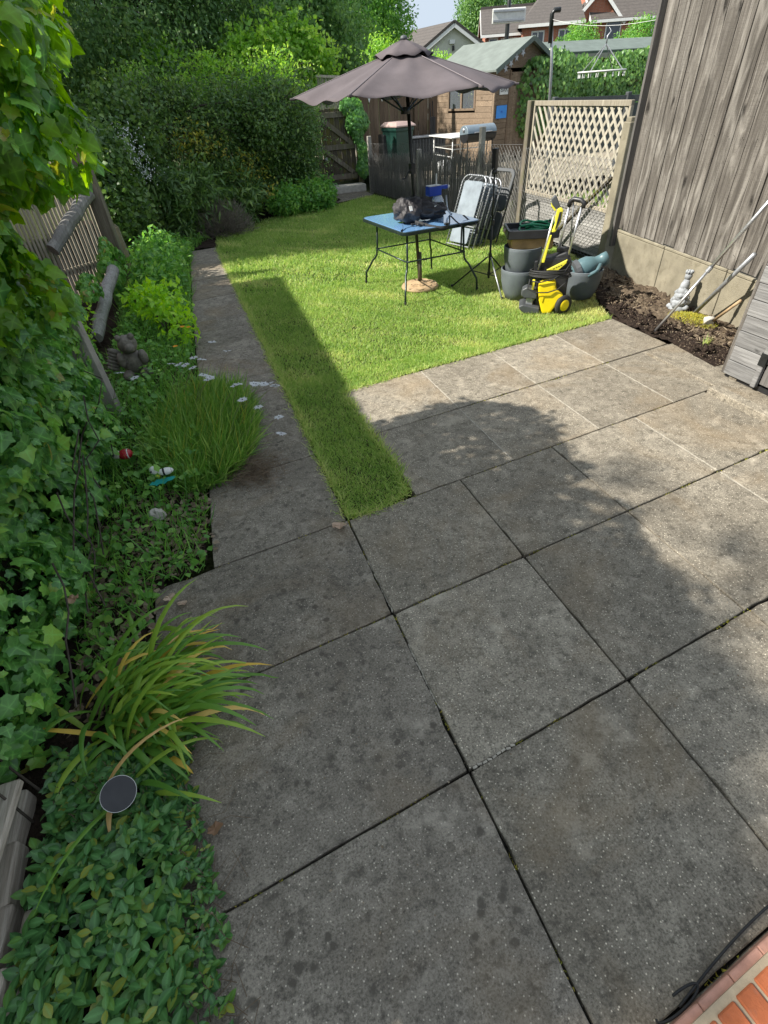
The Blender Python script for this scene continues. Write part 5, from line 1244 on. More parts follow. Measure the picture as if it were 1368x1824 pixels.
# tray box with hose
bxr = rotz(-.42); bo_ = pA + Vector((.10, .04, .545)); bxe = empty('seed_tray', bo_, 'tan box with glossy black rim lying in the upper planter', 'tray')
MB().box(bo_ + Vector((0, 0, .06)), (.46, .36, .13), bxr).build('box', M['tan'], bxe, bevel=.015)
rim_ = MB(); a_, b_ = rrect(.28, .225, .03), rrect(.25, .195, .02); n_ = len(a_)
for z in (.115, .20):
    for pl_ in (a_, b_): rim_.v += [bo_ + bxr @ Vector((x, y, z)) for x, y in pl_]
for k in range(n_):
    k2 = (k + 1) % n_; rim_.f += [(k, k2, 2 * n_ + k2, 2 * n_ + k), (n_ + k2, n_ + k, 3 * n_ + k, 3 * n_ + k2), (2 * n_ + k, 2 * n_ + k2, 3 * n_ + k2, 3 * n_ + k), (k2, k, n_ + k, n_ + k2)]
rim_.build('rim', M['black'], bxe, bevel=.005); MB().box(bo_ + Vector((0, 0, .135)), (.50, .40, .02), bxr).build('tray_floor', M['darkgrey'], bxe)
hs = MB()
for i in range(5):
    rr_ = .08 + .018 * i; ph = random.random() * 6
    hs.tube([bo_ + bxr @ Vector((.06 + .02 * (i % 3) + rr_ * 1.35 * math.cos(a), .02 + rr_ * math.sin(a), .175 + .016 * (i % 4) + .014 * math.sin(3 * a + ph))) for a in np.linspace(ph, ph + 6.2, 30)], .0105, 8)
tag(hs.build('garden_hose', M['hose'], None, smooth=True), 'coiled green garden hose lying in the black rimmed tray', 'hose')
bl_ = MB(); bl_.ell(pA + Vector((-.16, .16, .71)), (.022, .022, .022)); tag(bl_.build('pink_ball', M['pink'], None, smooth=True), 'small pink ball on the corner of the tray', 'ball')
# blower in the right planter
bv = empty('leaf_blower', pBc + Vector((0, 0, .3)), 'teal grey plastic leaf blower body lying in the planter', 'blower'); bx_ = Vector((.80, -.28, .36)).normalized(); bfm = frame(bx_)
b0 = pBc + Vector((-.06, -.02, .30))
MB().lathe([(.05, -.10), (.105, -.06), (.12, .03), (.115, .10), (.08, .17), (.068, .19), (.066, .24), (.07, .245), (.072, .31), (.055, .315)], b0, 24, bfm, 1, .85).build('housing', M['teal'], bv, smooth=True)
MB().tube([b0 + bfm @ Vector(q) for q in ((-.02, .10, .0), (-.03, .17, .04), (-.02, .18, .13), (.0, .10, .20))], .022, 10).build('handle', M['teal'], bv, smooth=True)
torus(b0 + Vector((-.10, .05, .06)), .042, .008, 20, 6, frame((-.4, -.8, .3))).build('loop', M['teal'], bv, smooth=True)
MB().lathe([(.10, -.07), (.13, -.05), (.13, .0)], b0, 20, bfm).build('fan_guard', M['darkgrey'], bv)

# ---- pressure washer
WO = Vector((3.60, 4.86, 0)); wr = Vector((.84, -.54, 0)).normalized(); wt = Vector((-.54, -.84, 0)).normalized()
pw = empty('pressure_washer', WO, 'yellow and black pressure washer with lance and cable loops', 'pressure washer')
def wp(x, y, d=0.0): return WO + wr * ((x - 660) * .00100) + Z0 * ((1400 - y) * .00086) + wt * d
def wprism(poly, d0, d1, nm, mat, bevel=.012, parent=pw, seg=3):
    k = MB(); n = len(poly); k.v = [wp(x, y, d0) for x, y in poly] + [wp(x, y, d1) for x, y in poly]
    k.f = [tuple(reversed(range(n))), tuple(range(n, 2 * n))] + [(i, (i + 1) % n, n + (i + 1) % n, n + i) for i in range(n)]; return k.build(nm, mat, parent, bevel=bevel, seg=seg)
wprism([(520, 760), (800, 740), (850, 800), (840, 1080), (850, 1330), (700, 1395), (520, 1395), (520, 1000)], -.16, .02, 'body', M['black'], .03)
ys_ = wprism([(545, 1000), (712, 995), (722, 1090), (815, 1175), (700, 1395), (612, 1400), (562, 1240), (535, 1080)], .022, .10, 'front_shell', M['yellow'], .028)
wprism([(555, 1170), (610, 1180), (600, 1260), (575, 1230)], .10, .108, 'emblem_recess', M['yellow'], .003, ys_, 1)
wprism([(600, 890), (795, 770), (790, 810), (720, 890)], .022, .045, 'label_stripe', M['yellow2'], .004)
for i, (x, y) in enumerate(((665, 872), (690, 858), (712, 846), (735, 834))): wprism([(x, y), (x + 14, y - 8), (x + 16, y - 2), (x + 2, y + 7)], .045, .047, 'lettering', M['black'], 0)
wprism([(590, 770), (780, 690), (830, 740), (800, 800), (600, 830)], -.14, .015, 'top_cover', M['black'], .03)
wprism([(375, 1120), (420, 1090), (540, 1130), (535, 1230), (400, 1220), (365, 1190)], -.08, .06, 'pump_block', M['darkgrey'], .012); wprism([(430, 1220), (500, 1220), (500, 1320), (430, 1320)], -.04, .03, 'pump_leg', M['galv'], .008)
wprism([(355, 1310), (400, 1290), (580, 1330), (580, 1400), (420, 1400), (360, 1345)], -.14, .10, 'base_foot', M['darkgrey'], .02); wprism([(470, 800), (500, 790), (505, 900), (470, 900)], -.03, .03, 'lance_holder', M['black'], .006)
wc = wp(825, 1290, .075); wf = frame((wt + wr * .75).normalized())
for d_, nm in ((0, 'wheel'), (-.26, 'wheel')):
    c_ = wc + (wt + wr * .3).normalized() * d_; wl_ = MB().lathe([(.062, -.022), (.098, -.02), (.104, 0), (.098, .02), (.062, .024)], c_, 32, wf).build(nm, M['rubber'], pw, smooth=True)
    MB().lathe([(.064, -.02), (.066, .020), (.05, .030), (.02, .033)], c_, 28, wf).build('hub_cap', M['yellow'], wl_, smooth=True)
MB().tube([wp(700, 680, -.08), wp(742, 225, -.10)], .013, 10).build('handle_tube', M['alu'], pw, smooth=True); MB().tube([wp(800, 740, .0), wp(853, 235, -.03)], .013, 10).build('handle_tube', M['alu'], pw, smooth=True)
MB().tube([wp(770, 140, -.11), wp(785, 300, -.09), wp(806, 640, -.05)], .008, 8).build('hose_lance', M['galv'], pw, smooth=True)
MB().tube([wp(738, 235, -.10), wp(745, 185, -.10), wp(775, 160, -.095), wp(840, 168, -.05), wp(872, 190, -.035), wp(868, 245, -.03)], .023, 10).build('grip', M['black'], pw, smooth=True); MB().box(wp(735, 680, -.05), (.11, .06, .045), rotz(-.5)).build('handle_clamp', M['black'], pw, bevel=.008)
ln = MB().tube([wp(515, 890, .035), wp(560, 620, .03), wp(598, 300, .02)], .0105, 10).build('lance', M['alu'], pw, smooth=True)
wprism([(540, 800), (566, 800), (604, 500), (588, 500)], .035, .06, 'lance_grip', M['yellow2'], .006, ln); wprism([(596, 470), (632, 470), (672, 370), (680, 240), (655, 215), (620, 230), (612, 330), (618, 380)], .01, .06, 'trigger_gun', M['yellow2'], .012, ln)
wprism([(645, 260), (666, 255), (666, 340), (640, 420), (625, 440)], .058, .068, 'trigger', M['black'], .004, ln); wprism([(552, 130), (580, 95), (600, 110), (645, 205), (610, 235), (565, 190)], .0, .055, 'gun_handle', M['darkgrey'], .012, ln); wprism([(550, 165), (580, 200), (612, 240), (600, 255), (560, 205)], .01, .05, 'gun_trim', M['yellow2'], .006, ln)
for i in range(6):
    cy = 905 + i * 15; ang = np.linspace(0, 2 * math.pi, 40); tl_ = random.uniform(-18, 18)
    MB().tube([wp(650 + (205 + 8 * (i % 3)) * math.cos(a), cy + tl_ * math.cos(a) + 22 * math.sin(a), -.06 + .17 * math.sin(-a)) for a in ang], .0068, 7).build('cable_loop', M['rubber'], pw, smooth=True)
MB().tube([wp(440, 980, .09), wp(430, 1090, .12), wp(520, 1130, .125), wp(640, 1125, .125), wp(740, 1090, .11), wp(820, 1020, .06), wp(830, 940, .02), wp(840, 830, .0)], .0065, 7).build('cable_loop', M['rubber'], pw, smooth=True)
MB().tube([wp(460, 1000, .1), wp(540, 1010, .12), wp(680, 970, .12), wp(790, 890, .07), wp(835, 810, .03)], .0065, 7).build('cable_loop', M['rubber'], pw, smooth=True)
for x in (470, 540): wprism([(x, 1000), (x + 28, 1000), (x + 22, 1110), (x + 4, 1110)], .03, .08, 'nozzle', M['yellow2'] if x < 500 else M['black'], .006)

# ---- shed on the right
sh = empty('wooden_shed', (3.90, 2.78, .02), 'silvery grey shiplap shed with dark hinged door at the right edge', 'shed')
SX, SY0, SY1, SZ = 3.90, 2.80, 1.30, .055
for i in range(17):
    z = SZ + i * .118; MB().box((SX + .012 + .004 * (i % 2), SY0 - .145, z + .057), (.022, .27, .113)).build('board', M['shedw'], sh, bevel=.003)
    MB().box((4.55, SY0 + .0, z + .057), (1.28, .022, .113)).build('board', M['shedw'], sh, bevel=.003)
MB().box((SX + .016, SY0 - .006, SZ + 1.0), (.03, .03, 2.0)).build('corner_trim', M['fence'], sh, bevel=.004); MB().box((SX - .002, SY0 - .30, SZ + 1.0), (.036, .04, 2.0)).build('door_trim', M['shedw'], sh, bevel=.004)
for i in range(9): MB().box((SX + .02, SY0 - .385 - i * .118, SZ + .98), (.022, .113, 1.90)).build('door_board', M['shedd'], sh, bevel=.003)
for z in (.22, 1.6): MB().box((SX - .004, SY0 - .50, SZ + z), (.012, .42, .05)).build('hinge', M['blackm'], sh, bevel=.002)
MB().box((SX - .012, SY0 - .30, SZ + .22), (.02, .06, .10)).build('hinge_plate', M['blackm'], sh, bevel=.003)
MB().box((4.58, 2.05, .04), (1.3, 1.46, .04)).build('bearer', M['black'], sh); MB().box((SX + .05, SY0 - .10, .04), (.06, .07, .05)).build('bearer', M['post'], sh)
MB().box((4.5, 2.05, 2.12), (1.5, 1.75, .06), Matrix.Rotation(.06, 3, 'Y')).build('roof', M['felt'], sh); MB().box((5.15, 2.05, 1.05), (.03, 1.48, 2.0)).build('rear_wall', M['shedd'], sh); MB().box((4.5, 1.31, 1.05), (1.28, .03, 2.0)).build('side_wall', M['shedd'], sh)
MB().box((SX + .02, 1.34, SZ + 1.0), (.02, .10, 2.0)).build('corner_trim', M['shedw'], sh)

# ---- poles, statue and stones by the wall
p1 = empty('metal_pole', (4.14, 3.79, .03), 'long bright aluminium pole propped diagonally against the shed', 'pole')
a, b = Vector((4.13, 3.80, .02)), Vector((4.40, 3.55, .76)); b = a + (b - a) * 1.9
MB().tube([a, a.lerp(b, .42)], .013, 10).build('lower_tube', M['alu'], p1, smooth=True); MB().tube([a.lerp(b, .42), b], .017, 10).build('upper_tube', M['alu'], p1, smooth=True); MB().tube([a.lerp(b, .405), a.lerp(b, .435)], .021, 10).build('clamp', M['galv'], p1)
a, b = Vector((4.72, 3.92, .06)), Vector((4.52, 3.36, .76)); s_ = MB(); s_.tube([a, b], .02, 10); tag(s_.build('grey_pole', M['galv'], None, smooth=True), 'dark grey tube leaning on the concrete wall', 'pole')
bs = empty('stone_mallet', (4.55, 3.62, .05), 'pale stone headed tool with short tan handle', 'tool')
MB().lathe([(.03, -.045), (.05, -.04), (.056, 0), (.048, .04), (.03, .045)], (4.64, 3.66, .075), 16, frame((.8, -.5, .1)), 1, .7).build('head', M['stone'], bs, smooth=True); MB().tube([(4.66, 3.64, .08), (4.54, 3.34, .38)], .014, 8).build('handle', M['resin'], bs, smooth=True)
stt = empty('garden_statue', (4.72, 4.16, .02), 'small white weathered stone figure against the concrete wall', 'statue'); c = Vector((4.73, 4.14, .03))
sb_ = MB()
for i, (z, r_) in enumerate(((.03, .10), (.09, .095), (.15, .08), (.20, .062), (.25, .05))): sb_.ell(c + Vector((0, 0, z)), (r_, r_ * .9, .055), 14, 8, None, .10)
for i in range(16): a = i * 2.4; z = .03 + .011 * i; r_ = .09 - .0035 * i; sb_.ell(c + Vector((math.cos(a) * r_, math.sin(a) * r_, z)), (.034, .03, .03), 8, 6, rotz(a), .12)
sb_.build('body', M['statue'], stt, smooth=True); nk = MB(); nk.tube([c + Vector((0, 0, .26)), c + Vector((.01, 0, .31))], [.04, .028], 10); nk.ell(c + Vector((.012, 0, .345)), (.036, .036, .042), 12, 8, None, .06); nk.build('head', M['statue'], stt, smooth=True)
ct_ = MB()
for i in range(7): a = i * .9; ct_.ell(c + Vector((.012 + .028 * math.cos(a), .028 * math.sin(a), .385)), (.014, .014, .018), 8, 5)
ct_.build('crown', M['statue'], stt, smooth=True)
ms = empty('moss_clump', (4.60, 3.82, .03), 'yellow green moss cushion on the dry soil', 'moss'); n = 2600
pp = rng.normal(0, .09, (n, 2)) * np.array([1.0, 1.6]); k = np.hypot(pp[:, 0], pp[:, 1] / 1.6) < .17; pp = pp[k]; n = len(pp)
cloud('cushion', 'tri', np.column_stack([pp + np.array([4.60, 3.82]), .045 + .05 * np.exp(-(pp ** 2).sum(1) * 30)]), np.column_stack([rng.normal(0, .6, (n, 2)), np.ones(n)]), rdir(n), rng.uniform(.008, .022, n), rng.uniform(0, 1, n), M['olive'], ms, width=.006)
sp_ = empty('seedling', (4.28, 3.33, .02), 'small green shoot in the brown soil bed', 'plant'); n = 16
cloud('leaf_blades', 'blade', np.column_stack([rng.normal(0, .015, (n, 2)) + np.array([4.28, 3.33]), np.full(n, .02)]), np.column_stack([rng.normal(0, .45, (n, 2)), np.ones(n)]), rdir(n), rng.uniform(.06, .12, n), rng.uniform(.4, 1, n), M['lawncol'], sp_, width=.009)

# ---- brick doorstep
M['redbrick'] = plain('red_brick', (.40, .12, .05), .88, 0, .22, 9, .8, 70, .2, grime=((.27, .13, .09), .6))
M['redmortar'] = plain('pale_mortar', (.40, .32, .22), .95, 0, .2, 20, .7, 90, .2); M['pinkm'] = plain('pink_mortar', (.46, .25, .19), .95, 0, .25, 14, .8, 80, .2)
ds = empty('brick_doorstep', (.75, -.2, 0), 'orange brick on edge doorstep with pale mortar joints', 'doorstep')
e0, e1 = Vector((.40, -.115, 0)), Vector((1.75, .055, 0)); ed_ = (e1 - e0).normalized(); en = Vector((ed_.y, -ed_.x, 0)); em = rotz(math.atan2(ed_.y, ed_.x))
MB().box((e0 + e1) / 2 + en * .15 + Vector((0, 0, .035)), ((e1 - e0).length, .26, .088), em).build('mortar_bed', M['redmortar'], ds)
for i in range(18):
    c_ = e0 + ed_ * (.04 + i * .0755) + en * (.145 + random.uniform(-.003, .003)) + Vector((0, 0, .045 + random.uniform(-.0015, .0015))); MB().box(c_, (.063, .215, .085), em @ rotz(random.uniform(-.015, .015))).build('brick', M['redbrick'], ds, bevel=.004)
lp_ = MB(); k = 11
for i in range(k): lp_.box(e0 + ed_ * ((e1 - e0).length * (i + .5) / k) + en * (.016 + random.uniform(-.001, .001)) + Vector((0, 0, .03)), ((e1 - e0).length / k * .985, .034, .07 + random.uniform(-.002, .002)), em)
lp_.build('front_fillet', M['pinkm'], ds, bevel=.003)
cbl = MB(); cbl.tube([e0 + ed_ * (.34 + .66 * t) - en * (.012 + .03 * abs(math.sin(2.6 * t))) + Vector((0, 0, .012 + .03 * t)) for t in np.linspace(0, 1, 24)], .0035, 8)
cbl.tube([e0 + ed_ * (.34 + .16 * math.sin(t) * .5) - en * (.02 + .016 * math.cos(t)) + Vector((0, 0, .018)) for t in np.linspace(0, 5, 24)], .0035, 8); tag(cbl.build('black_cable', M['rubber'], None, smooth=True), 'black cable looped along the brick doorstep edge', 'cable')

# ---- timber edging at the lower left
ple = empty('timber_edging', (-1.25, 1.1, 0), 'weathered timber plank edging at the left of the bed', 'edging')
pk = MB(); A_, B_ = Vector((-1.06, 1.18, .22)), Vector((-1.11, .72, .22)); pk.beam(A_ + Vector((-.005, 0, 0)), B_ + Vector((-.005, 0, 0)), .10, .03, (1, 0, .1)); pk.build('plank', M['plank'], ple, bevel=.006)
for i, (x, y, z, sx, sy, sz) in enumerate(((-1.13, .95, .03, .11, .20, .10), (-1.12, .77, .03, .11, .18, .10), (-1.10, .60, .04, .12, .17, .12), (-1.03, .58, .02, .05, .48, .10), (-1.08, .42, .05, .12, .20, .14), (-1.14, 1.14, .03, .11, .19, .10))):
    MB().box((x, y, z), (sx, sy, sz), rotz(random.uniform(-.12, .12))).build('edging_block', M['plank'], ple, bevel=.012, seg=2)

# ---- ornaments in the border
td_ = empty('teddy_statue', (-.76, 5.15, 0), 'grey stone sitting animal figure beside the concrete spur', 'statue'); c = Vector((-.74, 5.12, .06)); g_ = MB()
for d, r_ in (((0, 0, .10), (.11, .10, .13)), ((.0, -.02, .28), (.085, .085, .085)), ((.055, -.05, .355), (.028, .02, .03)), ((-.055, -.05, .355), (.028, .02, .03)), ((.02, -.10, .27), (.05, .05, .04)), ((.10, -.06, .16), (.04, .05, .07)), ((-.09, -.06, .16), (.04, .05, .07)), ((.08, -.12, .03), (.05, .08, .045)), ((-.07, -.12, .03), (.05, .08, .045)), ((.12, -.16, .045), (.035, .035, .04))): g_.ell(c + Vector(d), r_, 14, 9, None, .07)
g_.build('body', M['greystone'], td_, smooth=True)
wg_ = MB()
for i in range(6): wg_.ell(c + Vector((-.13 - .012 * i, .0, .23 - .03 * i)), (.06, .03, .022), 10, 6, Matrix.Rotation(.5, 3, 'Y'), .06)
wg_.build('wings', M['greystone'], td_, smooth=True)
M['red'] = plain('red_glaze', (.36, .02, .03), .25, 0, .2, 10)
ro = empty('ladybird_ornament', (-.80, 3.45, .12), 'small red glazed bug ornament among the ivy', 'ornament'); c = Vector((-.77, 3.42, .16))
MB().ell(c, (.05, .04, .036), 16, 10).build('body', M['red'], ro, smooth=True); MB().ell(c + Vector((-.055, .0, .01)), (.032, .032, .03), 12, 8).build('head', M['stone'], ro, smooth=True)
for s_ in (-1, 1): MB().ell(c + Vector((-.065, -.022, .03)) + Vector((0, .018 * s_, 0)), (.008, .008, .008), 8, 6).build('eye', M['black'], ro, smooth=True)
MB().lathe([(.0345, -.004), (.0345, .004)], c + Vector((.018, 0, 0)), 14, frame((1, 0, 0)), 1, 1.1).build('band', M['white'], ro)
M['turq'] = plain('turquoise_enamel', (.02, .34, .32), .4, 0, .2, 20)
be = empty('bee_ornament', (-.53, 3.02, .1), 'black and white striped bee ornament on a turquoise leaf', 'ornament'); c = Vector((-.53, 3.02, .20))
MB().ell(c + Vector((-.035, 0, .02)), (.026, .024, .028), 14, 9).build('head', M['white'], be, smooth=True); MB().ell(c + Vector((.03, 0, -.006)), (.05, .024, .024), 16, 10).build('body', M['white'], be, smooth=True)
for x in (.02, .042, .062): MB().lathe([(.0245 - (x - .02) * .16, -.006), (.0245 - (x - .02) * .2, .006)], c + Vector((x, 0, -.006)), 14, frame((1, 0, 0))).build('stripe', M['black'], be, smooth=True)
MB().ell(c + Vector((-.05, -.02, .024)), (.007, .006, .007), 8, 6).build('eye', M['black'], be); MB().ell(c + Vector((-.02, -.02, -.016)), (.012, .012, .010), 8, 6).build('collar', M['yellow'], be)
lfp = [(-.085, 0), (-.06, .018), (-.05, .01), (-.03, .026), (-.01, .016), (.02, .028), (.03, .016), (.07, .012), (.085, 0), (.06, -.016), (.03, -.012), (.01, -.026), (-.02, -.014), (-.04, -.024), (-.05, -.012)]
MB().prism(lfp, c + Vector((-.005, -.03, -.055)), (1, .05, .08), (0, .8, .45), (0, -.002, .004)).build('leaf_wing', M['turq'], be)
MB().tube([c + Vector((0, 0, -.03)), c + Vector((0, .0, -.16))], .004, 6).build('stake', M['blackm'], be)
bo2 = empty('glass_bird', (-.70, 9.4, .1), 'small blue glass bird ornament beside the concrete stub', 'ornament'); c = Vector((-.70, 9.35, .19)); M['bluegl'] = plain('blue_glass', (.03, .13, .22), .12, 0, .4, 30, spec=.9)
MB().ell(c, (.06, .045, .06), 14, 9).build('body', M['bluegl'], bo2, smooth=True); MB().ell(c + Vector((.02, 0, .07)), (.03, .03, .03), 10, 7).build('head', M['bluegl'], bo2, smooth=True); MB().tube([c, c - Vector((0, 0, .2))], .006, 6).build('stake', M['blackm'], bo2)
sl = empty('solar_light', (-.72, 1.02, .0), 'round black solar light with thin pale rim beside the strap leaves', 'solar light'); c = Vector((-.715, 1.03, .17)); sf = frame((.30, -.42, .85))
MB().lathe([(.0, .0), (.054, 0), (.056, .006), (.0, .007)], c, 36, sf, 1, 1, False).build('panel', M['black'], sl); torus(c + sf @ Vector((0, 0, .004)), .056, .0018, 36, 6, sf).build('rim', M['offwhite'], sl, smooth=True)
MB().tube([c, c - Vector((0, 0, .16))], .008, 8).build('stake', M['black'], sl)
for i, (x, y, z, s_, lb) in enumerate(((-.60, 2.78, .05, .055, 'pale angular stone in the grass below the bee'),)):
    k = MB(); k.ell((x, y, z), (s_, s_ * .7, s_ * .8), 8, 6, None, .18); tag(k.build('pale_stone', M['stone'], None), lb, 'stone')

# ================================================================== VEGETATION
def pproj(P):
    d = P - np.array(CAM); r, u, f = np.array(_rt), np.array(_up), np.array(_fw); dep = d @ f
    return 684 + 900 * (d @ r) / dep, 912 - 900 * (d @ u) / dep, dep
def singles(name, kind, pos, yd, zd, size, mat, parent, smooth=False):
    """single leaves as parts that share one mesh"""
    tv, tf = TM[kind]; me = bpy.data.meshes.new(name); me.from_pydata([tuple(v) for v in tv], [], tf); me.materials.append(mat)
    if kind in VEIN:
        a_ = me.attributes.new('vein', 'FLOAT', 'POINT'); a_.data.foreach_set('value', np.asarray(VEIN[kind], np.float32)); me.polygons.foreach_set('use_smooth', np.ones(len(tf), bool))
    L = wloc(parent); x, y, z = axes(yd, zd)
    for i in range(len(pos)):
        o = bpy.data.objects.new(name, me); COL.objects.link(o); o.parent = parent; s_ = size[i]
        m = Matrix((Vector(x[i]) * s_, Vector(y[i]) * s_, Vector(z[i]) * s_)).transposed().to_4x4(); m.translation = Vector(pos[i]) - L; o.matrix_local = m
def split(pos, yd, zd, size, tint, k=290, zmin=0):
    px, py, dep = pproj(pos); vis = (px > -20) & (px < 1390) & (py > -20) & (py < 1844) & (dep > .1)
    fc = np.abs((zd * nrm(np.array(CAM) - pos)).sum(1)); sc = np.where(vis, size / np.maximum(dep, .1) * (.3 + fc), 0)
    rank = np.argsort(-sc); cand = rank[:int(k * 3.5)]; rng.shuffle(cand); s_ = np.zeros(len(pos), bool); s_[cand[:k]] = True; return s_
# ---- ivy wall on the left
ivy = empty('ivy', (-1.1, 2.4, 0), 'large leaved ivy mass tumbling over the left fence', 'ivy')
IV = [(-.86, 2.62, 1.62, .28, .40, .40), (-.97, 2.70, 1.45, .25, .42, .45), (-1.02, 2.35, 1.15, .25, .4, .35), (-1.20, 1.85, .42, .30, .70, .50), (-1.22, 2.6, .55, .34, .85, .75), (-1.05, 3.35, .45, .22, .65, .55), (-1.30, 2.0, 1.25, .36, .8, .65), (-1.12, 2.85, 1.30, .28, .55, .45), (-.80, 2.95, 2.08, .42, .60, .32), (-.74, 3.02, 2.24, .48, .68, .32), (-.55, 2.90, 1.98, .24, .45, .20), (-1.3, 1.75, 2.1, .42, .9, .75), (-1.3, 2.0, 2.75, .25, .7, .25), (-1.15, 4.0, .95, .10, .35, .25), (-1.5, 1.0, 1.3, .4, .8, 1.2)]
def ivy_pts(n, blobs, hang=1.0):
    bl = np.array(blobs, float); wt = bl[:, 3] * bl[:, 4] + bl[:, 4] * bl[:, 5] + bl[:, 3] * bl[:, 5]; bi = rng.choice(len(bl), n, p=wt / wt.sum()); d = rdir(n)
    pos = bl[bi, :3] + d * bl[bi, 3:] * rng.uniform(.82, 1.06, (n, 1)); od = nrm(d / bl[bi, 3:])
    # keep only points outside the other blobs
    ok = pos[:, 2] > .03
    for b in bl: ok &= (((pos - b[:3]) / b[3:]) ** 2).sum(1) > .62
    lump_ = .05 * np.sin(pos[:, 1:2] * 9 + pos[:, 2:3] * 7) + .04 * np.sin(pos[:, 2:3] * 13 + 2); pos = pos + od * lump_
    return pos[ok], od[ok]
pos, od = ivy_pts(34000, IV); n = len(pos)
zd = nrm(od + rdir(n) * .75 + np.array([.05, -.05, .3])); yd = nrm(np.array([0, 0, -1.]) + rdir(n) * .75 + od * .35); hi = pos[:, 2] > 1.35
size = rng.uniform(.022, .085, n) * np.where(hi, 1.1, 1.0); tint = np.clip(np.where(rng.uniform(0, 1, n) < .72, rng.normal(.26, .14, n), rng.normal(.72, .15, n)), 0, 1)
s_ = split(pos, yd, zd, size, tint)
singles('leaf', 'ivy', pos[s_], yd[s_], zd[s_], size[s_] * 1.08, M['ivyo'], ivy)
r_ = ~s_ & ~hi; cloud('foliage', 'ivy', pos[r_], yd[r_], zd[r_], size[r_], tint[r_], M['ivyg'], ivy, stuff=True)
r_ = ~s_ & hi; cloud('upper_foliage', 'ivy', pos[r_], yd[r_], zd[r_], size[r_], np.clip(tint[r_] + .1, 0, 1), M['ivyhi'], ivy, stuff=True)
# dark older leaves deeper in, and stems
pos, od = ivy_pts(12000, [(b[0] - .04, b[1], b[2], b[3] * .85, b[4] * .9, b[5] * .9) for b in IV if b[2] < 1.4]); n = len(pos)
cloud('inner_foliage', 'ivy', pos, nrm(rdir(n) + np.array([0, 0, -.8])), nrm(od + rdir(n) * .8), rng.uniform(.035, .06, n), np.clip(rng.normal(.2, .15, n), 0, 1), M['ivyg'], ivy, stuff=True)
sm_ = MB()
for i in range(16):
    y = random.uniform(1.0, 3.8); x = -1.12 + random.uniform(-.12, .10); pts = []
    for k in range(9): pts.append(Vector((x + .03 * math.sin(k * 1.3 + i), y + .05 * math.sin(k * .9 + i * 2) + k * random.uniform(-.03, .03), .02 + k * .2)))
    sm_.tube(pts, [.005 - .0004 * k for k in range(9)], 5)
for i in range(8):
    y = random.uniform(1.2, 3.3); pts = [Vector((-.86 + .1 * random.random(), y + .12 * k * random.uniform(.6, 1), .25 + .09 * k + .03 * math.sin(k))) for k in range(6)]; sm_.tube(pts, .004, 5)
sm_.build('stems', M['bark'], ivy)['kind'] = 'stuff'
bk_ = MB(); bk_.prism([(.4, 0), (4.0, 0), (4.0, 1.5), (3.6, 2.3), (.4, 2.3)], (-1.36, 0, 0), (0, 1, 0), (0, 0, 1), (-.04, 0, 0)); tag(bk_.build('ivy_backing_fence', M['gate'], None), 'dark board fence behind the ivy', 'fence')
# trailing ivy along the cane panel and around the posts
iv2 = empty('trailing_ivy', (-1.05, 5, 0), 'thin ivy trails over the cane panel and posts', 'ivy')
pos, od = ivy_pts(2600, [(-1.05, 4.3, .45, .10, .5, .35), (-1.0, 4.3, 1.0, .10, .4, .12), (-.98, 7.9, .4, .10, .5, .35), (-1.1, 6.5, .55, .12, .2, .12)]); n = len(pos)
cloud('foliage', 'ivy', pos, nrm(np.array([0, 0, -1.]) + rdir(n) * .6), nrm(od + rdir(n) * .4 + np.array([.3, -.2, .2])), rng.uniform(.04, .075, n), np.clip(rng.normal(.55, .2, n), 0, 1), M['ivyg'], iv2, stuff=True)

# ---- periwinkle mat
per = empty('periwinkle_mat', (-.7, .6, 0), 'glossy green periwinkle ground cover at the lower left corner', 'ground cover')
PP = [(-.98, .2), (-.46, .22), (-.43, .55), (-.47, .80), (-.52, 1.10), (-.45, 1.30), (-.58, 1.32), (-.80, 1.26), (-.99, 1.34), (-1.02, .95)]
q = scatter(PP, 1500); P_, Yd, Zd, Sz = [], [], [], []
for x, y in q[:620]:
    edge = min(1, max(.15, (-.42 - x) / .22)); z = (.035 + .11 * edge * random.uniform(.5, 1)) * (.6 if y > .95 else 1); tilt = rng.normal(0, .28, 3) + np.array([0, 0, 1]); a0 = random.uniform(0, 6.28)
    for lv in range(3):
        for k in range(2):
            a = a0 + math.pi * k + lv * 1.57; d = np.array([math.cos(a), math.sin(a), .25 + .2 * lv]); P_.append((x, y, z - .018 * lv)); Yd.append(d); Zd.append(tilt + rng.normal(0, .15, 3)); Sz.append(random.uniform(.034, .062) * (.6 if x > -.55 else 1) * (.85 + .2 * lv))
P_, Yd, Zd, Sz = map(np.array, (P_, Yd, Zd, Sz)); s_ = split(P_, nrm(Yd), nrm(Zd), Sz, None, 290)
singles('leaf', 'oval', P_[s_], Yd[s_], Zd[s_], Sz[s_], M['perio'], per)
cloud('foliage', 'oval', P_[~s_], Yd[~s_], Zd[~s_], Sz[~s_], rng.uniform(0, 1, (~s_).sum()), M['peri'], per, stuff=True)
sm_ = MB()
for x, y in q[:260]: sm_.tube([(x + random.uniform(-.03, .03), y + random.uniform(-.03, .03), 0), (x, y, .10)], .0014, 4)
for i in range(26): x, y = random.uniform(-.56, -.44), random.uniform(.25, 1.15); sm_.tube([(x, y, .02), (x + .06, y + random.uniform(-.03, .05), .03), (x + random.uniform(.06, .14), y + random.uniform(-.06, .1), .012)], .0012, 4)
sm_.build('stems', M['dry'], per)['kind'] = 'stuff'

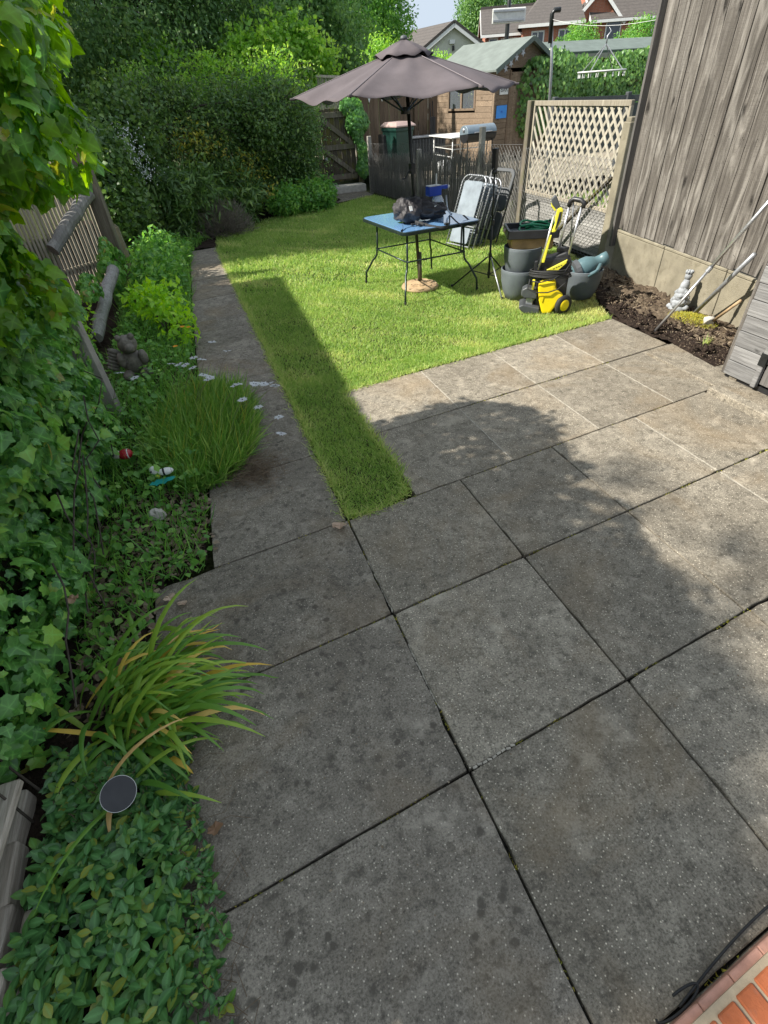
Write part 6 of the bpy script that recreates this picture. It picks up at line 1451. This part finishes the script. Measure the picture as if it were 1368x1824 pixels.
# ---- strap leaved clump
iri = empty('strap_leaf_clump', (-.74, 1.38, 0), 'arching strap leaved clump with yellowing tips by the path', 'plant')
def strap(base, az, ln, wd, lift, droop, mat, twist=0):
    k = 10; base = Vector(base); d = Vector((math.cos(az), math.sin(az), 0)); sd = Vector((-d.y, d.x, 0)); p = base.copy(); el = lift; mb = MB()
    for i in range(k + 1):
        t = i / k; w_ = wd * (min(1, .55 + t * 1.5) if t < .4 else 1) * (1 - max(0, t - .45) / .55) ** .7 * .5 + .0006
        dv = d * math.cos(el) + Vector((0, 0, 1)) * math.sin(el); nn = sd.cross(dv); s2 = sd + nn * .25 * math.sin(twist * t)
        mb.v += [p + s2 * w_ + nn * w_ * .35, p, p - s2 * w_ + nn * w_ * .35]; p = p + dv * (ln / k); el -= droop / k * (1.6 * t + .2)
        if p.z < .012: p.z = .012; el = max(el, -.05)
    for i in range(k):
        for j in range(2): q_ = i * 3 + j; mb.f.append((q_, q_ + 1, q_ + 4, q_ + 3))
    o = mb.build('leaf_blade', mat, iri, smooth=True); return o
for i in range(190):
    b = (-.74 + random.gauss(0, .08), 1.42 + random.gauss(0, .13), .01); az = random.gauss(.12, .55) if i % 6 else random.uniform(-2.8, 2.8)
    if i % 9 == 0: az = random.uniform(-1.6, -.5)
    dry = random.random() < .11
    strap(b, az, random.uniform(.26, .56) * (1.12 if abs(az) < .7 else .85), random.uniform(.018, .032), random.uniform(.45, 1.25), random.uniform(1.5, 3.0), M['irisdry'] if dry else M['iris'], random.uniform(-1, 1))
strap((-.72, 1.32, .02), math.pi - .3, .48, .020, .45, .5, M['irisdry']); strap((-.70, 1.12, .03), -.75, .40, .022, .9, 1.7, M['iris']); strap((-.74, 1.10, .03), -2.1, .45, .016, .7, 1.3, M['iris']); strap((-.68, 1.08, .02), -.55, .36, .02, .55, 1.2, M['iris'])

# ---- daisies with grassy foliage
dz = empty('daisy_clump', (-.15, 3.7, 0), 'clump of white daisies with fine grassy leaves spilling onto the path', 'plant')
n = 9500; a = rng.uniform(0, 6.283, n); rr_ = np.sqrt(rng.uniform(0, 1, n)); px_, py_ = -.24 + rr_ * .40 * np.cos(a), 3.72 + rr_ * .78 * np.sin(a); px_ += .10 * (py_ - 3.7)
tuft = noise2(px_ * 4, py_ * 3, 3.1); ht = rng.uniform(.10, .30, n) * (.35 + 1.05 * tuft) * (1 - .35 * rr_ ** 3); lean = np.column_stack([(px_ + .25) * .9 + .30, (py_ - 3.9) * .30, np.full(n, 1.1)])
cloud('foliage', 'blade', np.column_stack([px_, py_, rng.uniform(0, .07, n)]), lean + rng.normal(0, .48, (n, 3)), rdir(n), ht, np.clip(.25 + .5 * tuft + rng.normal(0, .24, n), 0, 1), M['daisyleaf'], dz, width=rng.uniform(.005, .012, n), stuff=True)
n = 110; a = rng.uniform(0, 6.283, n); rr_ = np.sqrt(rng.uniform(0, 1, n)); px_, py_ = -.22 + rr_ * .40 * np.cos(a), 3.75 + rr_ * .75 * np.sin(a)
cloud('seed_stalks', 'tri', np.column_stack([px_, py_, np.full(n, .08)]), np.column_stack([rng.normal(.35, .2, n), rng.normal(.05, .2, n), np.ones(n)]), rdir(n), rng.uniform(.18, .34, n), rng.uniform(.6, 1, n), M['olive'], dz, width=.004, stuff=True)
n = 900; x = rng.normal(.02, .10, n); y = rng.normal(3.05, .10, n); cloud('dead_foliage', 'blade', np.column_stack([x, y, rng.uniform(.01, .06, n)]), rng.normal(0, 1, (n, 3)) * np.array([1, 1, .3]) + np.array([.4, -.3, .1]), rdir(n), rng.uniform(.05, .14, n), rng.uniform(0, .6, n), M['dry'], dz, width=.003, stuff=True)
HEADS = [(-0.004, 4.72, 0.36), (0.098, 4.44, 0.36), (-0.372, 4.436, 0.34), (-0.315, 4.394, 0.34), (-0.263, 4.355, 0.34), (-0.209, 4.266, 0.34), (-0.138, 4.077, 0.34), (-0.092, 4.008, 0.34), (-0.184, 4.428, 0.36), (-0.122, 4.409, 0.34), (0.071, 3.764, 0.34), (0.094, 3.502, 0.34), (0.099, 3.782, 0.34), (0.24, 3.942, 0.24), (0.342, 3.902, 0.24), (0.383, 3.849, 0.24), (0.366, 3.835, 0.24), (0.223, 3.951, 0.24), (0.193, 3.539, 0.24), (0.314, 3.393, 0.2), (0.284, 3.155, 0.2), (-0.652, 4.23, 0.36), (-0.772, 4.394, 0.36), (0.299, 3.913, 0.24), (-0.112, 3.974, 0.34)]
fm = None
for i, (x, y, z) in enumerate(HEADS):
    c = Vector((x, y, z)); tilt = Matrix.Rotation(random.uniform(-.3, .12), 3, 'X') @ Matrix.Rotation(random.uniform(-.3, .3), 3, 'Y')
    f_ = MB(); k = 13
    for j in range(k):
        a = 2 * math.pi * j / k; d = Vector((math.cos(a), math.sin(a), 0)); s2 = Vector((-d.y, d.x, 0)); up_z = random.uniform(-.006, .006)
        f_.add([c + tilt @ q_ for q_ in (d * .002, d * .024 + s2 * .009 + Z0 * .002, d * .042 + Z0 * up_z, d * .024 - s2 * .009 + Z0 * .002)], [(0, 1, 2, 3)])
    fo = f_.build('flower', M['whitefl'], dz); MB().ell(c + Z0 * .003, (.0045, .0045, .004), 10, 6).build('flower_centre', M['blue'] if False else M['darkgrey'], fo, smooth=True)
    bx_, by_ = min(.05, x - .12 - .12 * random.random()), y - .25 * random.random() - .05
    MB().tube([(bx_, by_, .14), ((bx_ + x) / 2 + .01, (by_ + y) / 2, (.14 + z) / 2 + .04), (x, y, z - .002)], .0016, 4).build('stem', M['dry'], fo)

# ---- border weeds and flowers
bd = empty('border_weeds', (-.6, 4, 0), 'mixed grasses and weeds filling the border', 'weeds'); bd['kind'] = 'stuff'
BO = [(-1.0, 1.7), (-.66, 1.7), (-.64, 2.15), (-.36, 2.2), (-.32, 2.4), (-.30, 3.0), (-.16, 6.6), (.04, 10.3), (.4, 11.2), (-.9, 11.2), (-1.0, 6)]
q = scatter(BO, 16000); n = len(q); nz = noise2(q[:, 0] * 2, q[:, 1], 2.0); h = rng.uniform(.05, .22, n) * (.5 + nz) * np.where(q[:, 1] < 2.9, .85, 1.15)
cloud('blades', 'blade', np.column_stack([q, np.full(n, .0)]), np.column_stack([rng.normal(.08, .45, n), rng.normal(0, .45, n), np.ones(n)]), rdir(n), h, np.clip(rng.normal(.45, .22, n), 0, 1), M['weed'], bd, width=rng.uniform(.004, .011, n), stuff=True)
q = scatter(BO, 9000); n = len(q); nz = noise2(q[:, 0] * 2 + 3, q[:, 1], 2.0)
cloud('leaves', 'broad', np.column_stack([q, rng.uniform(.015, .16, n) * (.4 + nz) * np.where(q[:, 1] < 2.9, .55, 1.2)]), rng.normal(0, 1, (n, 3)) * np.array([1, 1, .4]), rdir(n) * .6 + np.array([0, 0, 1.]), rng.uniform(.025, .06, n), np.clip(rng.normal(.45, .22, n), 0, 1), M['weed'], bd, stuff=True)
def shrub(name, label, base, blobs, nleaf, size, mat, kind='leaf', cat='shrub', clump=.12, per=14, stems=10, droop=.2, group=None):
    e = empty(name, base, label, cat, group); foliage('foliage', blobs, nleaf, size, mat, e, kind, clump, per, droop, .3)
    mb = MB(); b0 = Vector(base)
    for i in range(stems):
        b = random.choice(blobs); t_ = Vector((b[0] + random.uniform(-.7, .7) * b[3], b[1] + random.uniform(-.7, .7) * b[4], b[2] + random.uniform(0, .8) * b[5])); s0 = b0 + Vector((random.uniform(-.1, .1), random.uniform(-.1, .1), 0)); mb.tube([s0, s0.lerp(t_, .5) + Vector((random.uniform(-.04, .04), 0, .05)), t_], [.009, .006, .002], 5)
    mb.build('stems', M['bark'], e); return e
lm = shrub('lime_shrub', 'lime green leafy plant with orange flowers beside the path', (-.42, 6.1, 0), [(-.42, 6.15, .36, .22, .35, .16), (-.28, 5.7, .28, .16, .22, .13), (-.6, 6.6, .3, .2, .3, .2)], 1100, .075, M['lime'])
for i, (x, y, z) in enumerate(((-.24, 5.35, .33), (-.34, 5.05, .26), (-.19, 5.5, .27))):
    n = 9; a = np.linspace(0, 6.28, n); cloud('flower', 'quad', np.tile([x, y, z], (n, 1)), np.column_stack([np.cos(a), np.sin(a), np.full(n, .3)]), np.tile([0, 0, 1.], (n, 1)) + rng.normal(0, .1, (n, 3)), .03, rng.uniform(0, 1, n), M['orangefl'], lm)
shrub('tall_weed', 'tall green weeds in front of the concrete stub', (-.45, 8.2, 0), [(-.5, 7.6, .30, .28, .5, .28), (-.42, 8.6, .32, .3, .7, .3), (-.3, 9.6, .22, .3, .5, .2)], 5200, .075, M['weed'], cat='weeds')
shrub('sunlit_weed', 'yellow sunlit foliage showing beside the spur post', (-1.25, 6.2, 0), [(-1.35, 5.9, .45, .18, .4, .28)], 900, .06, M['lime'], cat='weeds')
# fallen leaves
for i, (x, y, s_, lb) in enumerate(((.43, 2.25, .10, 'pale curled dead leaf at the corner of the lawn strip'), (-.44, .86, .055, 'pale papery dead leaf on the path edge by the periwinkle'), (-.49, .60, .075, 'brown crinkled dead leaf in the periwinkle'), (-.56, 2.06, .06, 'orange dead leaf at the foot of the ivy'), (-.50, 2.0, .05, 'small russet dead leaf beside the path corner'), (-.50, 1.22, .05, 'pale dead leaf under the strap leaves'), (-.93, 1.78, .055, 'orange dead ivy leaf caught in the ivy'))):
    mb = MB(); k = 14; mb.v.append(Vector((x, y, .02)))
    for j in range(k): a = 2 * math.pi * j / k; r2 = s_ * random.uniform(.32, .55); mb.v.append(Vector((x + r2 * math.cos(a) * 1.1, y + r2 * math.sin(a) * .8, .012 + s_ * random.uniform(.02, .35))))
    for j in range(k): mb.f.append((0, 1 + j, 1 + (j + 1) % k))
    o = mb.build('dead_leaf', M['deadleaf'], None, smooth=False); tag(o, lb, 'dead leaf')
    if i == 6: o.location = (.1, -.0, .42)
q = scatter([(-.98, 1.45), (-.62, 1.5), (-.60, 2.2), (-.30, 2.3), (-.30, 3.0), (-.7, 3.1), (-.98, 2.8)], 1500); n = len(q)
o = cloud('leaf_litter', 'broad', np.column_stack([q, rng.uniform(.012, .03, n)]), np.column_stack([rng.normal(0, 1, (n, 2)), rng.normal(0, .15, n)]), np.tile([0, 0, 1.], (n, 1)) + rng.normal(0, .4, (n, 3)), rng.uniform(.02, .05, n), rng.uniform(0, 1, n), M['dry'], None, stuff=True); tag(o, 'brown leaf litter on the border soil under the ivy', 'leaf litter')
# grit and flecks on the paving
q = scatter([(-.4, .3), (3.5, .5), (3.9, 4.0), (1.0, 3.9), (1.0, 2.5), (.5, 2.3), (.45, 9), (-.1, 9), (-.4, 2)], 2600); n = len(q)
o = cloud('paving_litter', 'quad', np.column_stack([q, np.full(n, .0035)]), np.column_stack([rng.normal(0, 1, (n, 2)), rng.normal(0, .12, n)]), np.tile([0, 0, 1.], (n, 1)) + rng.normal(0, .25, (n, 3)), rng.uniform(.003, .012, n), rng.uniform(0, 1, n), M['dry'], None, stuff=True); tag(o, 'tiny seeds and flecks scattered over the paving', 'litter')

# ---- hedge and shrubs at the end of the garden
HB = [(.35, 12.9, 1.1, 1.0, .8, 1.05), (1.35, 13.3, 1.15, 1.0, .8, 1.05), (2.3, 13.6, 1.15, .9, .8, .95), (2.8, 14.2, .95, .55, .7, .85), (-.4, 12.2, 1.2, .7, .9, 1.1)]
HB += [(random.uniform(-.3, 3.0), 13.2 + random.uniform(-.5, .6), random.uniform(1.4, 2.15), random.uniform(.22, .45), random.uniform(.25, .45), random.uniform(.2, .42)) for _ in range(16)]
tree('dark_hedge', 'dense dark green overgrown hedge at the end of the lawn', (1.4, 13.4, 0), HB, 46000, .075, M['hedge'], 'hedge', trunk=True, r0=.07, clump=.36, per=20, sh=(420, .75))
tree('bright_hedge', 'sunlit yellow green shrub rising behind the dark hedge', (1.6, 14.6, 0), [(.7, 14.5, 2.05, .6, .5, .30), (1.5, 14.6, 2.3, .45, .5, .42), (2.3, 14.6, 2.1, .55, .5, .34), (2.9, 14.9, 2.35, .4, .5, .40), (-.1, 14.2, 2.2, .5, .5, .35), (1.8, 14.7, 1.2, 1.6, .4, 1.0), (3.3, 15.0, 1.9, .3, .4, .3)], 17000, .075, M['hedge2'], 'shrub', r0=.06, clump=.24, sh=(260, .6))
tree('arching_shrub', 'arching grey green shrub beside the gate', (3.2, 13.9, 0), [(2.75, 13.7, 1.25, .55, .6, .55), (3.15, 14.4, 1.55, .4, .5, .45), (2.3, 13.4, 1.55, .6, .5, .40), (3.0, 14.0, .8, .35, .5, .5)], 17000, .06, M['treeA'], 'shrub', r0=.05, clump=.2, sh=(150, .5))
tree('ivy_column', 'ivy and climber column behind the tall timber post', (-.55, 11.0, 0), [(-.75, 10.6, 1.0, .35, .8, 1.0), (-.55, 11.4, 1.5, .5, .6, .85), (-.9, 9.8, 1.2, .2, .6, .7)], 15000, .075, M['hedge'], 'climber', r0=.05, clump=.18, kind='broad')
fl = empty('white_blossom', (-.45, 10.6, 1.5), 'drooping spray of small white blossom on the climber', 'blossom'); n = 300; t = rng.uniform(0, 1, n)
cloud('petals', 'quad', np.column_stack([-.52 + .30 * t + rng.normal(0, .09, n) + .06 * np.sin(t * 25), 10.35 - .2 * t + rng.normal(0, .08, n), 1.80 - .65 * t + rng.normal(0, .06, n)]), rdir(n), rdir(n) + np.array([0, -.6, .5]), rng.uniform(.02, .035, n), rng.uniform(0, 1, n), M['whitefl'], fl, stuff=True)
tree('fern_shrub', 'leafy green undergrowth at the foot of the gate', (3.3, 13.0, 0), [(2.85, 12.9, .24, .5, .4, .30), (2.3, 12.7, .28, .4, .4, .28), (3.2, 13.3, .28, .3, .4, .30)], 9000, .085, M['weed'], 'undergrowth', trunk=False, clump=.14)
tree('broad_leaf_weeds', 'tall lance leaved weeds in front of the hedge', (.9, 12.0, 0), [(.45, 11.7, .55, .5, .4, .6), (1.2, 12.2, .5, .5, .35, .55), (.0, 11.2, .55, .3, .4, .6)], 4600, .16, M['hedge'], 'weeds', trunk=False, clump=.2, kind='lance')
gh = empty('grey_bush', (.75, 11.4, 0), 'dry grey twiggy bush at the end of the path', 'bush'); n = 5200; d = rdir(n); d[:, 2] = np.abs(d[:, 2])
cloud('twigs', 'lance', np.array([.80, 11.4, .02]) + d * np.array([.55, .40, .55]) * rng.uniform(.2, 1, (n, 1)), d + rdir(n) * .5 + np.array([0, 0, .4]), rdir(n), rng.uniform(.05, .16, n), rng.uniform(0, 1, n), M['greyherb'], gh, width=rng.uniform(.02, .05, n))
tree('yellowed_shrub', 'shrub with yellowing leaves in the shade of the hedge', (1.2, 12.9, 0), [(1.15, 12.55, 1.15, .45, .25, .45), (.6, 12.3, 1.45, .35, .2, .2), (1.75, 12.75, .8, .35, .2, .35)], 900, .07, M['olive'], 'shrub', trunk=False, clump=.2)
sx_ = tree('light_spray_shrub', 'pale leafy sprays of a shrub rising between hedge and tree line', (3.4, 16.8, 0), [(2.6, 16.6, 2.75, .7, .6, .5), (3.6, 17.0, 3.0, .6, .6, .6), (4.3, 17.2, 2.6, .5, .6, .5), (.3, 16.0, 2.7, .7, .5, .35), (3.3, 17.0, 1.6, 1.0, .6, 1.0)], 9000, .10, M['hedge2'], 'shrub', clump=.22, r0=.06, kind='broad', sh=(160, .7))
# gate ivy
iv3 = empty('gate_ivy', (4.8, 15.1, 0), 'dark ivy hanging over the right side of the gate', 'ivy'); pos, od = ivy_pts(2600, [(4.78, 15.12, 1.45, .22, .14, .45), (4.86, 15.1, .8, .12, .12, .55), (4.62, 15.15, 1.75, .28, .12, .16)]); n = len(pos)
cloud('foliage', 'ivy', pos, nrm(np.array([0, 0, -1.]) + rdir(n) * .5), nrm(od + rdir(n) * .4 + np.array([0, -.6, .2])), rng.uniform(.05, .085, n), np.clip(rng.normal(.3, .2, n), 0, 1), M['ivyg'], iv3, stuff=True)

# ---- trees behind
tree('feathery_tree', 'feathery grey green tree overhanging the left of the hedge', (.2, 17.5, 0), [(-1.6, 16.0, 3.4, 1.8, 1.6, 1.6), (.6, 17.4, 3.7, 1.8, 1.6, 1.7), (2.0, 18.0, 3.5, 1.5, 1.5, 1.6), (-.2, 16.2, 2.7, 1.4, 1.0, .8), (-2.8, 14.5, 3.6, 1.5, 1.5, 1.8), (0, 18, 5.6, 2.8, 2, 1.8)], 90000, .105, M['treeA'], r0=.18, clump=.5, kind='leaf', per=50, sh=(420, .9), droop=.6)
tree('round_leaf_tree', 'dark broad leaved tree in the middle of the tree line', (4.3, 20.0, 0), [(3.6, 19.4, 3.2, 1.4, 1.3, 1.5), (4.8, 20.2, 3.9, 1.5, 1.3, 1.6), (5.9, 20.8, 3.0, 1.1, 1.2, 1.2), (4.4, 21, 5.6, 2.2, 1.8, 1.8)], 36000, .10, M['treeC'], r0=.2, clump=.38, kind='broad', sh=(140, .6))
tree('light_tree', 'light green tree standing behind the parasol', (14.0, 33, 0), [(10.0, 31, 4.2, 1.8, 1.8, 2.6), (11.4, 32, 4.4, 1.5, 1.8, 2.6), (12.7, 33, 6.9, 1.5, 1.5, 1.5), (10.3, 32, 7.2, 2.4, 2, 2)], 42000, .17, M['treeB'], r0=.3, clump=.6)
tree('pale_tree', 'pale yellow green bush in front of the bungalow', (10.6, 24, 0), [(9.2, 23.5, 2.5, .9, .8, .6), (10.6, 24, 2.55, .9, .8, .5), (11.6, 24.4, 2.4, .7, .8, .45), (8.2, 23, 2.7, .8, .8, .8)], 14000, .10, M['hedge2'], r0=.08, clump=.26)
tree('far_round_tree', 'rounded green tree between the bungalow and the brick house', (36.0, 68, 0), [(35.2, 67, 7.4, 1.8, 2.5, 2.6), (36.4, 68, 8.8, 2.0, 2.5, 2.8), (37.4, 68, 6.8, 2.0, 2.5, 2.8), (36.0, 67, 4.8, 2.6, 2.5, 2.5)], 24000, .26, M['treeC'], r0=.4, clump=.8)
tree('roof_top_tree', 'green tree top rising over the brick house roof', (44, 72, 0), [(42.5, 71, 9.6, 3, 2.5, 2.6), (45.5, 72, 10.4, 3, 2.5, 2.6), (48, 73, 9.8, 2.5, 2.5, 2.2)], 15000, .26, M['treeC'], r0=.4, clump=.8)
tree('purple_bush', 'dark purple leaved bush beside the brick house', (19.0, 34.0, 0), [(18.9, 34, 2.9, .8, .7, .75), (19.4, 34.2, 2.3, .8, .7, .8)], 5000, .11, M['purple'], 'bush', r0=.07, clump=.25)
tree('house_bush', 'feathery green bush in front of the brick gable', (19.8, 27.5, 0), [(19.4, 27.2, 3.0, .8, .6, .6), (20.2, 27.6, 3.35, .7, .6, .6), (20.8, 27.8, 2.9, .6, .6, .5)], 6500, .10, M['treeB'], 'bush', r0=.08, clump=.28)
tree('right_house_bush', 'green bush under the windows of the right house', (24.6, 29, 0), [(23.8, 28.8, 3.0, .8, .6, .5), (25.0, 29.2, 3.4, .9, .6, .8)], 5500, .11, M['treeB'], 'bush', r0=.08, clump=.28)
iv4 = empty('outbuilding_ivy', (11, 15, TZ), 'thick light green ivy covering the outbuilding front', 'ivy')
M['ivyw'] = leaf('outbuilding_ivy_leaf', (.03, .07, .02), (.055, .115, .03), (.11, .18, .05), .3, .35)
pos, od = ivy_pts(14000, [(10.6, 15.6, 1.9, .8, .6, .75), (11.6, 16.0, 1.75, .9, .6, .7), (12.6, 16.3, 1.6, 1.0, .5, .75), (9.9, 15.4, 1.6, .6, .5, .9), (13.6, 16.4, 1.7, .9, .5, .75), (11.3, 15.7, 1.3, 1.0, .5, .7), (14.4, 16.5, 1.9, .7, .4, .7)]); n = len(pos)
cloud('foliage', 'broad', pos, nrm(np.array([0, 0, -1.]) + rdir(n) * .5), nrm(od + rdir(n) * .45 + np.array([-.2, -.3, .3])), rng.uniform(.07, .13, n), np.clip(rng.normal(.5, .25, n), 0, 1), M['ivyw'], iv4, stuff=True)
tree('boundary_tree', 'tall leafy tree beyond the left boundary', (-4.2, 11.5, 0), [(-4.0, 11.0, 3.9, 1.3, 1.3, 1.7), (-3.9, 12.6, 4.4, 1.4, 1.4, 2.2), (-4.0, 14.4, 4.6, 1.4, 1.4, 2.4), (-4.4, 12.5, 2.2, 1.4, 2.6, 1.6), (-4.2, 10.8, 6.0, 1.2, 1.1, 1.4), (-4.2, 12.6, 7.2, 1.4, 1.5, 1.6), (-4.2, 14.8, 7.2, 1.4, 1.5, 1.6), (-4.3, 10.6, 7.6, 1.2, 1.0, 1.5), (-4.3, 11.6, 9.0, 1.4, 1.4, 1.5), (-4.3, 13.6, 9.2, 1.4, 1.5, 1.5)], 90000, .12, M['treeC'], r0=.16, clump=.4, shell=.2)
gr = empty('shadowcaster', (-3.4, 6, 0), 'flat roofed brick garage added out of view to cast the lawn shadow', 'shadowcaster')  # unseen building added so its flat roof casts the straight lawn shadow
ga, gb = Vector((-2.66, 3.55, 0)), Vector((-2.46, 8.25, 0)); gdr = (gb - ga).normalized(); gnr = Vector((-gdr.y, gdr.x, 0))
MB().prism([(0, 0), ((gb - ga).length, 0), ((gb - ga).length, 2.6), (0, 2.6)], ga, gdr, gnr, (0, 0, 3.28)).build('wall', M['brick'], gr)
MB().prism([(-.06, -.06), ((gb - ga).length + .06, -.06), ((gb - ga).length + .06, 2.66), (-.06, 2.66)], ga + Vector((0, 0, 3.283)), gdr, gnr, (0, 0, .10)).build('roof', M['felt'], gr)
tree('backdrop_tree', 'tall dark trees closing the view behind the feathery tree', (-1, 26, 0), [(-7, 22, 4, 2.6, 2, 3.2), (-3.5, 24, 4.5, 2.8, 2, 3.4), (0, 25, 4.5, 2.8, 2, 3.4), (3.5, 26, 4.6, 2.8, 2, 3.4), (7, 27, 4.4, 2.4, 2, 3.0), (-5.5, 24, 7.5, 3, 2, 2.2), (1, 26, 7.6, 3.4, 2, 2.2), (6.5, 28, 7, 2.6, 2, 2.4)], 60000, .19, M['treeC'], 'tree', r0=.3, clump=.55, shell=.3)
nt_ = tree('patio_shade_tree', 'unseen tall tree added left of the patio to shade it', (-8.9, 2.6, 0), [(-8.66, 2.55, 9.25, .42, .95, .36), (-8.55, 2.1, 9.3, .35, .4, .3), (-8.7, 3.3, 9.1, .35, .5, .3), (-9.0, 1.85, 9.0, .5, .45, .35), (-8.75, 1.42, 9.0, .4, .32, .3)], 10500, .13, M['treeC'], r0=.2, clump=.22, shell=.15)  # out of view; thin high crown placed to shape the patio shade
foliage('dapple_sprays', [(gx_ - 9.83, gy_ + 1.156, 9.25, .16, .2, .14) for gx_, gy_ in ((1.55, 3.25), (1.75, 2.95), (1.95, 2.7), (2.1, 2.35), (2.3, 1.95), (2.35, 1.3), (2.15, .9), (1.35, .25), (2.0, .45), (1.6, .6), (1.2, .05))], 360, .12, M['treeC'], nt_, clump=.13, per=18, shell=.2)  # unseen leaf clumps added to dapple the edge of the patio shade
print('objects', len(bpy.data.objects), 'tris', sum(len(o.data.polygons) for o in bpy.data.objects if o.type == 'MESH'))
